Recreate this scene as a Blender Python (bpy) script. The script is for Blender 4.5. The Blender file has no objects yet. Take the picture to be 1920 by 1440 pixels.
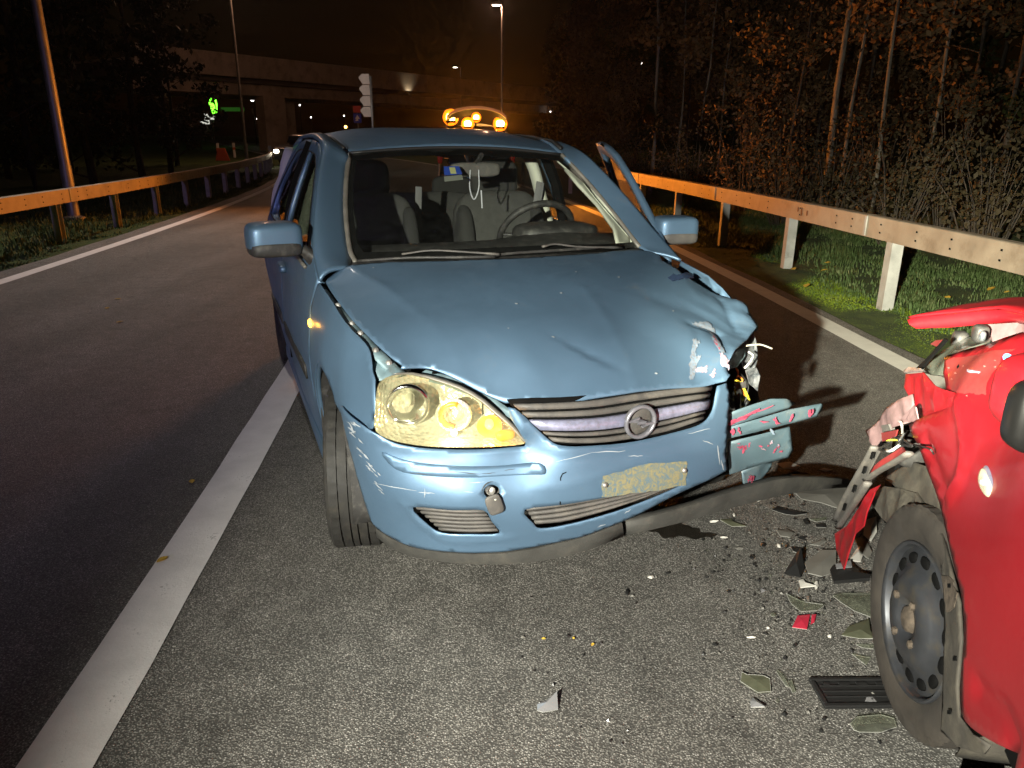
import bpy, bmesh, math, random
import numpy as np
from mathutils import Vector, Matrix, Euler
from mathutils.geometry import delaunay_2d_cdt

random.seed(7)
rng = np.random.default_rng(11)
scene = bpy.context.scene
col = scene.collection
R_ = math.radians

# ------------------------------------------------------------------ camera
CAM_H, CAM_PITCH, CAM_ROLL, CAM_F = 1.4024, R_(18.4414), R_(0.3944), 1387.0
_F = np.array([0, math.cos(CAM_PITCH), -math.sin(CAM_PITCH)])
_U0 = np.array([0, math.sin(CAM_PITCH), math.cos(CAM_PITCH)])
_R0 = np.array([1.0, 0, 0])
_R = math.cos(CAM_ROLL) * _R0 + math.sin(CAM_ROLL) * _U0
_U = -math.sin(CAM_ROLL) * _R0 + math.cos(CAM_ROLL) * _U0
cam_data = bpy.data.cameras.new('camera')
cam = bpy.data.objects.new('camera', cam_data)
col.objects.link(cam)
cam_data.sensor_width = 36.0
cam_data.lens = CAM_F * 36.0 / 1920.0
cam_data.clip_start = 0.05
cam_data.clip_end = 2000
cam.matrix_world = Matrix(((_R[0], _U[0], -_F[0], 0), (_R[1], _U[1], -_F[1], 0),
                           (_R[2], _U[2], -_F[2], CAM_H), (0, 0, 0, 1)))
scene.camera = cam

# ------------------------------------------------------------------ night sky
world = bpy.data.worlds.new('World')
scene.world = world
world.use_nodes = True
wn = world.node_tree
wn.nodes.clear()
sky = wn.nodes.new('ShaderNodeTexSky')
sky.sky_type = 'NISHITA'
sky.sun_disc = False
sky.sun_elevation = R_(1.0)
sky.sun_rotation = R_(200)
tint = wn.nodes.new('ShaderNodeMixRGB')
tint.blend_type = 'MULTIPLY'
tint.inputs[0].default_value = 1.0
tint.inputs[2].default_value = (1.0, 0.62, 0.42, 1)
bg = wn.nodes.new('ShaderNodeBackground')
bg.inputs[1].default_value = 0.002
wo = wn.nodes.new('ShaderNodeOutputWorld')
wn.links.new(sky.outputs[0], tint.inputs[1])
wn.links.new(tint.outputs[0], bg.inputs[0])
wn.links.new(bg.outputs[0], wo.inputs[0])

# ------------------------------------------------------------------ lamps that light the crash site
def light(name, kind, loc, energy, color, radius=0.05, target=None, spot=None, blend=0.6):
    d = bpy.data.lights.new(name, kind)
    d.energy = energy
    d.color = color
    if kind == 'SUN':
        d.angle = radius
    else:
        d.shadow_soft_size = radius
    if spot:
        d.spot_size = spot
        d.spot_blend = blend
    o = bpy.data.objects.new(name, d)
    col.objects.link(o)
    o.location = loc
    if target is not None:
        o.rotation_euler = (Vector(target) - Vector(loc)).to_track_quat('-Z', 'Y').to_euler()
    return o

# faint night-sky glow (the single sun lamp, turned far down for night)
light('moon', 'SUN', (0, 0, 30), 0.012, (1.0, 0.85, 0.7), R_(25), target=(4, 12, 0))
# work light of the responders behind the camera: beam and hot core
light('torch', 'SPOT', (-1.0, -1.13, 1.65), 1750, (1.0, 0.97, 0.84), 0.03, target=(1.65, 3.9, 0.15), spot=R_(70), blend=1.0)
light('torch_core', 'SPOT', (-1.0, -1.13, 1.65), 5600, (1.0, 0.95, 0.72), 0.04, target=(4.4, 7.7, 0.0), spot=R_(22), blend=1.0)
# blue-violet flasher of the patrol car behind the camera
light('patrol_flasher', 'SPOT', (-5.2, -4.5, 1.9), 1000, (0.55, 0.42, 1.0), 0.15, target=(-4.0, 5.0, 0.0), spot=R_(58), blend=1.0)

scene.view_settings.view_transform = 'Standard'
scene.view_settings.look = 'None'
scene.view_settings.gamma = 1.0
scene.view_settings.exposure = 0.0
scene.view_settings.use_curve_mapping = False
scene.render.engine = 'CYCLES'
scene.cycles.use_denoising = True
scene.cycles.use_adaptive_sampling = True
scene.cycles.adaptive_threshold = 0.03
scene.cycles.adaptive_min_samples = 24
scene.cycles.max_bounces = 6
scene.cycles.diffuse_bounces = 2
scene.cycles.glossy_bounces = 3
scene.cycles.transmission_bounces = 4
scene.cycles.volume_bounces = 0
scene.cycles.transparent_max_bounces = 16
scene.cycles.caustics_reflective = False
scene.cycles.caustics_refractive = False
scene.cycles.sample_clamp_indirect = 4.0

# ------------------------------------------------------------------ survey helpers: a sighted direction meets a known level
def sight(u, v):
    d = _F + _R * (u - 960.0) / CAM_F + _U * (720.0 - v) / CAM_F
    return np.array([0, 0, CAM_H]), d

def site(u, v, z=0.0):
    c, d = sight(u, v)
    return c + d * (z - c[2]) / d[2]

class Frame:
    """local axes of a vehicle: x forward, y to its left, z up"""
    def __init__(self, origin, yaw_fwd):
        self.o = np.array([origin[0], origin[1], 0.0])
        fx, fy = yaw_fwd
        n = math.hypot(fx, fy)
        self.f = np.array([fx / n, fy / n, 0])
        self.l = np.array([-fy / n, fx / n, 0])
    def local_dir(self, d):
        return np.array([d @ self.f, d @ self.l, d[2]])
    def local(self, p):
        return self.local_dir(np.asarray(p, float) - self.o)
    def sight(self, u, v):
        c, d = sight(u, v)
        return self.local(c), self.local_dir(d)
    def at(self, u, v, ax, val):
        o, d = self.sight(u, v)
        i = 'xyz'.index(ax)
        return o + d * (val - o[i]) / d[i]
    def angle(self):
        return math.atan2(self.f[1], self.f[0])

# ------------------------------------------------------------------ object helpers
def tag(o, label=None, cat=None, group=None, kind=None):
    if label: o['label'] = label
    if cat: o['category'] = cat
    if group: o['group'] = group
    if kind: o['kind'] = kind
    return o

def empty(name, loc=(0, 0, 0), rz=0.0):
    o = bpy.data.objects.new(name, None)
    o.empty_display_size = 0.1
    col.objects.link(o)
    o.location = loc
    o.rotation_euler = (0, 0, rz)
    return o

def mesh_obj(name, verts, faces, mat=None, parent=None, smooth=True, solid=0.0, bevel=0.0, offset=-1.0, auto=None):
    me = bpy.data.meshes.new(name)
    me.from_pydata([tuple(map(float, v)) for v in verts], [], [tuple(map(int, f)) for f in faces])
    me.update()
    if smooth:
        me.polygons.foreach_set('use_smooth', [True] * len(me.polygons))
        if auto is not None:
            me.set_sharp_from_angle(angle=R_(auto))
    if mat is not None:
        for m in (mat if isinstance(mat, (list, tuple)) else [mat]):
            me.materials.append(m)
    o = bpy.data.objects.new(name, me)
    col.objects.link(o)
    if parent is not None:
        o.parent = parent
    if solid:
        md = o.modifiers.new('shell', 'SOLIDIFY')
        md.thickness = solid
        md.offset = offset
        md.use_even_offset = False
    if bevel:
        md = o.modifiers.new('edge', 'BEVEL')
        md.width = bevel
        md.segments = 2
        md.limit_method = 'ANGLE'
        md.angle_limit = R_(40)
    return o

class MB:
    """collects shapes into ONE mesh"""
    def __init__(self):
        self.v = []
        self.f = []
    def add(self, v, f):
        n = len(self.v)
        self.v += [tuple(p) for p in v]
        self.f += [tuple(i + n for i in q) for q in f]
        return self
    def box(self, c, s, M=None):
        c = np.array(c, float); s = np.array(s, float) / 2
        p = np.array([[x, y, z] for x in (-1, 1) for y in (-1, 1) for z in (-1, 1)]) * s
        if M is not None: p = p @ np.array(M).T
        p = p + c
        return self.add(p, [(0, 1, 3, 2), (4, 6, 7, 5), (0, 4, 5, 1), (2, 3, 7, 6), (0, 2, 6, 4), (1, 5, 7, 3)])
    def tube(self, path, r, n=8, caps=True, flat=1.0, up=(0, 0, 1)):
        path = [np.array(p, float) for p in path]
        m = len(path)
        rs = r if hasattr(r, '__len__') else [r] * m
        vs = []; fs = []
        up = np.array(up, float)
        for i, p in enumerate(path):
            t = path[min(i + 1, m - 1)] - path[max(i - 1, 0)]
            t = t / (np.linalg.norm(t) + 1e-9)
            a = np.cross(up, t)
            if np.linalg.norm(a) < 1e-4: a = np.cross((1, 0.1, 0), t)
            a = a / np.linalg.norm(a); b = np.cross(t, a)
            for k in range(n):
                w = 2 * math.pi * k / n
                vs.append(p + rs[i] * (a * math.cos(w) + b * math.sin(w) * flat))
        for i in range(m - 1):
            for k in range(n):
                k2 = (k + 1) % n
                fs.append((i * n + k, i * n + k2, (i + 1) * n + k2, (i + 1) * n + k))
        if caps:
            fs.append(tuple(range(n))[::-1]); fs.append(tuple(range((m - 1) * n, m * n)))
        return self.add(vs, fs)
    def lathe(self, prof, n=32, axis='y', c=(0, 0, 0), closed=False):
        """prof: (radius, along) pairs"""
        vs = []; fs = []
        m = len(prof)
        for k in range(n):
            w = 2 * math.pi * k / n
            cs, sn = math.cos(w), math.sin(w)
            for r, a in prof:
                p = {'y': (r * cs, a, r * sn), 'x': (a, r * cs, r * sn), 'z': (r * cs, r * sn, a)}[axis]
                vs.append((p[0] + c[0], p[1] + c[1], p[2] + c[2]))
        for k in range(n):
            k2 = (k + 1) % n
            for i in range(m if closed else m - 1):
                j = (i + 1) % m
                fs.append((k * m + i, k * m + j, k2 * m + j, k2 * m + i))
        return self.add(vs, fs)
    def pod(self, c, s, e1=0.35, e2=0.35, nu=24, nv=14, M=None):
        """rounded box (superellipsoid), s = full size"""
        c = np.array(c, float); s = np.array(s, float) / 2
        pw = lambda a, e: math.copysign(abs(a) ** e, a)
        vs = []; fs = []
        for j in range(nv + 1):
            ph = -math.pi / 2 + math.pi * j / nv
            for i in range(nu):
                th = 2 * math.pi * i / nu
                p = np.array([pw(math.cos(ph), e1) * pw(math.cos(th), e2),
                              pw(math.cos(ph), e1) * pw(math.sin(th), e2), pw(math.sin(ph), e1)]) * s
                if M is not None: p = np.array(M) @ p
                vs.append(p + c)
        for j in range(nv):
            for i in range(nu):
                i2 = (i + 1) % nu
                fs.append((j * nu + i, j * nu + i2, (j + 1) * nu + i2, (j + 1) * nu + i))
        return self.add(vs, fs)
    def prism(self, poly, z0, z1, ax='z', fn=None):
        """extrude a 2D polygon; fn maps (a,b,h) -> 3D"""
        n = len(poly)
        if fn is None:
            fn = {'z': lambda a, b, h: (a, b, h), 'y': lambda a, b, h: (a, h, b), 'x': lambda a, b, h: (h, a, b)}[ax]
        vs = [fn(a, b, z0) for a, b in poly] + [fn(a, b, z1) for a, b in poly]
        fs = [tuple(range(n))[::-1], tuple(range(n, 2 * n))]
        fs += [(i, (i + 1) % n, n + (i + 1) % n, n + i) for i in range(n)]
        return self.add(vs, fs)
    def build(self, name, mat, parent=None, smooth=False, bevel=0.0, solid=0.0, auto=None):
        return mesh_obj(name, self.v, self.f, mat, parent, smooth, solid, bevel, auto=auto)

def rotm(axis, deg):
    return np.array(Matrix.Rotation(R_(deg), 3, axis))

def crv(pts, n=6, closed=False):
    """Catmull-Rom through points"""
    P = [np.array(p, float) for p in pts]
    m = len(P)
    out = []
    rngi = range(m) if closed else range(m - 1)
    for i in rngi:
        if closed:
            a, b, c, d = P[(i - 1) % m], P[i], P[(i + 1) % m], P[(i + 2) % m]
        else:
            b, c = P[i], P[i + 1]
            a = P[i - 1] if i > 0 else 2 * b - c
            d = P[i + 2] if i + 2 < m else 2 * c - b
        for k in range(n):
            t = k / n
            out.append(0.5 * ((2 * b) + (-a + c) * t + (2 * a - 5 * b + 4 * c - d) * t * t + (-a + 3 * b - 3 * c + d) * t ** 3))
    if not closed: out.append(P[-1])
    return out

def lin(pts, n=6):
    out = []
    P = [np.array(p, float) for p in pts]
    for a, b in zip(P[:-1], P[1:]):
        for k in range(n): out.append(a + (b - a) * k / n)
    out.append(P[-1])
    return out

# ------------------------------------------------------------------ smooth panel surfaces
class TPS:
    def __init__(self, p, v, lam=1e-5):
        self.p = np.asarray(p, float); v = np.asarray(v, float)
        n = len(self.p)
        K = self.k(self.p, self.p) + lam * np.eye(n)
        A = np.zeros((n + 3, n + 3))
        A[:n, :n] = K; A[:n, n] = 1; A[:n, n + 1:] = self.p
        A[n, :n] = 1; A[n + 1:, :n] = self.p.T
        self.w = np.linalg.lstsq(A, np.concatenate([v, np.zeros(3)]), rcond=None)[0]
    def k(self, a, b):
        r2 = ((a[:, None, :] - b[None, :, :]) ** 2).sum(-1)
        return 0.5 * r2 * np.log(r2 + 1e-12)
    def __call__(self, q):
        q = np.atleast_2d(np.asarray(q, float))
        n = len(self.p)
        return self.k(q, self.p) @ self.w[:n] + self.w[n] + q @ self.w[n + 1:]

PX0, PSC = -0.15, 0.75
class Surf:
    """a panel surface given by scattered points; kind says which way it faces"""
    def __init__(self, kind, pts, lam=2e-5, sign=1):
        self.kind = kind; self.sign = sign
        pts = np.asarray(pts, float)
        self.tps = TPS(self.p2(pts), self.dep(pts), lam)
        self.disp = None
    def p2(self, P):
        P = np.asarray(P, float)
        k = self.kind
        if k == 'xy': return P[..., [0, 1]]
        if k == 'xz': return P[..., [0, 2]]
        if k == 'yz': return P[..., [1, 2]]
        return np.stack([np.arctan2(P[..., 1], P[..., 0] - PX0) * PSC, P[..., 2]], -1)
    def dep(self, P):
        P = np.asarray(P, float)
        k = self.kind
        if k == 'pol': return np.hypot(P[..., 0] - PX0, P[..., 1])
        return P[..., {'xy': 2, 'xz': 1, 'yz': 0}[k]]
    def un(self, q, d):
        q = np.asarray(q, float); k = self.kind
        if k == 'xy': return np.stack([q[..., 0], q[..., 1], d], -1)
        if k == 'xz': return np.stack([q[..., 0], d, q[..., 1]], -1)
        if k == 'yz': return np.stack([d, q[..., 0], q[..., 1]], -1)
        th = q[..., 0] / PSC
        return np.stack([PX0 + d * np.cos(th), d * np.sin(th), q[..., 1]], -1)
    def val(self, q):
        q = np.atleast_2d(q)
        d = self.tps(q)
        if self.disp is not None: d = d + self.disp(q)
        return d
    def pt(self, q, off=0.0):
        q = np.atleast_2d(np.asarray(q, float))
        return self.un(q, self.val(q) + off * self.sign)
    def hit(self, fr, u, v, t0=0.5, t1=9.0):
        """where a sighted direction meets this surface"""
        o, d = fr.sight(u, v)
        ts = np.linspace(t0, t1, 900)
        P = o + ts[:, None] * d
        g = self.dep(P) - self.tps(self.p2(P))
        s = np.where(np.sign(g[:-1]) != np.sign(g[1:]))[0]
        if len(s) == 0:
            i = int(np.argmin(np.abs(g))); return P[i]
        a, b = ts[s[0]], ts[s[0] + 1]
        for _ in range(30):
            m = (a + b) / 2; pm = o + m * d
            gm = (self.dep(pm[None]) - self.tps(self.p2(pm[None])))[0]
            if np.sign(gm) == np.sign(g[s[0]]): a = m
            else: b = m
        return o + (a + b) / 2 * d
    def hits(self, fr, uv, t0=0.5, t1=9.0):
        return [self.hit(fr, u, v, t0, t1) for u, v in uv]

def inside(poly, q):
    poly = np.asarray(poly); q = np.asarray(q)
    x, y = q[:, 0], q[:, 1]
    c = np.zeros(len(q), bool)
    n = len(poly)
    for i in range(n):
        a, b = poly[i], poly[(i + 1) % n]
        m = (a[1] > y) != (b[1] > y)
        with np.errstate(divide='ignore', invalid='ignore'):
            xi = (b[0] - a[0]) * (y - a[1]) / (b[1] - a[1]) + a[0]
        c ^= m & (x < xi)
    return c

def segdist(poly, q):
    poly = np.asarray(poly); q = np.asarray(q)
    best = np.full(len(q), 1e9)
    n = len(poly)
    for i in range(n):
        a, b = poly[i], poly[(i + 1) % n]
        ab = b - a
        t = np.clip(((q - a) @ ab) / (ab @ ab + 1e-12), 0, 1)
        best = np.minimum(best, np.hypot(*(q - a - t[:, None] * ab).T))
    return best

def fill2d(outline, holes, step):
    """triangulate an outline with holes; returns 2D points, triangles"""
    outline = np.asarray(outline, float); holes = [np.asarray(h, float) for h in holes]
    lo, hi = outline.min(0), outline.max(0)
    gx = np.arange(lo[0] + step / 2, hi[0], step); gy = np.arange(lo[1] + step / 2, hi[1], step * 0.87)
    G = np.array([(x + (step / 2 if j % 2 else 0), y) for j, y in enumerate(gy) for x in gx]) if len(gx) and len(gy) else np.zeros((0, 2))
    if len(G):
        m = inside(outline, G) & (segdist(outline, G) > step * 0.45)
        for h in holes:
            m &= ~inside(h, G) & (segdist(h, G) > step * 0.45)
        G = G[m]
    vs = [Vector(p) for p in outline]; ed = [(i, (i + 1) % len(outline)) for i in range(len(outline))]
    for h in holes:
        n = len(vs); vs += [Vector(p) for p in h]; ed += [(n + i, n + (i + 1) % len(h)) for i in range(len(h))]
    vs += [Vector(p) for p in G]
    V, _, F, *_r = delaunay_2d_cdt(vs, ed, [], 0, 1e-6)
    V = np.array([tuple(p) for p in V]); F = np.array([tuple(f) for f in F if len(f) == 3])
    cen = V[F].mean(1)
    k = inside(outline, cen)
    for h in holes: k &= ~inside(h, cen)
    return V, F[k]

def cut(name, surf, outline, mat, parent, holes=(), step=0.02, off=0.0, solid=0.004, disp=None, flip=False, smooth=True, fn=None):
    """a sheet cut out of a panel surface; outline: 3D points"""
    o2 = surf.p2(np.array(outline)); h2 = [surf.p2(np.array(h)) for h in holes]
    V, F = fill2d(o2, h2, step)
    P = surf.pt(V, off)
    if disp is not None:
        P = P + disp(P)
    if fn is not None:
        P = fn(P)
    # outward faces
    e1 = P[F[:, 1]] - P[F[:, 0]]; e2 = P[F[:, 2]] - P[F[:, 0]]
    nrm = np.cross(e1, e2).sum(0)
    outw = {'xy': (0, 0, 1), 'xz': (0, 1, 0), 'yz': (1, 0, 0), 'pol': (1, 0, 0)}[surf.kind]
    if (nrm @ np.array(outw)) * surf.sign < 0: F = F[:, ::-1]
    if flip: F = F[:, ::-1]
    return mesh_obj(name, P, F, mat, parent, smooth, solid)

def plate(name, pts3, mat, parent, step=0.02, solid=0.003, wob=0.0, seed=0, smooth=False, crease=None, normal=None):
    """a bent sheet through a 3D outline (best plane + smooth height), optional crumple"""
    P = np.array(pts3, float); c = P.mean(0)
    _, _, vt = np.linalg.svd(P - c)
    a, b, n = vt
    L = (P - c) @ np.array([a, b, n]).T
    V, F = fill2d(L[:, :2], [], step)
    t = TPS(L[:, :2], L[:, 2], 1e-4)
    z = t(V)
    if wob:
        r = np.random.default_rng(seed)
        for k in range(5):
            fr = r.uniform(10, 45); an = r.uniform(0, 6.28); ph = r.uniform(0, 6.28)
            z = z + wob / 2.2 * np.abs(np.sin((V[:, 0] * math.cos(an) + V[:, 1] * math.sin(an)) * fr + ph))
    Q = c + V[:, :1] * a + V[:, 1:2] * b + z[:, None] * n
    if normal is not None:
        e = np.cross(Q[F[:, 1]] - Q[F[:, 0]], Q[F[:, 2]] - Q[F[:, 0]]).sum(0)
        if e @ np.array(normal) < 0: F = F[:, ::-1]
    return mesh_obj(name, Q, F, mat, parent, smooth, solid, offset=0.0)

# ------------------------------------------------------------------ materials
def nodes(name):
    m = bpy.data.materials.new(name)
    m.use_nodes = True
    nt = m.node_tree
    b = nt.nodes['Principled BSDF']
    return m, nt, b

def rgba(c):
    return (c[0], c[1], c[2], 1.0)

def noise(nt, scale, detail=4, rough=0.55, coord='Object', dist=0.0, vec=None):
    if vec is None:
        tc = nt.nodes.new('ShaderNodeTexCoord'); vec = tc.outputs[coord]
    n = nt.nodes.new('ShaderNodeTexNoise')
    n.inputs['Scale'].default_value = scale
    n.inputs['Detail'].default_value = detail
    n.inputs['Roughness'].default_value = rough
    n.inputs['Distortion'].default_value = dist
    nt.links.new(vec, n.inputs['Vector'])
    return n

def ramp(nt, src, stops):
    r = nt.nodes.new('ShaderNodeValToRGB')
    e = r.color_ramp.elements
    while len(e) < len(stops): e.new(0.5)
    for el, (p, c) in zip(e, stops):
        el.position = p
        el.color = rgba(c) if hasattr(c, '__len__') else (c, c, c, 1)
    nt.links.new(src, r.inputs[0])
    return r

def mix(nt, fac, a, b, blend='MIX'):
    m = nt.nodes.new('ShaderNodeMixRGB')
    m.blend_type = blend
    for i, x in ((0, fac), (1, a), (2, b)):
        if hasattr(x, 'links'): nt.links.new(x, m.inputs[i])
        elif hasattr(x, '__len__'): m.inputs[i].default_value = rgba(x)
        else: m.inputs[i].default_value = x
    return m

def bump(nt, b, src, strength, dist=0.01):
    bp = nt.nodes.new('ShaderNodeBump')
    bp.inputs['Strength'].default_value = strength
    bp.inputs['Distance'].default_value = dist
    nt.links.new(src, bp.inputs['Height'])
    nt.links.new(bp.outputs[0], b.inputs['Normal'])
    return bp

def mat(name, c, rough=0.5, metal=0.0, coat=0.0, var=0.0, vs=8.0, bmp=0.0, bs=150.0, dirt=None, ds=14.0, dmin=0.5, dmax=0.75, spec=0.5, crough=0.08):
    m, nt, b = nodes(name)
    b.inputs['Metallic'].default_value = metal
    b.inputs['Roughness'].default_value = rough
    b.inputs['Coat Weight'].default_value = coat
    b.inputs['Coat Roughness'].default_value = crough
    b.inputs['Specular IOR Level'].default_value = spec
    src = None
    if var:
        n = noise(nt, vs, 5)
        lo = [x * (1 - var) for x in c]; hi = [min(1, x * (1 + var)) for x in c]
        src = ramp(nt, n.outputs[0], [(0.3, lo), (0.7, hi)]).outputs[0]
        rr = ramp(nt, n.outputs[0], [(0.25, max(0.02, rough * 0.8)), (0.75, min(1, rough * 1.2))])
        nt.links.new(rr.outputs[0], b.inputs['Roughness'])
    if dirt is not None:
        n2 = noise(nt, ds, 8, 0.7)
        f = ramp(nt, n2.outputs[0], [(dmin, 0.0), (dmax, 1.0)])
        src = mix(nt, f.outputs[0], src if src is not None else c, dirt).outputs[0]
    if src is not None: nt.links.new(src, b.inputs['Base Color'])
    else: b.inputs['Base Color'].default_value = rgba(c)
    if bmp:
        n3 = noise(nt, bs, 3)
        bump(nt, b, n3.outputs[0], bmp, 0.004)
    return m

def emit(name, c, s, base=(0.02, 0.02, 0.02)):
    m, nt, b = nodes(name)
    b.inputs['Base Color'].default_value = rgba(base)
    b.inputs['Emission Color'].default_value = rgba(c)
    b.inputs['Emission Strength'].default_value = s
    return m

def glass(name, c, refl=0.08, rough=0.02, haze=0.0, hazec=(0.5, 0.5, 0.5)):
    """thin pane: tinted see-through, glossy by Fresnel, a little dusty"""
    m = bpy.data.materials.new(name)
    m.use_nodes = True
    nt = m.node_tree
    nt.nodes.clear()
    out = nt.nodes.new('ShaderNodeOutputMaterial')
    tr = nt.nodes.new('ShaderNodeBsdfTransparent'); tr.inputs[0].default_value = rgba(c)
    gl = nt.nodes.new('ShaderNodeBsdfGlossy'); gl.inputs['Roughness'].default_value = rough
    lw = nt.nodes.new('ShaderNodeLayerWeight'); lw.inputs[0].default_value = 0.5
    pw = nt.nodes.new('ShaderNodeMath'); pw.operation = 'POWER'; pw.inputs[1].default_value = 5.0
    ad = nt.nodes.new('ShaderNodeMath'); ad.operation = 'MULTIPLY_ADD'; ad.inputs[1].default_value = 0.9; ad.inputs[2].default_value = 0.035
    nt.links.new(lw.outputs['Facing'], pw.inputs[0]); nt.links.new(pw.outputs[0], ad.inputs[0])
    mx = nt.nodes.new('ShaderNodeMixShader')
    nt.links.new(ad.outputs[0], mx.inputs[0])
    last = tr
    if haze:
        df = nt.nodes.new('ShaderNodeBsdfDiffuse'); df.inputs[0].default_value = rgba(hazec)
        hz = nt.nodes.new('ShaderNodeMixShader')
        n = noise(nt, 25, 5)
        r = ramp(nt, n.outputs[0], [(0.3, haze * 0.5), (0.75, haze * 1.4)])
        nt.links.new(r.outputs[0], hz.inputs[0])
        nt.links.new(tr.outputs[0], hz.inputs[1]); nt.links.new(df.outputs[0], hz.inputs[2])
        last = hz
    nt.links.new(last.outputs[0], mx.inputs[1])
    nt.links.new(gl.outputs[0], mx.inputs[2])
    nt.links.new(mx.outputs[0], out.inputs[0])
    return m
# ================================================================== the road and its surroundings
def shift(y):
    y = np.asarray(y, float)
    yc = np.minimum(y, 55.0)
    s = -0.02 * yc - 0.0037 * yc * yc
    return s - 0.427 * np.maximum(y - 55.0, 0)

def asphalt_material():
    m, nt, b = nodes('asphalt')
    tc = nt.nodes.new('ShaderNodeTexCoord')
    v = nt.nodes.new('ShaderNodeTexVoronoi'); v.inputs['Scale'].default_value = 190
    v2 = nt.nodes.new('ShaderNodeTexVoronoi'); v2.inputs['Scale'].default_value = 420
    for q in (v, v2): nt.links.new(tc.outputs['Object'], q.inputs['Vector'])
    sep = nt.nodes.new('ShaderNodeSeparateColor'); nt.links.new(v.outputs['Color'], sep.inputs[0])
    sep2 = nt.nodes.new('ShaderNodeSeparateColor'); nt.links.new(v2.outputs['Color'], sep2.inputs[0])
    st = ramp(nt, sep.outputs[0], [(0.0, (.11, .107, .098)), (0.30, (.19, .185, .168)), (0.66, (.30, .29, .262)), (0.86, (.46, .445, .405)), (1.0, (.80, .78, .74))])
    st2 = ramp(nt, sep2.outputs[0], [(0.0, (.11, .105, .095)), (0.7, (.29, .28, .25)), (1.0, (.6, .58, .53))])
    fine = mix(nt, 0.45, st.outputs[0], st2.outputs[0])
    # binder showing between the stones
    gap = ramp(nt, v.outputs['Distance'], [(0.25, 0.0), (0.62, 1.0)])
    g = mix(nt, gap.outputs[0], fine.outputs[0], (.085, .082, .075))
    big = noise(nt, 0.55, 5, 0.6, vec=tc.outputs['Object'])
    bigr = ramp(nt, big.outputs[0], [(0.3, 0.72), (0.7, 1.25)])
    mid = noise(nt, 9, 6, 0.65, vec=tc.outputs['Object'])
    midr = ramp(nt, mid.outputs[0], [(0.3, 0.78), (0.7, 1.2)])
    c1 = mix(nt, 1.0, g.outputs[0], bigr.outputs[0], 'MULTIPLY')
    c2 = mix(nt, 1.0, c1.outputs[0], midr.outputs[0], 'MULTIPLY')
    # polished wheel tracks, old sealed cracks and drips along the lane
    mp = nt.nodes.new('ShaderNodeMapping'); mp.inputs['Scale'].default_value = (1.3, .07, 1); mp.inputs['Rotation'].default_value = (0, 0, R_(4))
    nt.links.new(tc.outputs['Object'], mp.inputs[0])
    tr = noise(nt, 1.0, 4, .5, vec=mp.outputs[0]); trr = ramp(nt, tr.outputs[0], [(.35, .72), (.65, 1.15)])
    c3 = mix(nt, 1.0, c2.outputs[0], trr.outputs[0], 'MULTIPLY')
    ns = noise(nt, 2.3, 6, .62, vec=tc.outputs['Object'], dist=.6); st3 = ramp(nt, ns.outputs[0], [(.60, 1.0), (.72, .62)])
    c4 = mix(nt, 1.0, c3.outputs[0], st3.outputs[0], 'MULTIPLY')
    nt.links.new(c4.outputs[0], b.inputs['Base Color'])
    rr = ramp(nt, sep.outputs[1], [(0, .45), (1, .85)])
    nt.links.new(rr.outputs[0], b.inputs['Roughness'])
    inv = ramp(nt, v.outputs['Distance'], [(0.0, 1.0), (0.7, 0.0)])
    h = mix(nt, 0.5, inv.outputs[0], sep.outputs[2])
    bump(nt, b, h.outputs[0], 0.9, 0.004)
    return m

def paint_material(name, c, wear=0.62):
    m, nt, b = nodes(name)
    tc = nt.nodes.new('ShaderNodeTexCoord')
    n = noise(nt, 120, 4, 0.7, vec=tc.outputs['Object'])
    n2 = noise(nt, 6, 5, 0.6, vec=tc.outputs['Object'])
    f = mix(nt, 0.45, n.outputs[0], n2.outputs[0])
    w = ramp(nt, f.outputs[0], [(wear - .06, 0.0), (wear + .05, 1.0)])
    c0 = ramp(nt, n2.outputs[0], [(0.3, [x * .82 for x in c]), (0.7, c)])
    c1 = mix(nt, w.outputs[0], c0.outputs[0], (.07, .066, .06))
    nt.links.new(c1.outputs[0], b.inputs['Base Color'])
    b.inputs['Roughness'].default_value = 0.7
    bump(nt, b, n.outputs[0], 0.5, 0.003)
    return m

M = {}
M['asphalt'] = asphalt_material()
M['line'] = paint_material('road_paint', (.86, .84, .82), .66)
M['line_worn'] = paint_material('road_paint_worn', (.80, .79, .72), 0.66)

def soil_material():
    m, nt, b = nodes('verge_soil')
    tc = nt.nodes.new('ShaderNodeTexCoord')
    n = noise(nt, 3.2, 8, 0.7, vec=tc.outputs['Object']); n2 = noise(nt, 60, 4, 0.7, vec=tc.outputs['Object'])
    a = ramp(nt, n.outputs[0], [(0.25, (.018, .03, .006)), (0.5, (.045, .085, .012)), (0.72, (.10, .15, .02)), (0.9, (.05, .045, .02))])
    c = mix(nt, 0.6, a.outputs[0], n2.outputs[0], 'MULTIPLY')
    d = mix(nt, 0.55, c.outputs[0], a.outputs[0])
    nt.links.new(d.outputs[0], b.inputs['Base Color'])
    b.inputs['Roughness'].default_value = 0.95
    bump(nt, b, n2.outputs[0], 1.0, 0.03)
    return m
M['soil'] = soil_material()

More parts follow.
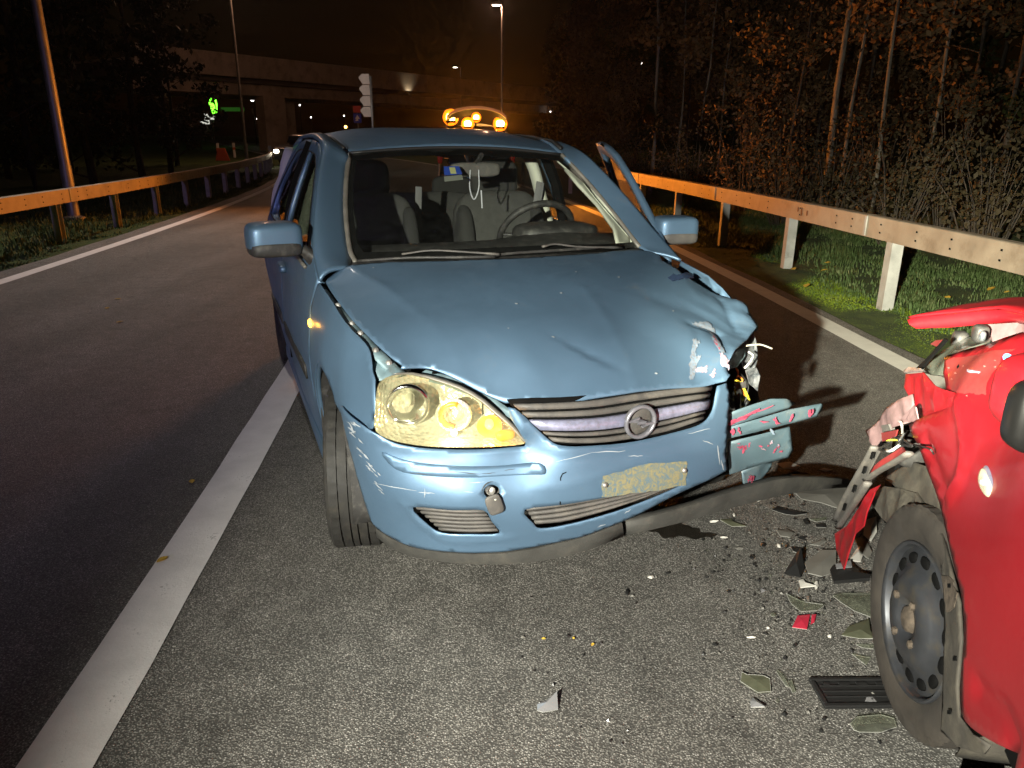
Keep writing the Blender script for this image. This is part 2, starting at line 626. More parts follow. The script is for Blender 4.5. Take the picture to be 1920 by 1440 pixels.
def strip(name, off0, off1, y0, y1, z, m, n=80, extra=None, cols=1, rag=0.0, seed=1):
    r = np.random.default_rng(seed)
    ys = np.linspace(y0, y1, n)
    vs = []; fs = []
    for y in ys:
        for k in range(cols + 1):
            o = off0 + (off1 - off0) * k / cols
            x = o + float(shift(y)) + (extra(y) if extra else 0)
            if rag and k in (0, cols): x += r.normal(0, rag)
            vs.append((x, y, z(o, y) if callable(z) else z))
    w = cols + 1
    for i in range(n - 1):
        for k in range(cols):
            fs.append((i * w + k, i * w + k + 1, (i + 1) * w + k + 1, (i + 1) * w + k))
    return mesh_obj(name, vs, fs, m, smooth=True)

def ground_z(o):
    o = np.asarray(o, float)
    right = np.where(o > 2.9, np.where(o > 5.2, -0.02 + (o - 5.2) * 0.05, -0.015 + 0.0 * o), 0)
    left = np.where(o < -5.0, np.maximum(-0.10, (o + 5.0) * 0.10), 0)
    return right + left - 0.012

gv = []; gf = []
offs = np.concatenate([[-260, -120, -60, -30, -18, -12], np.linspace(-9, -5, 9), np.linspace(-4.9, 3.0, 5), np.linspace(3.1, 9, 14), [11, 14, 20, 40, 90, 200]])
yys = np.concatenate([np.linspace(-40, 0, 6), np.linspace(1, 40, 60), np.linspace(42, 100, 25), [120, 160, 220, 320, 500, 800, 1200]])
for y in yys:
    for o in offs:
        zz = float(ground_z(min(o, 14))) if o > 14 else float(ground_z(o))
        if 3.3 < o < 12 or -12 < o < -5.4: zz += 0.02 * math.sin(o * 5.1 + y * 1.7) + 0.015 * math.sin(y * 3.3 - o * 2)
        gv.append((o + float(shift(y)), y, zz))
w = len(offs)
for i in range(len(yys) - 1):
    for k in range(w - 1):
        gf.append((i * w + k, i * w + k + 1, (i + 1) * w + k + 1, (i + 1) * w + k))
ground = tag(mesh_obj('ground', gv, gf, M['soil']), 'grassy ground beside and beyond the road', kind='structure')
road = tag(strip('road', -5.12, 2.97, -8, 260, 0.0, M['asphalt'], 240, cols=4, rag=0.02), 'dark asphalt two lane road strewn with debris', kind='structure')
tag(strip('edge_line', 2.66, 2.84, -8, 120, 0.004, M['line_worn'], 200, rag=0.004), 'white edge line beside the guard rail on the lit side', kind='structure')
tag(strip('edge_line', -4.84, -4.68, -8, 120, 0.004, M['line'], 200, rag=0.004), 'white edge line along the dark far verge', kind='structure')
tag(strip('centre_line', -1.04, -0.86, -6, 90, 0.004, M['line'], 300, extra=lambda y: -0.056 * min(y, 9), rag=0.0025), 'broad white line under the blue car', kind='structure')

# ---- damp stain under the bumper and faint oil patches: flat shapes of their own on the asphalt
M['stain'] = mat('oil_stain', (.016, .014, .011), 0.35, var=.4, vs=60, bmp=.5, bs=300)
def blob(name, c, r, m, z, seed, n=40, sx=1.0):
    q = np.random.default_rng(seed)
    ph = q.uniform(0, 6.28, 5); am = q.uniform(.05, .2, 5)
    pts = []
    for k in range(n):
        t = 2 * math.pi * k / n
        rr = r * (1 + sum(am[i] * math.sin((i + 2) * t + ph[i]) for i in range(5)) + q.normal(0, .05))
        pts.append((c[0] + rr * math.cos(t) * sx, c[1] + rr * math.sin(t), z))
    return mesh_obj(name, pts, [tuple(range(n))], m, smooth=False)
for k, (u, v, r, sx) in enumerate([(1255, 993, .06, 1.5), (1300, 1003, .035, 1.8), (1228, 985, .03, 1.2)]):
    p = site(u, v)
    tag(blob('fluid_stain', p, r, M['stain'], 0.0045 + k * 0.0008, 5 + k, sx=sx), ['dark oily stain on the asphalt under the front bumper', 'thin dark drip beside the oily stain', 'small dark drip behind the oily stain'][k], 'stain', 'fluid stains under the bumper')

# ================================================================== grass and leaves
def blades(name, n, xr, yr, h, m, seed, lean=0.5, wid=0.006, side=1):
    q = np.random.default_rng(seed)
    y = yr[0] + (yr[1] - yr[0]) * q.random(n) ** 1.35
    # clumped
    o = xr[0] + (xr[1] - xr[0]) * q.random(n)
    cl = np.sin(o * 3.1 + y * 1.3) + np.sin(o * 7.3 - y * 4.1) + 0.7 * np.sin(y * 9.7 + o * 2.2)
    edge = np.clip((np.abs(o - xr[0 if side > 0 else 1])) / 0.8, 0.18, 1)
    keep = q.random(n) < (0.55 + 0.25 * cl)
    y, o, edge, cl = y[keep], o[keep], edge[keep], cl[keep]
    n = len(y)
    x = o + shift(y)
    z = ground_z(o) - 0.01
    hh = h * (0.45 + 0.75 * q.random(n)) * (0.75 + 0.2 * cl) * edge
    hh = np.clip(hh, 0.015, None)
    a = q.random(n) * 6.283
    ln = hh * lean * (0.3 + q.random(n))
    dx, dy = np.cos(a), np.sin(a)
    wx, wy = -dy * wid * (0.7 + .6 * q.random(n)), dx * wid * (0.7 + .6 * q.random(n))
    A = np.stack([x - wx, y - wy, z], 1); B = np.stack([x + wx, y + wy, z], 1)
    mx, my, mz = x + dx * ln * .35, y + dy * ln * .35, z + hh * .62
    C = np.stack([mx + wx * .7, my + wy * .7, mz], 1); D = np.stack([mx - wx * .7, my - wy * .7, mz], 1)
    T = np.stack([x + dx * ln, y + dy * ln, z + hh * .92], 1)
    V = np.concatenate([A, B, C, D, T]); i = np.arange(n)
    F = [tuple(t) for t in np.stack([i, i + n, i + 2 * n, i + 3 * n], 1)] + [tuple(t) for t in np.stack([i + 3 * n, i + 2 * n, i + 4 * n], 1)]
    return mesh_obj(name, V, F, m, smooth=False)

def leaf_material(name, stops, scale=6.0, tr=0.25):
    m, nt, b = nodes(name)
    g = nt.nodes.new('ShaderNodeNewGeometry')
    n = noise(nt, scale, 3, 0.6, vec=g.outputs['Position'])
    n2 = noise(nt, scale * 9, 2, 0.6, vec=g.outputs['Position'])
    f = mix(nt, 0.45, n.outputs[0], n2.outputs[0])
    c = ramp(nt, f.outputs[0], stops)
    nt.links.new(c.outputs[0], b.inputs['Base Color'])
    b.inputs['Roughness'].default_value = 0.65
    b.inputs['Specular IOR Level'].default_value = 0.25
    return m
M['grass'] = leaf_material('grass_blade', [(.3, (.035, .060, .018)), (.5, (.065, .105, .032)), (.62, (.12, .145, .06)), (.75, (.20, .18, .10))], 2.5)
M['moss'] = leaf_material('moss_blade', [(.3, (.06, .10, .01)), (.5, (.13, .19, .012)), (.7, (.22, .26, .03))], 3.0)
tag(blades('grass', 62000, (3.25, 6.2), (3.2, 17), 0.12, M['grass'], 3), 'long grass under the guard rail by the trees', kind='stuff')
tag(blades('moss', 46000, (2.95, 3.75), (3.0, 12), 0.035, M['moss'], 4, lean=.9, wid=.005), 'bright mossy grass along the asphalt edge', kind='stuff')
tag(blades('grass', 42000, (-9.5, -5.15), (5.5, 32), 0.14, M['grass'], 5, wid=.011, side=-1), 'dim grass of the dark verge below the orange rail', kind='stuff')

M['leaf_yellow'] = leaf_material('fallen_leaf', [(.3, (.42, .25, .03)), (.6, (.6, .40, .06)), (.8, (.35, .16, .04))], 30)
def fallen_leaf(p, s, a, tilt, label, group):
    pts = [(0, -1), (.45, -.55), (.62, .05), (.4, .6), (0, 1.05), (-.4, .55), (-.6, 0), (-.42, -.6)]
    vs = []
    for x, y in pts:
        c, n = math.cos(a), math.sin(a)
        X, Y = s * (x * c - y * n), s * (x * n + y * c)
        vs.append((p[0] + X, p[1] + Y, p[2] + 0.006 + s * .18 * abs(x) + tilt * X))
    vs.append((p[0], p[1], p[2] + .004))
    o = mesh_obj('fallen_leaf', vs, [(i, (i + 1) % 8, 8) for i in range(8)], M['leaf_yellow'], smooth=False, solid=.0012)
    return tag(o, label, 'leaf', group)
for k, (u, v, s, lb) in enumerate([
        (1487, 505, .05, 'yellow leaf fallen at the foot of the post nearer the blue mirror'),
        (1545, 507, .035, 'small pale leaf lying in the grass between two rail posts'),
        (1512, 536, .05, 'yellow leaf lying in the mossy edge before the white line'),
        (1551, 493, .035, 'small orange leaf hidden in the grass between two rail posts'),
        (1858, 542, .05, 'yellow leaf in the dark grass above the popped red hood'),
        (1776, 558, .035, 'brown leaf in the grass beside the nearest rail post'),
        (1888, 548, .025, 'tiny pale leaf near the picture edge above the red hood')]):
    p = site(u, v, 0.05 if v < 545 else 0.06)
    fallen_leaf((p[0], p[1], p[2]), s, k * 1.3, 0.3, lb, 'leaves fallen in the grass')
for k, (u, v, s, lb) in enumerate([
        (360, 905, .02, 'small tan leaf on the dark lane beside the broad white line'),
        (305, 1052, .022, 'pale brown leaf touching the broad white line'),
        (1019, 1201, .006, 'yellow leaf scrap left of two others on the bare asphalt'),
        (1075, 1200, .005, 'orange leaf scrap between two others on the bare asphalt'),
        (1111, 1212, .007, 'yellow leaf scrap nearest the debris on bare asphalt'),
        (221, 562, .03, 'pale leaf on the dark lane, nearest the far verge'),
        (201, 579, .03, 'pale leaf on the dark lane, left of its two neighbours'),
        (225, 605, .03, 'pale leaf on the dark lane, lowest of three')]):
    p = site(u, v)
    fallen_leaf((p[0], p[1], .002), s, k * 2.1 + .5, 0.05, lb, 'leaf scraps on the asphalt')

# ================================================================== guard rails
M['zinc'] = mat('galvanised_steel', (.40, .34, .26), 0.55, 0.35, var=.18, vs=5, dirt=(.20, .15, .10), ds=3.5, dmin=.55, dmax=.8, bmp=.15, bs=60)
M['zinc_post'] = mat('galvanised_post', (.44, .44, .41), 0.6, 0.25, var=.2, vs=7, dirt=(.14, .12, .09), ds=6, dmin=.58, dmax=.8)
M['hole'] = mat('dark_hole', (.004, .004, .004), 0.9, spec=.05)
M['rust'] = mat('rust_stain', (.25, .09, .03), 0.9, var=.4, vs=30)
def guard_rail(name, off, ys, ztop, face, label, post0, post_d, n_post):
    root = empty(name, (off + float(shift(ys[0])), ys[0], 0))
    ox, oy = root.location.x, root.location.y
    def X(y, o=0.0): return off + o + float(shift(y)) - ox
    hgt, dep = 0.185, 0.10
    L = 3.99
    y = ys[0]
    k = 0
    while y < ys[1]:
        y1 = y + L
        m = MB()
        n = 5
        ring = [(0, -hgt), (0, 0), (.012, .006), (dep - .012, .006), (dep, 0), (dep, -hgt), (dep - .03, -hgt), (dep - .03, -hgt + .02), (.03, -hgt + .02), (.03, -hgt)]
        vs = []; fs = []
        for i in range(n):
            yy = y + (y1 - .008 - y) * i / (n - 1)
            for a, b in ring:
                vs.append((X(yy, a * -face), yy - oy, ztop + b))
        q = len(ring)
        for i in range(n - 1):
            for j in range(q):
                fs.append((i * q + j, i * q + (j + 1) % q, (i + 1) * q + (j + 1) % q, (i + 1) * q + j))
        fs += [tuple(range(q)), tuple(range((n - 1) * q, n * q))]
        m.add(vs, fs)
        b = m.build('beam', M['zinc'], root)
        # slots in the face, joint sleeve
        if y < 20:
            for dy in (.25, .55, 1.35, 2.2, 2.75, 3.2, 3.74):
                for dz in (.055, .125):
                    h = MB(); h.box((X(y + dy, face * .0015), y + dy - oy, ztop - dz), (.003, .022, .014))
                    h.build('slot', M['hole'], b)
        s = MB(); s.box((X(y, -face * .04), y - oy, ztop - .09), (.10, .035, .17)); s.build('joint_sleeve', M['zinc_post'], root)
        y = y1
        k += 1
    yy = post0
    for i in range(n_post):
        m = MB()
        cx, cy = X(yy, -face * .055), yy - oy
        zb, zt = -.16, ztop - hgt + .03
        h = (zt - zb); zc = (zt + zb) / 2
        m.box((cx, cy - .05, zc), (.10, .006, h)); m.box((cx - .047, cy, zc), (.006, .094, h)); m.box((cx, cy + .05, zc), (.10, .006, h))
        m.box((cx - .047, cy, zc), (.0065, .02, h * .99))
        m.build('post', M['zinc_post'], root)
        yy += post_d
    return tag(root, label, 'guard rail')
rr = guard_rail('guard_rail', 3.53, (2.9 - 8, 46), .75, -1, 'steel guard rail in front of the birch wood, lit on one end', 2.33, 2.06, 20)
for dy, dz, s in ((8.62, .08, .05), (8.78, .075, .09), (8.95, .08, .04)):
    p = site(0, 0)
rl = guard_rail('guard_rail', -5.78, (3.1, 46), .65, 1, 'steel guard rail glowing orange along the dark verge', 8.66, 2.03, 18)
# rust weeps on the near rail
for (y, dz, s) in ((8.05, .09, .05), (8.18, .085, .085), (8.27, .07, .04)):
    h = MB(); h.prism([(-.02, -s / 2), (.012, -s / 2 - .01), (.02, s * .2), (.008, s / 2), (-.016, s * .4)], 0, .0016,
                      fn=lambda a, b, hh: (3.53 + float(shift(y)) - rr.location.x - .002 - hh, y + a - rr.location.y, .75 - dz + b))
    h.build('rust_patch', M['rust'], rr)

# ================================================================== poles and street lamps
M['pole'] = mat('lamp_pole_steel', (.30, .29, .27), 0.5, 0.6, var=.15, vs=4)
M['lamp_head'] = mat('lamp_head', (.12, .12, .12), 0.5)
M['lamp_white'] = emit('lamp_lit', (1.0, .93, .80), 26)
M['lamp_far'] = emit('lamp_far_lit', (1.0, .93, .85), 16)
def lamp_post(x, y, h, arm, label, energy, color, em, r=.09, zb=0.0):
    root = empty('street_lamp', (x, y, zb))
    MB().lathe([(r * 2.1, 0), (r * 2.1, .05), (r * 1.15, .08), (r * 1.1, .9), (r, 1.0), (r * .55, h), (0.001, h + .01)], 16, 'z').build('pole', M['pole'], root, smooth=True, auto=40)
    a = MB(); a.tube([(0, 0, h - .05), (arm * .5, 0, h + .08), (arm, 0, h + .1)], r * .5, 8); a.build('arm', M['pole'], root, smooth=True)
    sgn = 1 if arm > 0 else -1
    b = MB(); b.pod((arm + sgn * .28, 0, h + .10), (.75, .30, .13), .5, .6); b.build('lamp_head', M['lamp_head'], root, smooth=True)
    c = MB(); c.pod((arm + sgn * .28, 0, h + .025), (.5, .22, .07), .6, .7); c.build('lamp_glass', em, root, smooth=True)
    if energy:
        l = light('lamp_light', 'POINT' if h < 10.4 else 'SPOT', (0, 0, 0), energy, color, .15, spot=None if h < 10.4 else R_(66), blend=1.0)
        l.parent = root; l.location = (arm + sgn * .28, 0, h - .06)
        if h > 10.4:
            l2 = light('sign_fill_light', 'SPOT', (0, 0, 0), 3600, color, .15, target=(.9, 17, -6.8), spot=R_(34), blend=.7)  # second spot added to brighten the arrow boards down the road
            l2.parent = root; l2.location = l.location
            l.rotation_euler = (Vector((1.7, -4.6, -h))).to_track_quat('-Z', 'Y').to_euler()
    return tag(root, label, 'street lamp')
def at_dist(u, y):
    c, d = sight(u, 300); return float((d * (y / d[1]))[0])
p = site(140, 412, -.1)
lamp_post(float(p[0]), float(p[1]), 10.5, 1.4, 'tall pole close behind the orange rail, purple on one side', 2300, (1.0, .92, .84), M['lamp_white'], .09, -.1)
lamp_post(at_dist(463, 46.0), 46.0, 10.2, .3, 'lit street lamp with tall pole in front of the bridge end', 800, (1.0, .50, .29), M['lamp_white'], .09)
lamp_post(at_dist(941, 52.0), 52.0, 9.3, -.1, 'lit street lamp rising above the orange beacons', 800, (1.0, .50, .29), M['lamp_white'], .09)
lamp_post(at_dist(866, 100.0), 100.0, 9.6, -.4, 'small distant street lamp beyond the bridge', 0, (1, .9, .8), M['lamp_far'], .10)

# ================================================================== overpass
M['concrete'] = mat('concrete', (.52, .44, .38), 0.9, var=.18, vs=.6, dirt=(.16, .13, .11), ds=.9, dmin=.5, dmax=.8, bmp=.3, bs=20)
M['concrete_dark'] = mat('concrete_shade', (.13, .11, .10), 0.9, var=.2, vs=.7)  # darker tone paints in the shadow band under the deck
A = np.array([-29.5, 64.0]); B = np.array([-8.0, 97.0]); dv = (B - A) / np.linalg.norm(B - A); nv = np.array([dv[1], -dv[0]])
if nv[1] > 0: nv = -nv
ovp = empty('overpass', (A[0], A[1], 0), 0)
def bridge_box(s0, s1, n0, n1, z0, z1, name, m):
    b = MB()
    pts = [A + dv * s + nv * n - A for s, n in ((s0, n0), (s1, n0), (s1, n1), (s0, n1))]
    b.prism([tuple(q) for q in pts], z0, z1)
    return b.build(name, m, ovp)
bridge_box(-1, 75, 0, -11, 7.05, 7.25, 'deck', M['concrete'])
for k in range(6):
    bridge_box(-1 + 12 * k, -1 + 12 * k + 11.97, .35, 0.0, 6.35, 8.0, 'parapet_panel', M['concrete'])
    bridge_box(-1 + 12 * k, -1 + 12 * k + 11.97, .42, -.05, 8.0, 8.22, 'coping', M['concrete'])
bridge_box(-1, 75, -1.2, -2.0, 4.95, 5.95, 'girder', M['concrete'])
bridge_box(-1, 75, -8.6, -9.4, 4.95, 5.95, 'girder', M['concrete'])
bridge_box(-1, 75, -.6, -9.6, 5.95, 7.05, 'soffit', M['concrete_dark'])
for s in (12.2, 16.5, 44, 70):
    bridge_box(s, s + (2.6 if s < 14 else 1.7), -1.0 - (2.6 if s == 16.5 else 0), -2.2 - (2.6 if s == 16.5 else 0), -.8, 4.95, 'pier', M['concrete'])
tag(ovp, 'concrete overpass crossing the road in the distance', 'bridge')
# bright patch at the bridge: wall lamp
l = light('bridge_lamp', 'SPOT', (A[0] + dv[0] * 31.5 + nv[0] * .75, A[1] + dv[1] * 31.5 + nv[1] * .75, 5.9), 60, (1, .85, .55), .1,
          target=(A[0] + dv[0] * 31.5 + nv[0] * .2, A[1] + dv[1] * 31.5 + nv[1] * .2, 7.2), spot=R_(110), blend=.8)
wl = MB(); wl.pod((A[0] + dv[0] * 31.5 + nv[0] * .62, A[1] + dv[1] * 31.5 + nv[1] * .62, 5.8), (.3, .3, .16)); wl.tube([(A[0] + dv[0] * 31.5 + nv[0] * .3, A[1] + dv[1] * 31.5 + nv[1] * .3, 6.2), (A[0] + dv[0] * 31.5 + nv[0] * .6, A[1] + dv[1] * 31.5 + nv[1] * .6, 5.8)], .04)
tag(wl.build('wall_lamp', M['lamp_head'], smooth=True), 'small lamp bracket lighting a patch of the bridge parapet', 'lamp')

# ================================================================== signs, markers and far lights
M['sign_back'] = mat('sign_back', (.72, .60, .50), 0.6, var=.1, vs=3)
M['sign_blue'] = mat('sign_blue', (.03, .06, .55), 0.4); M['sign_red'] = mat('sign_red', (.5, .04, .04), 0.4); M['sign_white'] = mat('sign_white', (.75, .75, .75), 0.4)
sy = 30.0
sx = at_dist(702, sy)
sg = empty('direction_sign', (sx, sy, 0))
MB().tube([(0, 0, 0), (0, 0, 3.55)], .05, 10).build('pole', M['pole'], sg, smooth=True)
for k in range(4):
    z1 = 3.62 - k * .385
    m = MB(); m.prism([(-.04, z1), (-.30, z1), (-.42, z1 - .11), (-.42, z1 - .17), (-.34, z1 - .27), (-.30, z1 - .36), (-.02, z1 - .36)], -.075, -.055, 'y')
    m.build('arrow_board', M['sign_back'], sg, bevel=.004)
tag(sg, 'post with four pale arrow boards before the bridge', 'sign')
bs_ = empty('blue_road_sign', (at_dist(675, 62), 62, 0))
MB().tube([(0, 0, 0), (0, 0, 3.2)], .04, 8).build('pole', M['pole'], bs_)
MB().box((0, -.06, 2.75), (.62, .02, .7)).build('board', M['sign_blue'], bs_)
MB().box((0, -.06, 3.42), (.62, .02, .5)).build('top_board', M['sign_red'], bs_)
MB().prism([(-.2, 2.55), (.05, 2.55), (.05, 2.7), (.2, 2.7), (0, 3.0), (-.2, 2.7), (-.08, 2.7)], -.075, -.071, 'y').build('arrow', M['sign_white'], bs_)
tag(bs_, 'tiny blue and red road sign far down the road', 'sign')

M['neon'] = emit('neon_green', (.16, 1.0, .03), 5.0)
M['neon_soft'] = emit('neon_green_soft', (.10, .5, .05), .10)
M['shopwhite'] = emit('lit_board', (.9, .9, .78), .8)
M['dark_wall'] = mat('far_wall', (.03, .03, .03), .9)
gy = 105.0
def fp(u, v, y=gy):
    c, d = sight(u, v); return c + d * (y / d[1])
st = empty('shop_sign', tuple(fp(395, 262)))
o0 = np.array(st.location)
path = [(394, 199), (393, 190), (396, 183), (400, 182), (404, 187), (406, 197), (407, 208), (407, 215)]
MB().tube([fp(u, v) - o0 for u, v in path], .11, 6).build('neon_outline', M['neon'], st, smooth=True)
MB().tube([fp(u, v) - o0 for u, v in [(398, 193), (399, 200), (400, 208), (401, 214)]], [.12, .3, .26, .12], 6).build('neon_leaf', M['neon'], st, smooth=True)
MB().tube([fp(399, 185) - o0, fp(399, 262) - o0], .10, 6).build('pole', M['dark_wall'], st)
for (u, v, sx_, sz_) in [(381, 221, .8, 1.1), (386, 229, .9, .5), (399, 221, .75, .45), (391, 217, .5, .4)]:
    c = fp(u, v) - o0
    MB().box(c, (sx_, .2, sz_)).build('lit_panel', M['shopwhite'], st)
MB().box(fp(436, 205) - o0, (3.0, .3, .5)).build('canopy_edge', M['neon_soft'], st)
tag(st, 'glowing green leaf shaped neon sign above small white lit panels', 'neon sign')

M['bulb_far'] = emit('far_bulb', (1, .95, .9), 6)
M['bulb_warm'] = emit('far_bulb_warm', (1, .42, .08), 14)
for (u, v, r, m, lb) in [(473, 186, .32, 'bulb_far', 'bright white light under the bridge beside the lamp pole'),
                         (522, 187, .12, 'bulb_far', 'small white light just left of the bridge pier top'),
                         (562, 197, .12, 'bulb_far', 'small white light right of the bridge piers'),
                         (482, 223, .10, 'bulb_far', 'small white light low between lamp pole and pier'),
                         (583, 220, .11, 'bulb_far', 'small bluish light beyond the piers, lower one'),
                         (645, 217, .11, 'bulb_far', 'small white light left of the blue road sign'),
                         (648, 238, .22, 'bulb_warm', 'orange light low over the blue car roof'),
                         (1183, 117, .16, 'bulb_far', 'pinkish light seen through the trees, left one'),
                         (1203, 119, .14, 'bulb_far', 'pinkish light seen through the trees, right one'),
                         (1032, 209, .12, 'bulb_far', 'faint row light at the edge of the bushes')]:
    y = 118.0
    p = fp(u, v, y)
    e = empty('far_light', (p[0], p[1], 0))
    MB().pod((0, 0, p[2]), (2 * r, 2 * r, 2 * r), 1, 1, 10, 6).build('bulb', M[m], e, smooth=True)
    MB().tube([(0, .1, -1), (0, .1, p[2])], .05, 6).build('pole', M['dark_wall'], e)
    tag(e, lb, 'light', 'far lights beyond the bridge')

M['marker_white'] = mat('marker_white', (.7, .68, .64), .6); M['marker_red'] = mat('marker_red', (.6, .10, .04), .6)
for (u, v, y, lb) in [(411, 288, 52, 'short white marker post beside the orange marker board'), (441, 285, 55, 'slim white marker post right of the orange marker board'), (508, 290, 41, 'red and white marker post beside the oncoming car')]:
    x = at_dist(u, y)
    e = empty('marker_post', (x, y, -.1))
    MB().box((0, 0, .5), (.16, .10, 1.0)).build('body', M['marker_white'], e, bevel=.02)
    MB().box((0, -.003, .62), (.165, .105, .16)).build('band', M['marker_red'], e)
    tag(e, lb, 'marker post', 'roadside marker posts')
mb_ = MB(); y = 48.0
mb_.prism([(-.45, 0), (.45, 0), (.2, .75), (-.25, .75)], -.05, .05, 'y')
o = mb_.build('marker_board', M['marker_red'], None, bevel=.01); o.location = (at_dist(418, y), y, -.1)
tag(o, 'low orange marker board on the verge below the bridge', 'marker board')

# ================================================================== trees
M['birch'] = None
def bark_material(name, c0, c1, sc):
    m, nt, b = nodes(name)
    tc = nt.nodes.new('ShaderNodeTexCoord')
    mp = nt.nodes.new('ShaderNodeMapping'); mp.inputs['Scale'].default_value = (1, 1, .35)
    nt.links.new(tc.outputs['Object'], mp.inputs[0])
    n = noise(nt, sc, 6, .7, vec=mp.outputs[0])
    r = ramp(nt, n.outputs[0], [(.38, c1), (.52, c0), (.9, [x * 1.1 for x in c0])])
    nt.links.new(r.outputs[0], b.inputs['Base Color']); b.inputs['Roughness'].default_value = .85
    bump(nt, b, n.outputs[0], .6, .02)
    return m
M['birch'] = bark_material('birch_bark', (.20, .18, .145), (.05, .045, .04), 9)
M['bark'] = bark_material('brown_bark', (.07, .055, .04), (.02, .017, .014), 12)
M['leaf_autumn'] = leaf_material('autumn_leaf', [(.25, (.07, .055, .025)), (.42, (.11, .075, .035)), (.55, (.16, .095, .045)), (.68, (.20, .14, .07)), (.8, (.10, .09, .04))], 1.1)
M['leaf_green'] = leaf_material('dark_green_leaf', [(.25, (.018, .022, .006)), (.5, (.032, .038, .010)), (.7, (.055, .052, .014)), (.85, (.09, .06, .02))], 1.4)
def leaf_cloud(centers, rad, per, size, q, flat=.8):
    n = len(centers) * per
    C = np.repeat(np.array(centers), per, 0)
    rr = np.repeat(np.array(rad), per)[:, None]
    P = C + q.normal(0, 1, (n, 3)) * rr * np.array([1, 1, flat]) * .55
    a = q.normal(0, 1, (n, 3)); a /= np.linalg.norm(a, axis=1)[:, None]
    b = np.cross(a, q.normal(0, 1, (n, 3))); b /= np.linalg.norm(b, axis=1)[:, None]
    s = (size * (.6 + .8 * q.random(n)))[:, None]
    V = np.concatenate([P - a * s, P + b * s * .55, P + a * s, P - b * s * .55])
    i = np.arange(n)
    F = [tuple(t) for t in np.stack([i, i + n, i + 2 * n, i + 3 * n], 1)]
    return V, F
def tree(x, y, h, r, kind, seed, label, group, lean=0.0, crown0=.12, crownr=1.1, leaves=1500, lsize=.05, zb=0.0):
    q = np.random.default_rng(seed)
    root = empty({'birch': 'birch_tree', 'brown': 'autumn_tree', 'green': 'dark_tree'}[kind], (x, y, zb))
    n = 12
    path = []
    dx, dy = 0.0, 0.0
    for i in range(n):
        t = i / (n - 1)
        dx += q.normal(0, .035); dy += q.normal(0, .035)
        path.append((lean * h * t + dx, dy, h * t - .1))
    m = MB()
    m.tube(path, [r * (1 - .82 * i / (n - 1)) for i in range(n)], 8)
    cs = []; rad = []
    nb = 20
    for k in range(nb):
        t = crown0 + (1 - crown0) * (k + q.random()) / nb
        i = min(int(t * (n - 1)), n - 2); f = t * (n - 1) - i
        p = np.array(path[i]) * (1 - f) + np.array(path[i + 1]) * f
        a = q.random() * 6.283
        ln = crownr * (1.15 - .55 * t) * (.5 + .7 * q.random())
        e = p + np.array([math.cos(a) * ln, math.sin(a) * ln, ln * (.35 + .5 * q.random())])
        mid = (p + e) / 2 + np.array([0, 0, -.06])
        m.tube([p, mid, e], [r * .25 * (1.1 - t), r * .16 * (1.1 - t), .004], 5, caps=False)
        for f2 in (.45, .75, 1.0):
            cs.append(p + (e - p) * f2 + q.normal(0, .1, 3)); rad.append(.22 + .25 * q.random())
    m.build('trunk', M['birch'] if kind == 'birch' else M['bark'], root, smooth=True)
    per = max(6, leaves // len(cs))
    V, F = leaf_cloud(cs, rad, per, lsize, q)
    mesh_obj('crown', V, F, M['leaf_green'] if kind == 'green' else M['leaf_autumn'], root, smooth=False)
    return tag(root, label, 'tree', group)
G_R = 'trees behind the near guard rail'
spots = [  # sighting, distance, height, radius, kind, lean, label
    (1556, 14.0, 12, .085, 'birch', .012, 'pale birch with the thickest trunk, beside a thinner twin stem'),
    (1580, 14.4, 11, .055, 'birch', .012, 'thin birch standing just right of the thickest pale birch'),
    (1222, 20.0, 13, .075, 'birch', -.006, 'tall slim birch rising behind the open blue door'),
    (1264, 22.0, 12, .05, 'birch', .0, 'slender birch between the tall birch and orange leaves'),
    (1310, 19.0, 11, .045, 'birch', .008, 'slim pale stem above the blue mirror'),
    (1345, 21.0, 10, .045, 'birch', -.01, 'slim stem second right of the blue mirror'),
    (1468, 16.0, 10, .05, 'brown', .02, 'brown autumn tree left of the thickest birch'),
    (1645, 12.5, 11, .05, 'birch', .012, 'slim birch right of the twin birches'),
    (1712, 12.0, 10, .045, 'birch', .03, 'leaning thin birch in the right half of the wood'),
    (1610, 17.0, 12, .07, 'brown', -.01, 'brown autumn tree behind the twin birches'),
    (1800, 13.5, 12, .09, 'brown', .0, 'brown leafy tree high at the right of the wood'),
    (1880, 11.0, 10, .07, 'green', .0, 'dark green tree at the right picture edge'),
    (1410, 24.0, 11, .06, 'brown', .0, 'reddish autumn tree deep in the middle of the wood'),
    (1520, 20.0, 12, .07, 'brown', .015, 'reddish autumn tree behind and left of the thickest birch'),
    (1150, 27.0, 8, .06, 'brown', .0, 'orange lit tree behind the recovery car beacons'),
    (1095, 31.0, 6, .05, 'brown', .02, 'glowing orange low tree at the road side'),
    (1190, 30.0, 11, .07, 'green', .0, 'dark tree behind the tall slim birch'),
    (1740, 18.0, 13, .08, 'brown', .0, 'tall brown tree in the back row at the right'),
    (1670, 22.0, 14, .08, 'brown', .01, 'tall brown tree in the back row behind slim birches'),
    (1850, 19.0, 14, .09, 'green', .0, 'tall dark tree in the back row at the far right'),
    (1960, 13.0, 11, .08, 'brown', .0, 'brown tree partly outside the right picture edge'),
    (1060, 40.0, 6, .06, 'green', .0, 'dark low tree farthest along the rail'),
    (1290, 29.0, 9, .07, 'brown', .0, 'autumn tree farther back behind slim pale stems'),
    (1370, 30.0, 8, .07, 'green', .0, 'dark tree in the gap of black sky'),
]
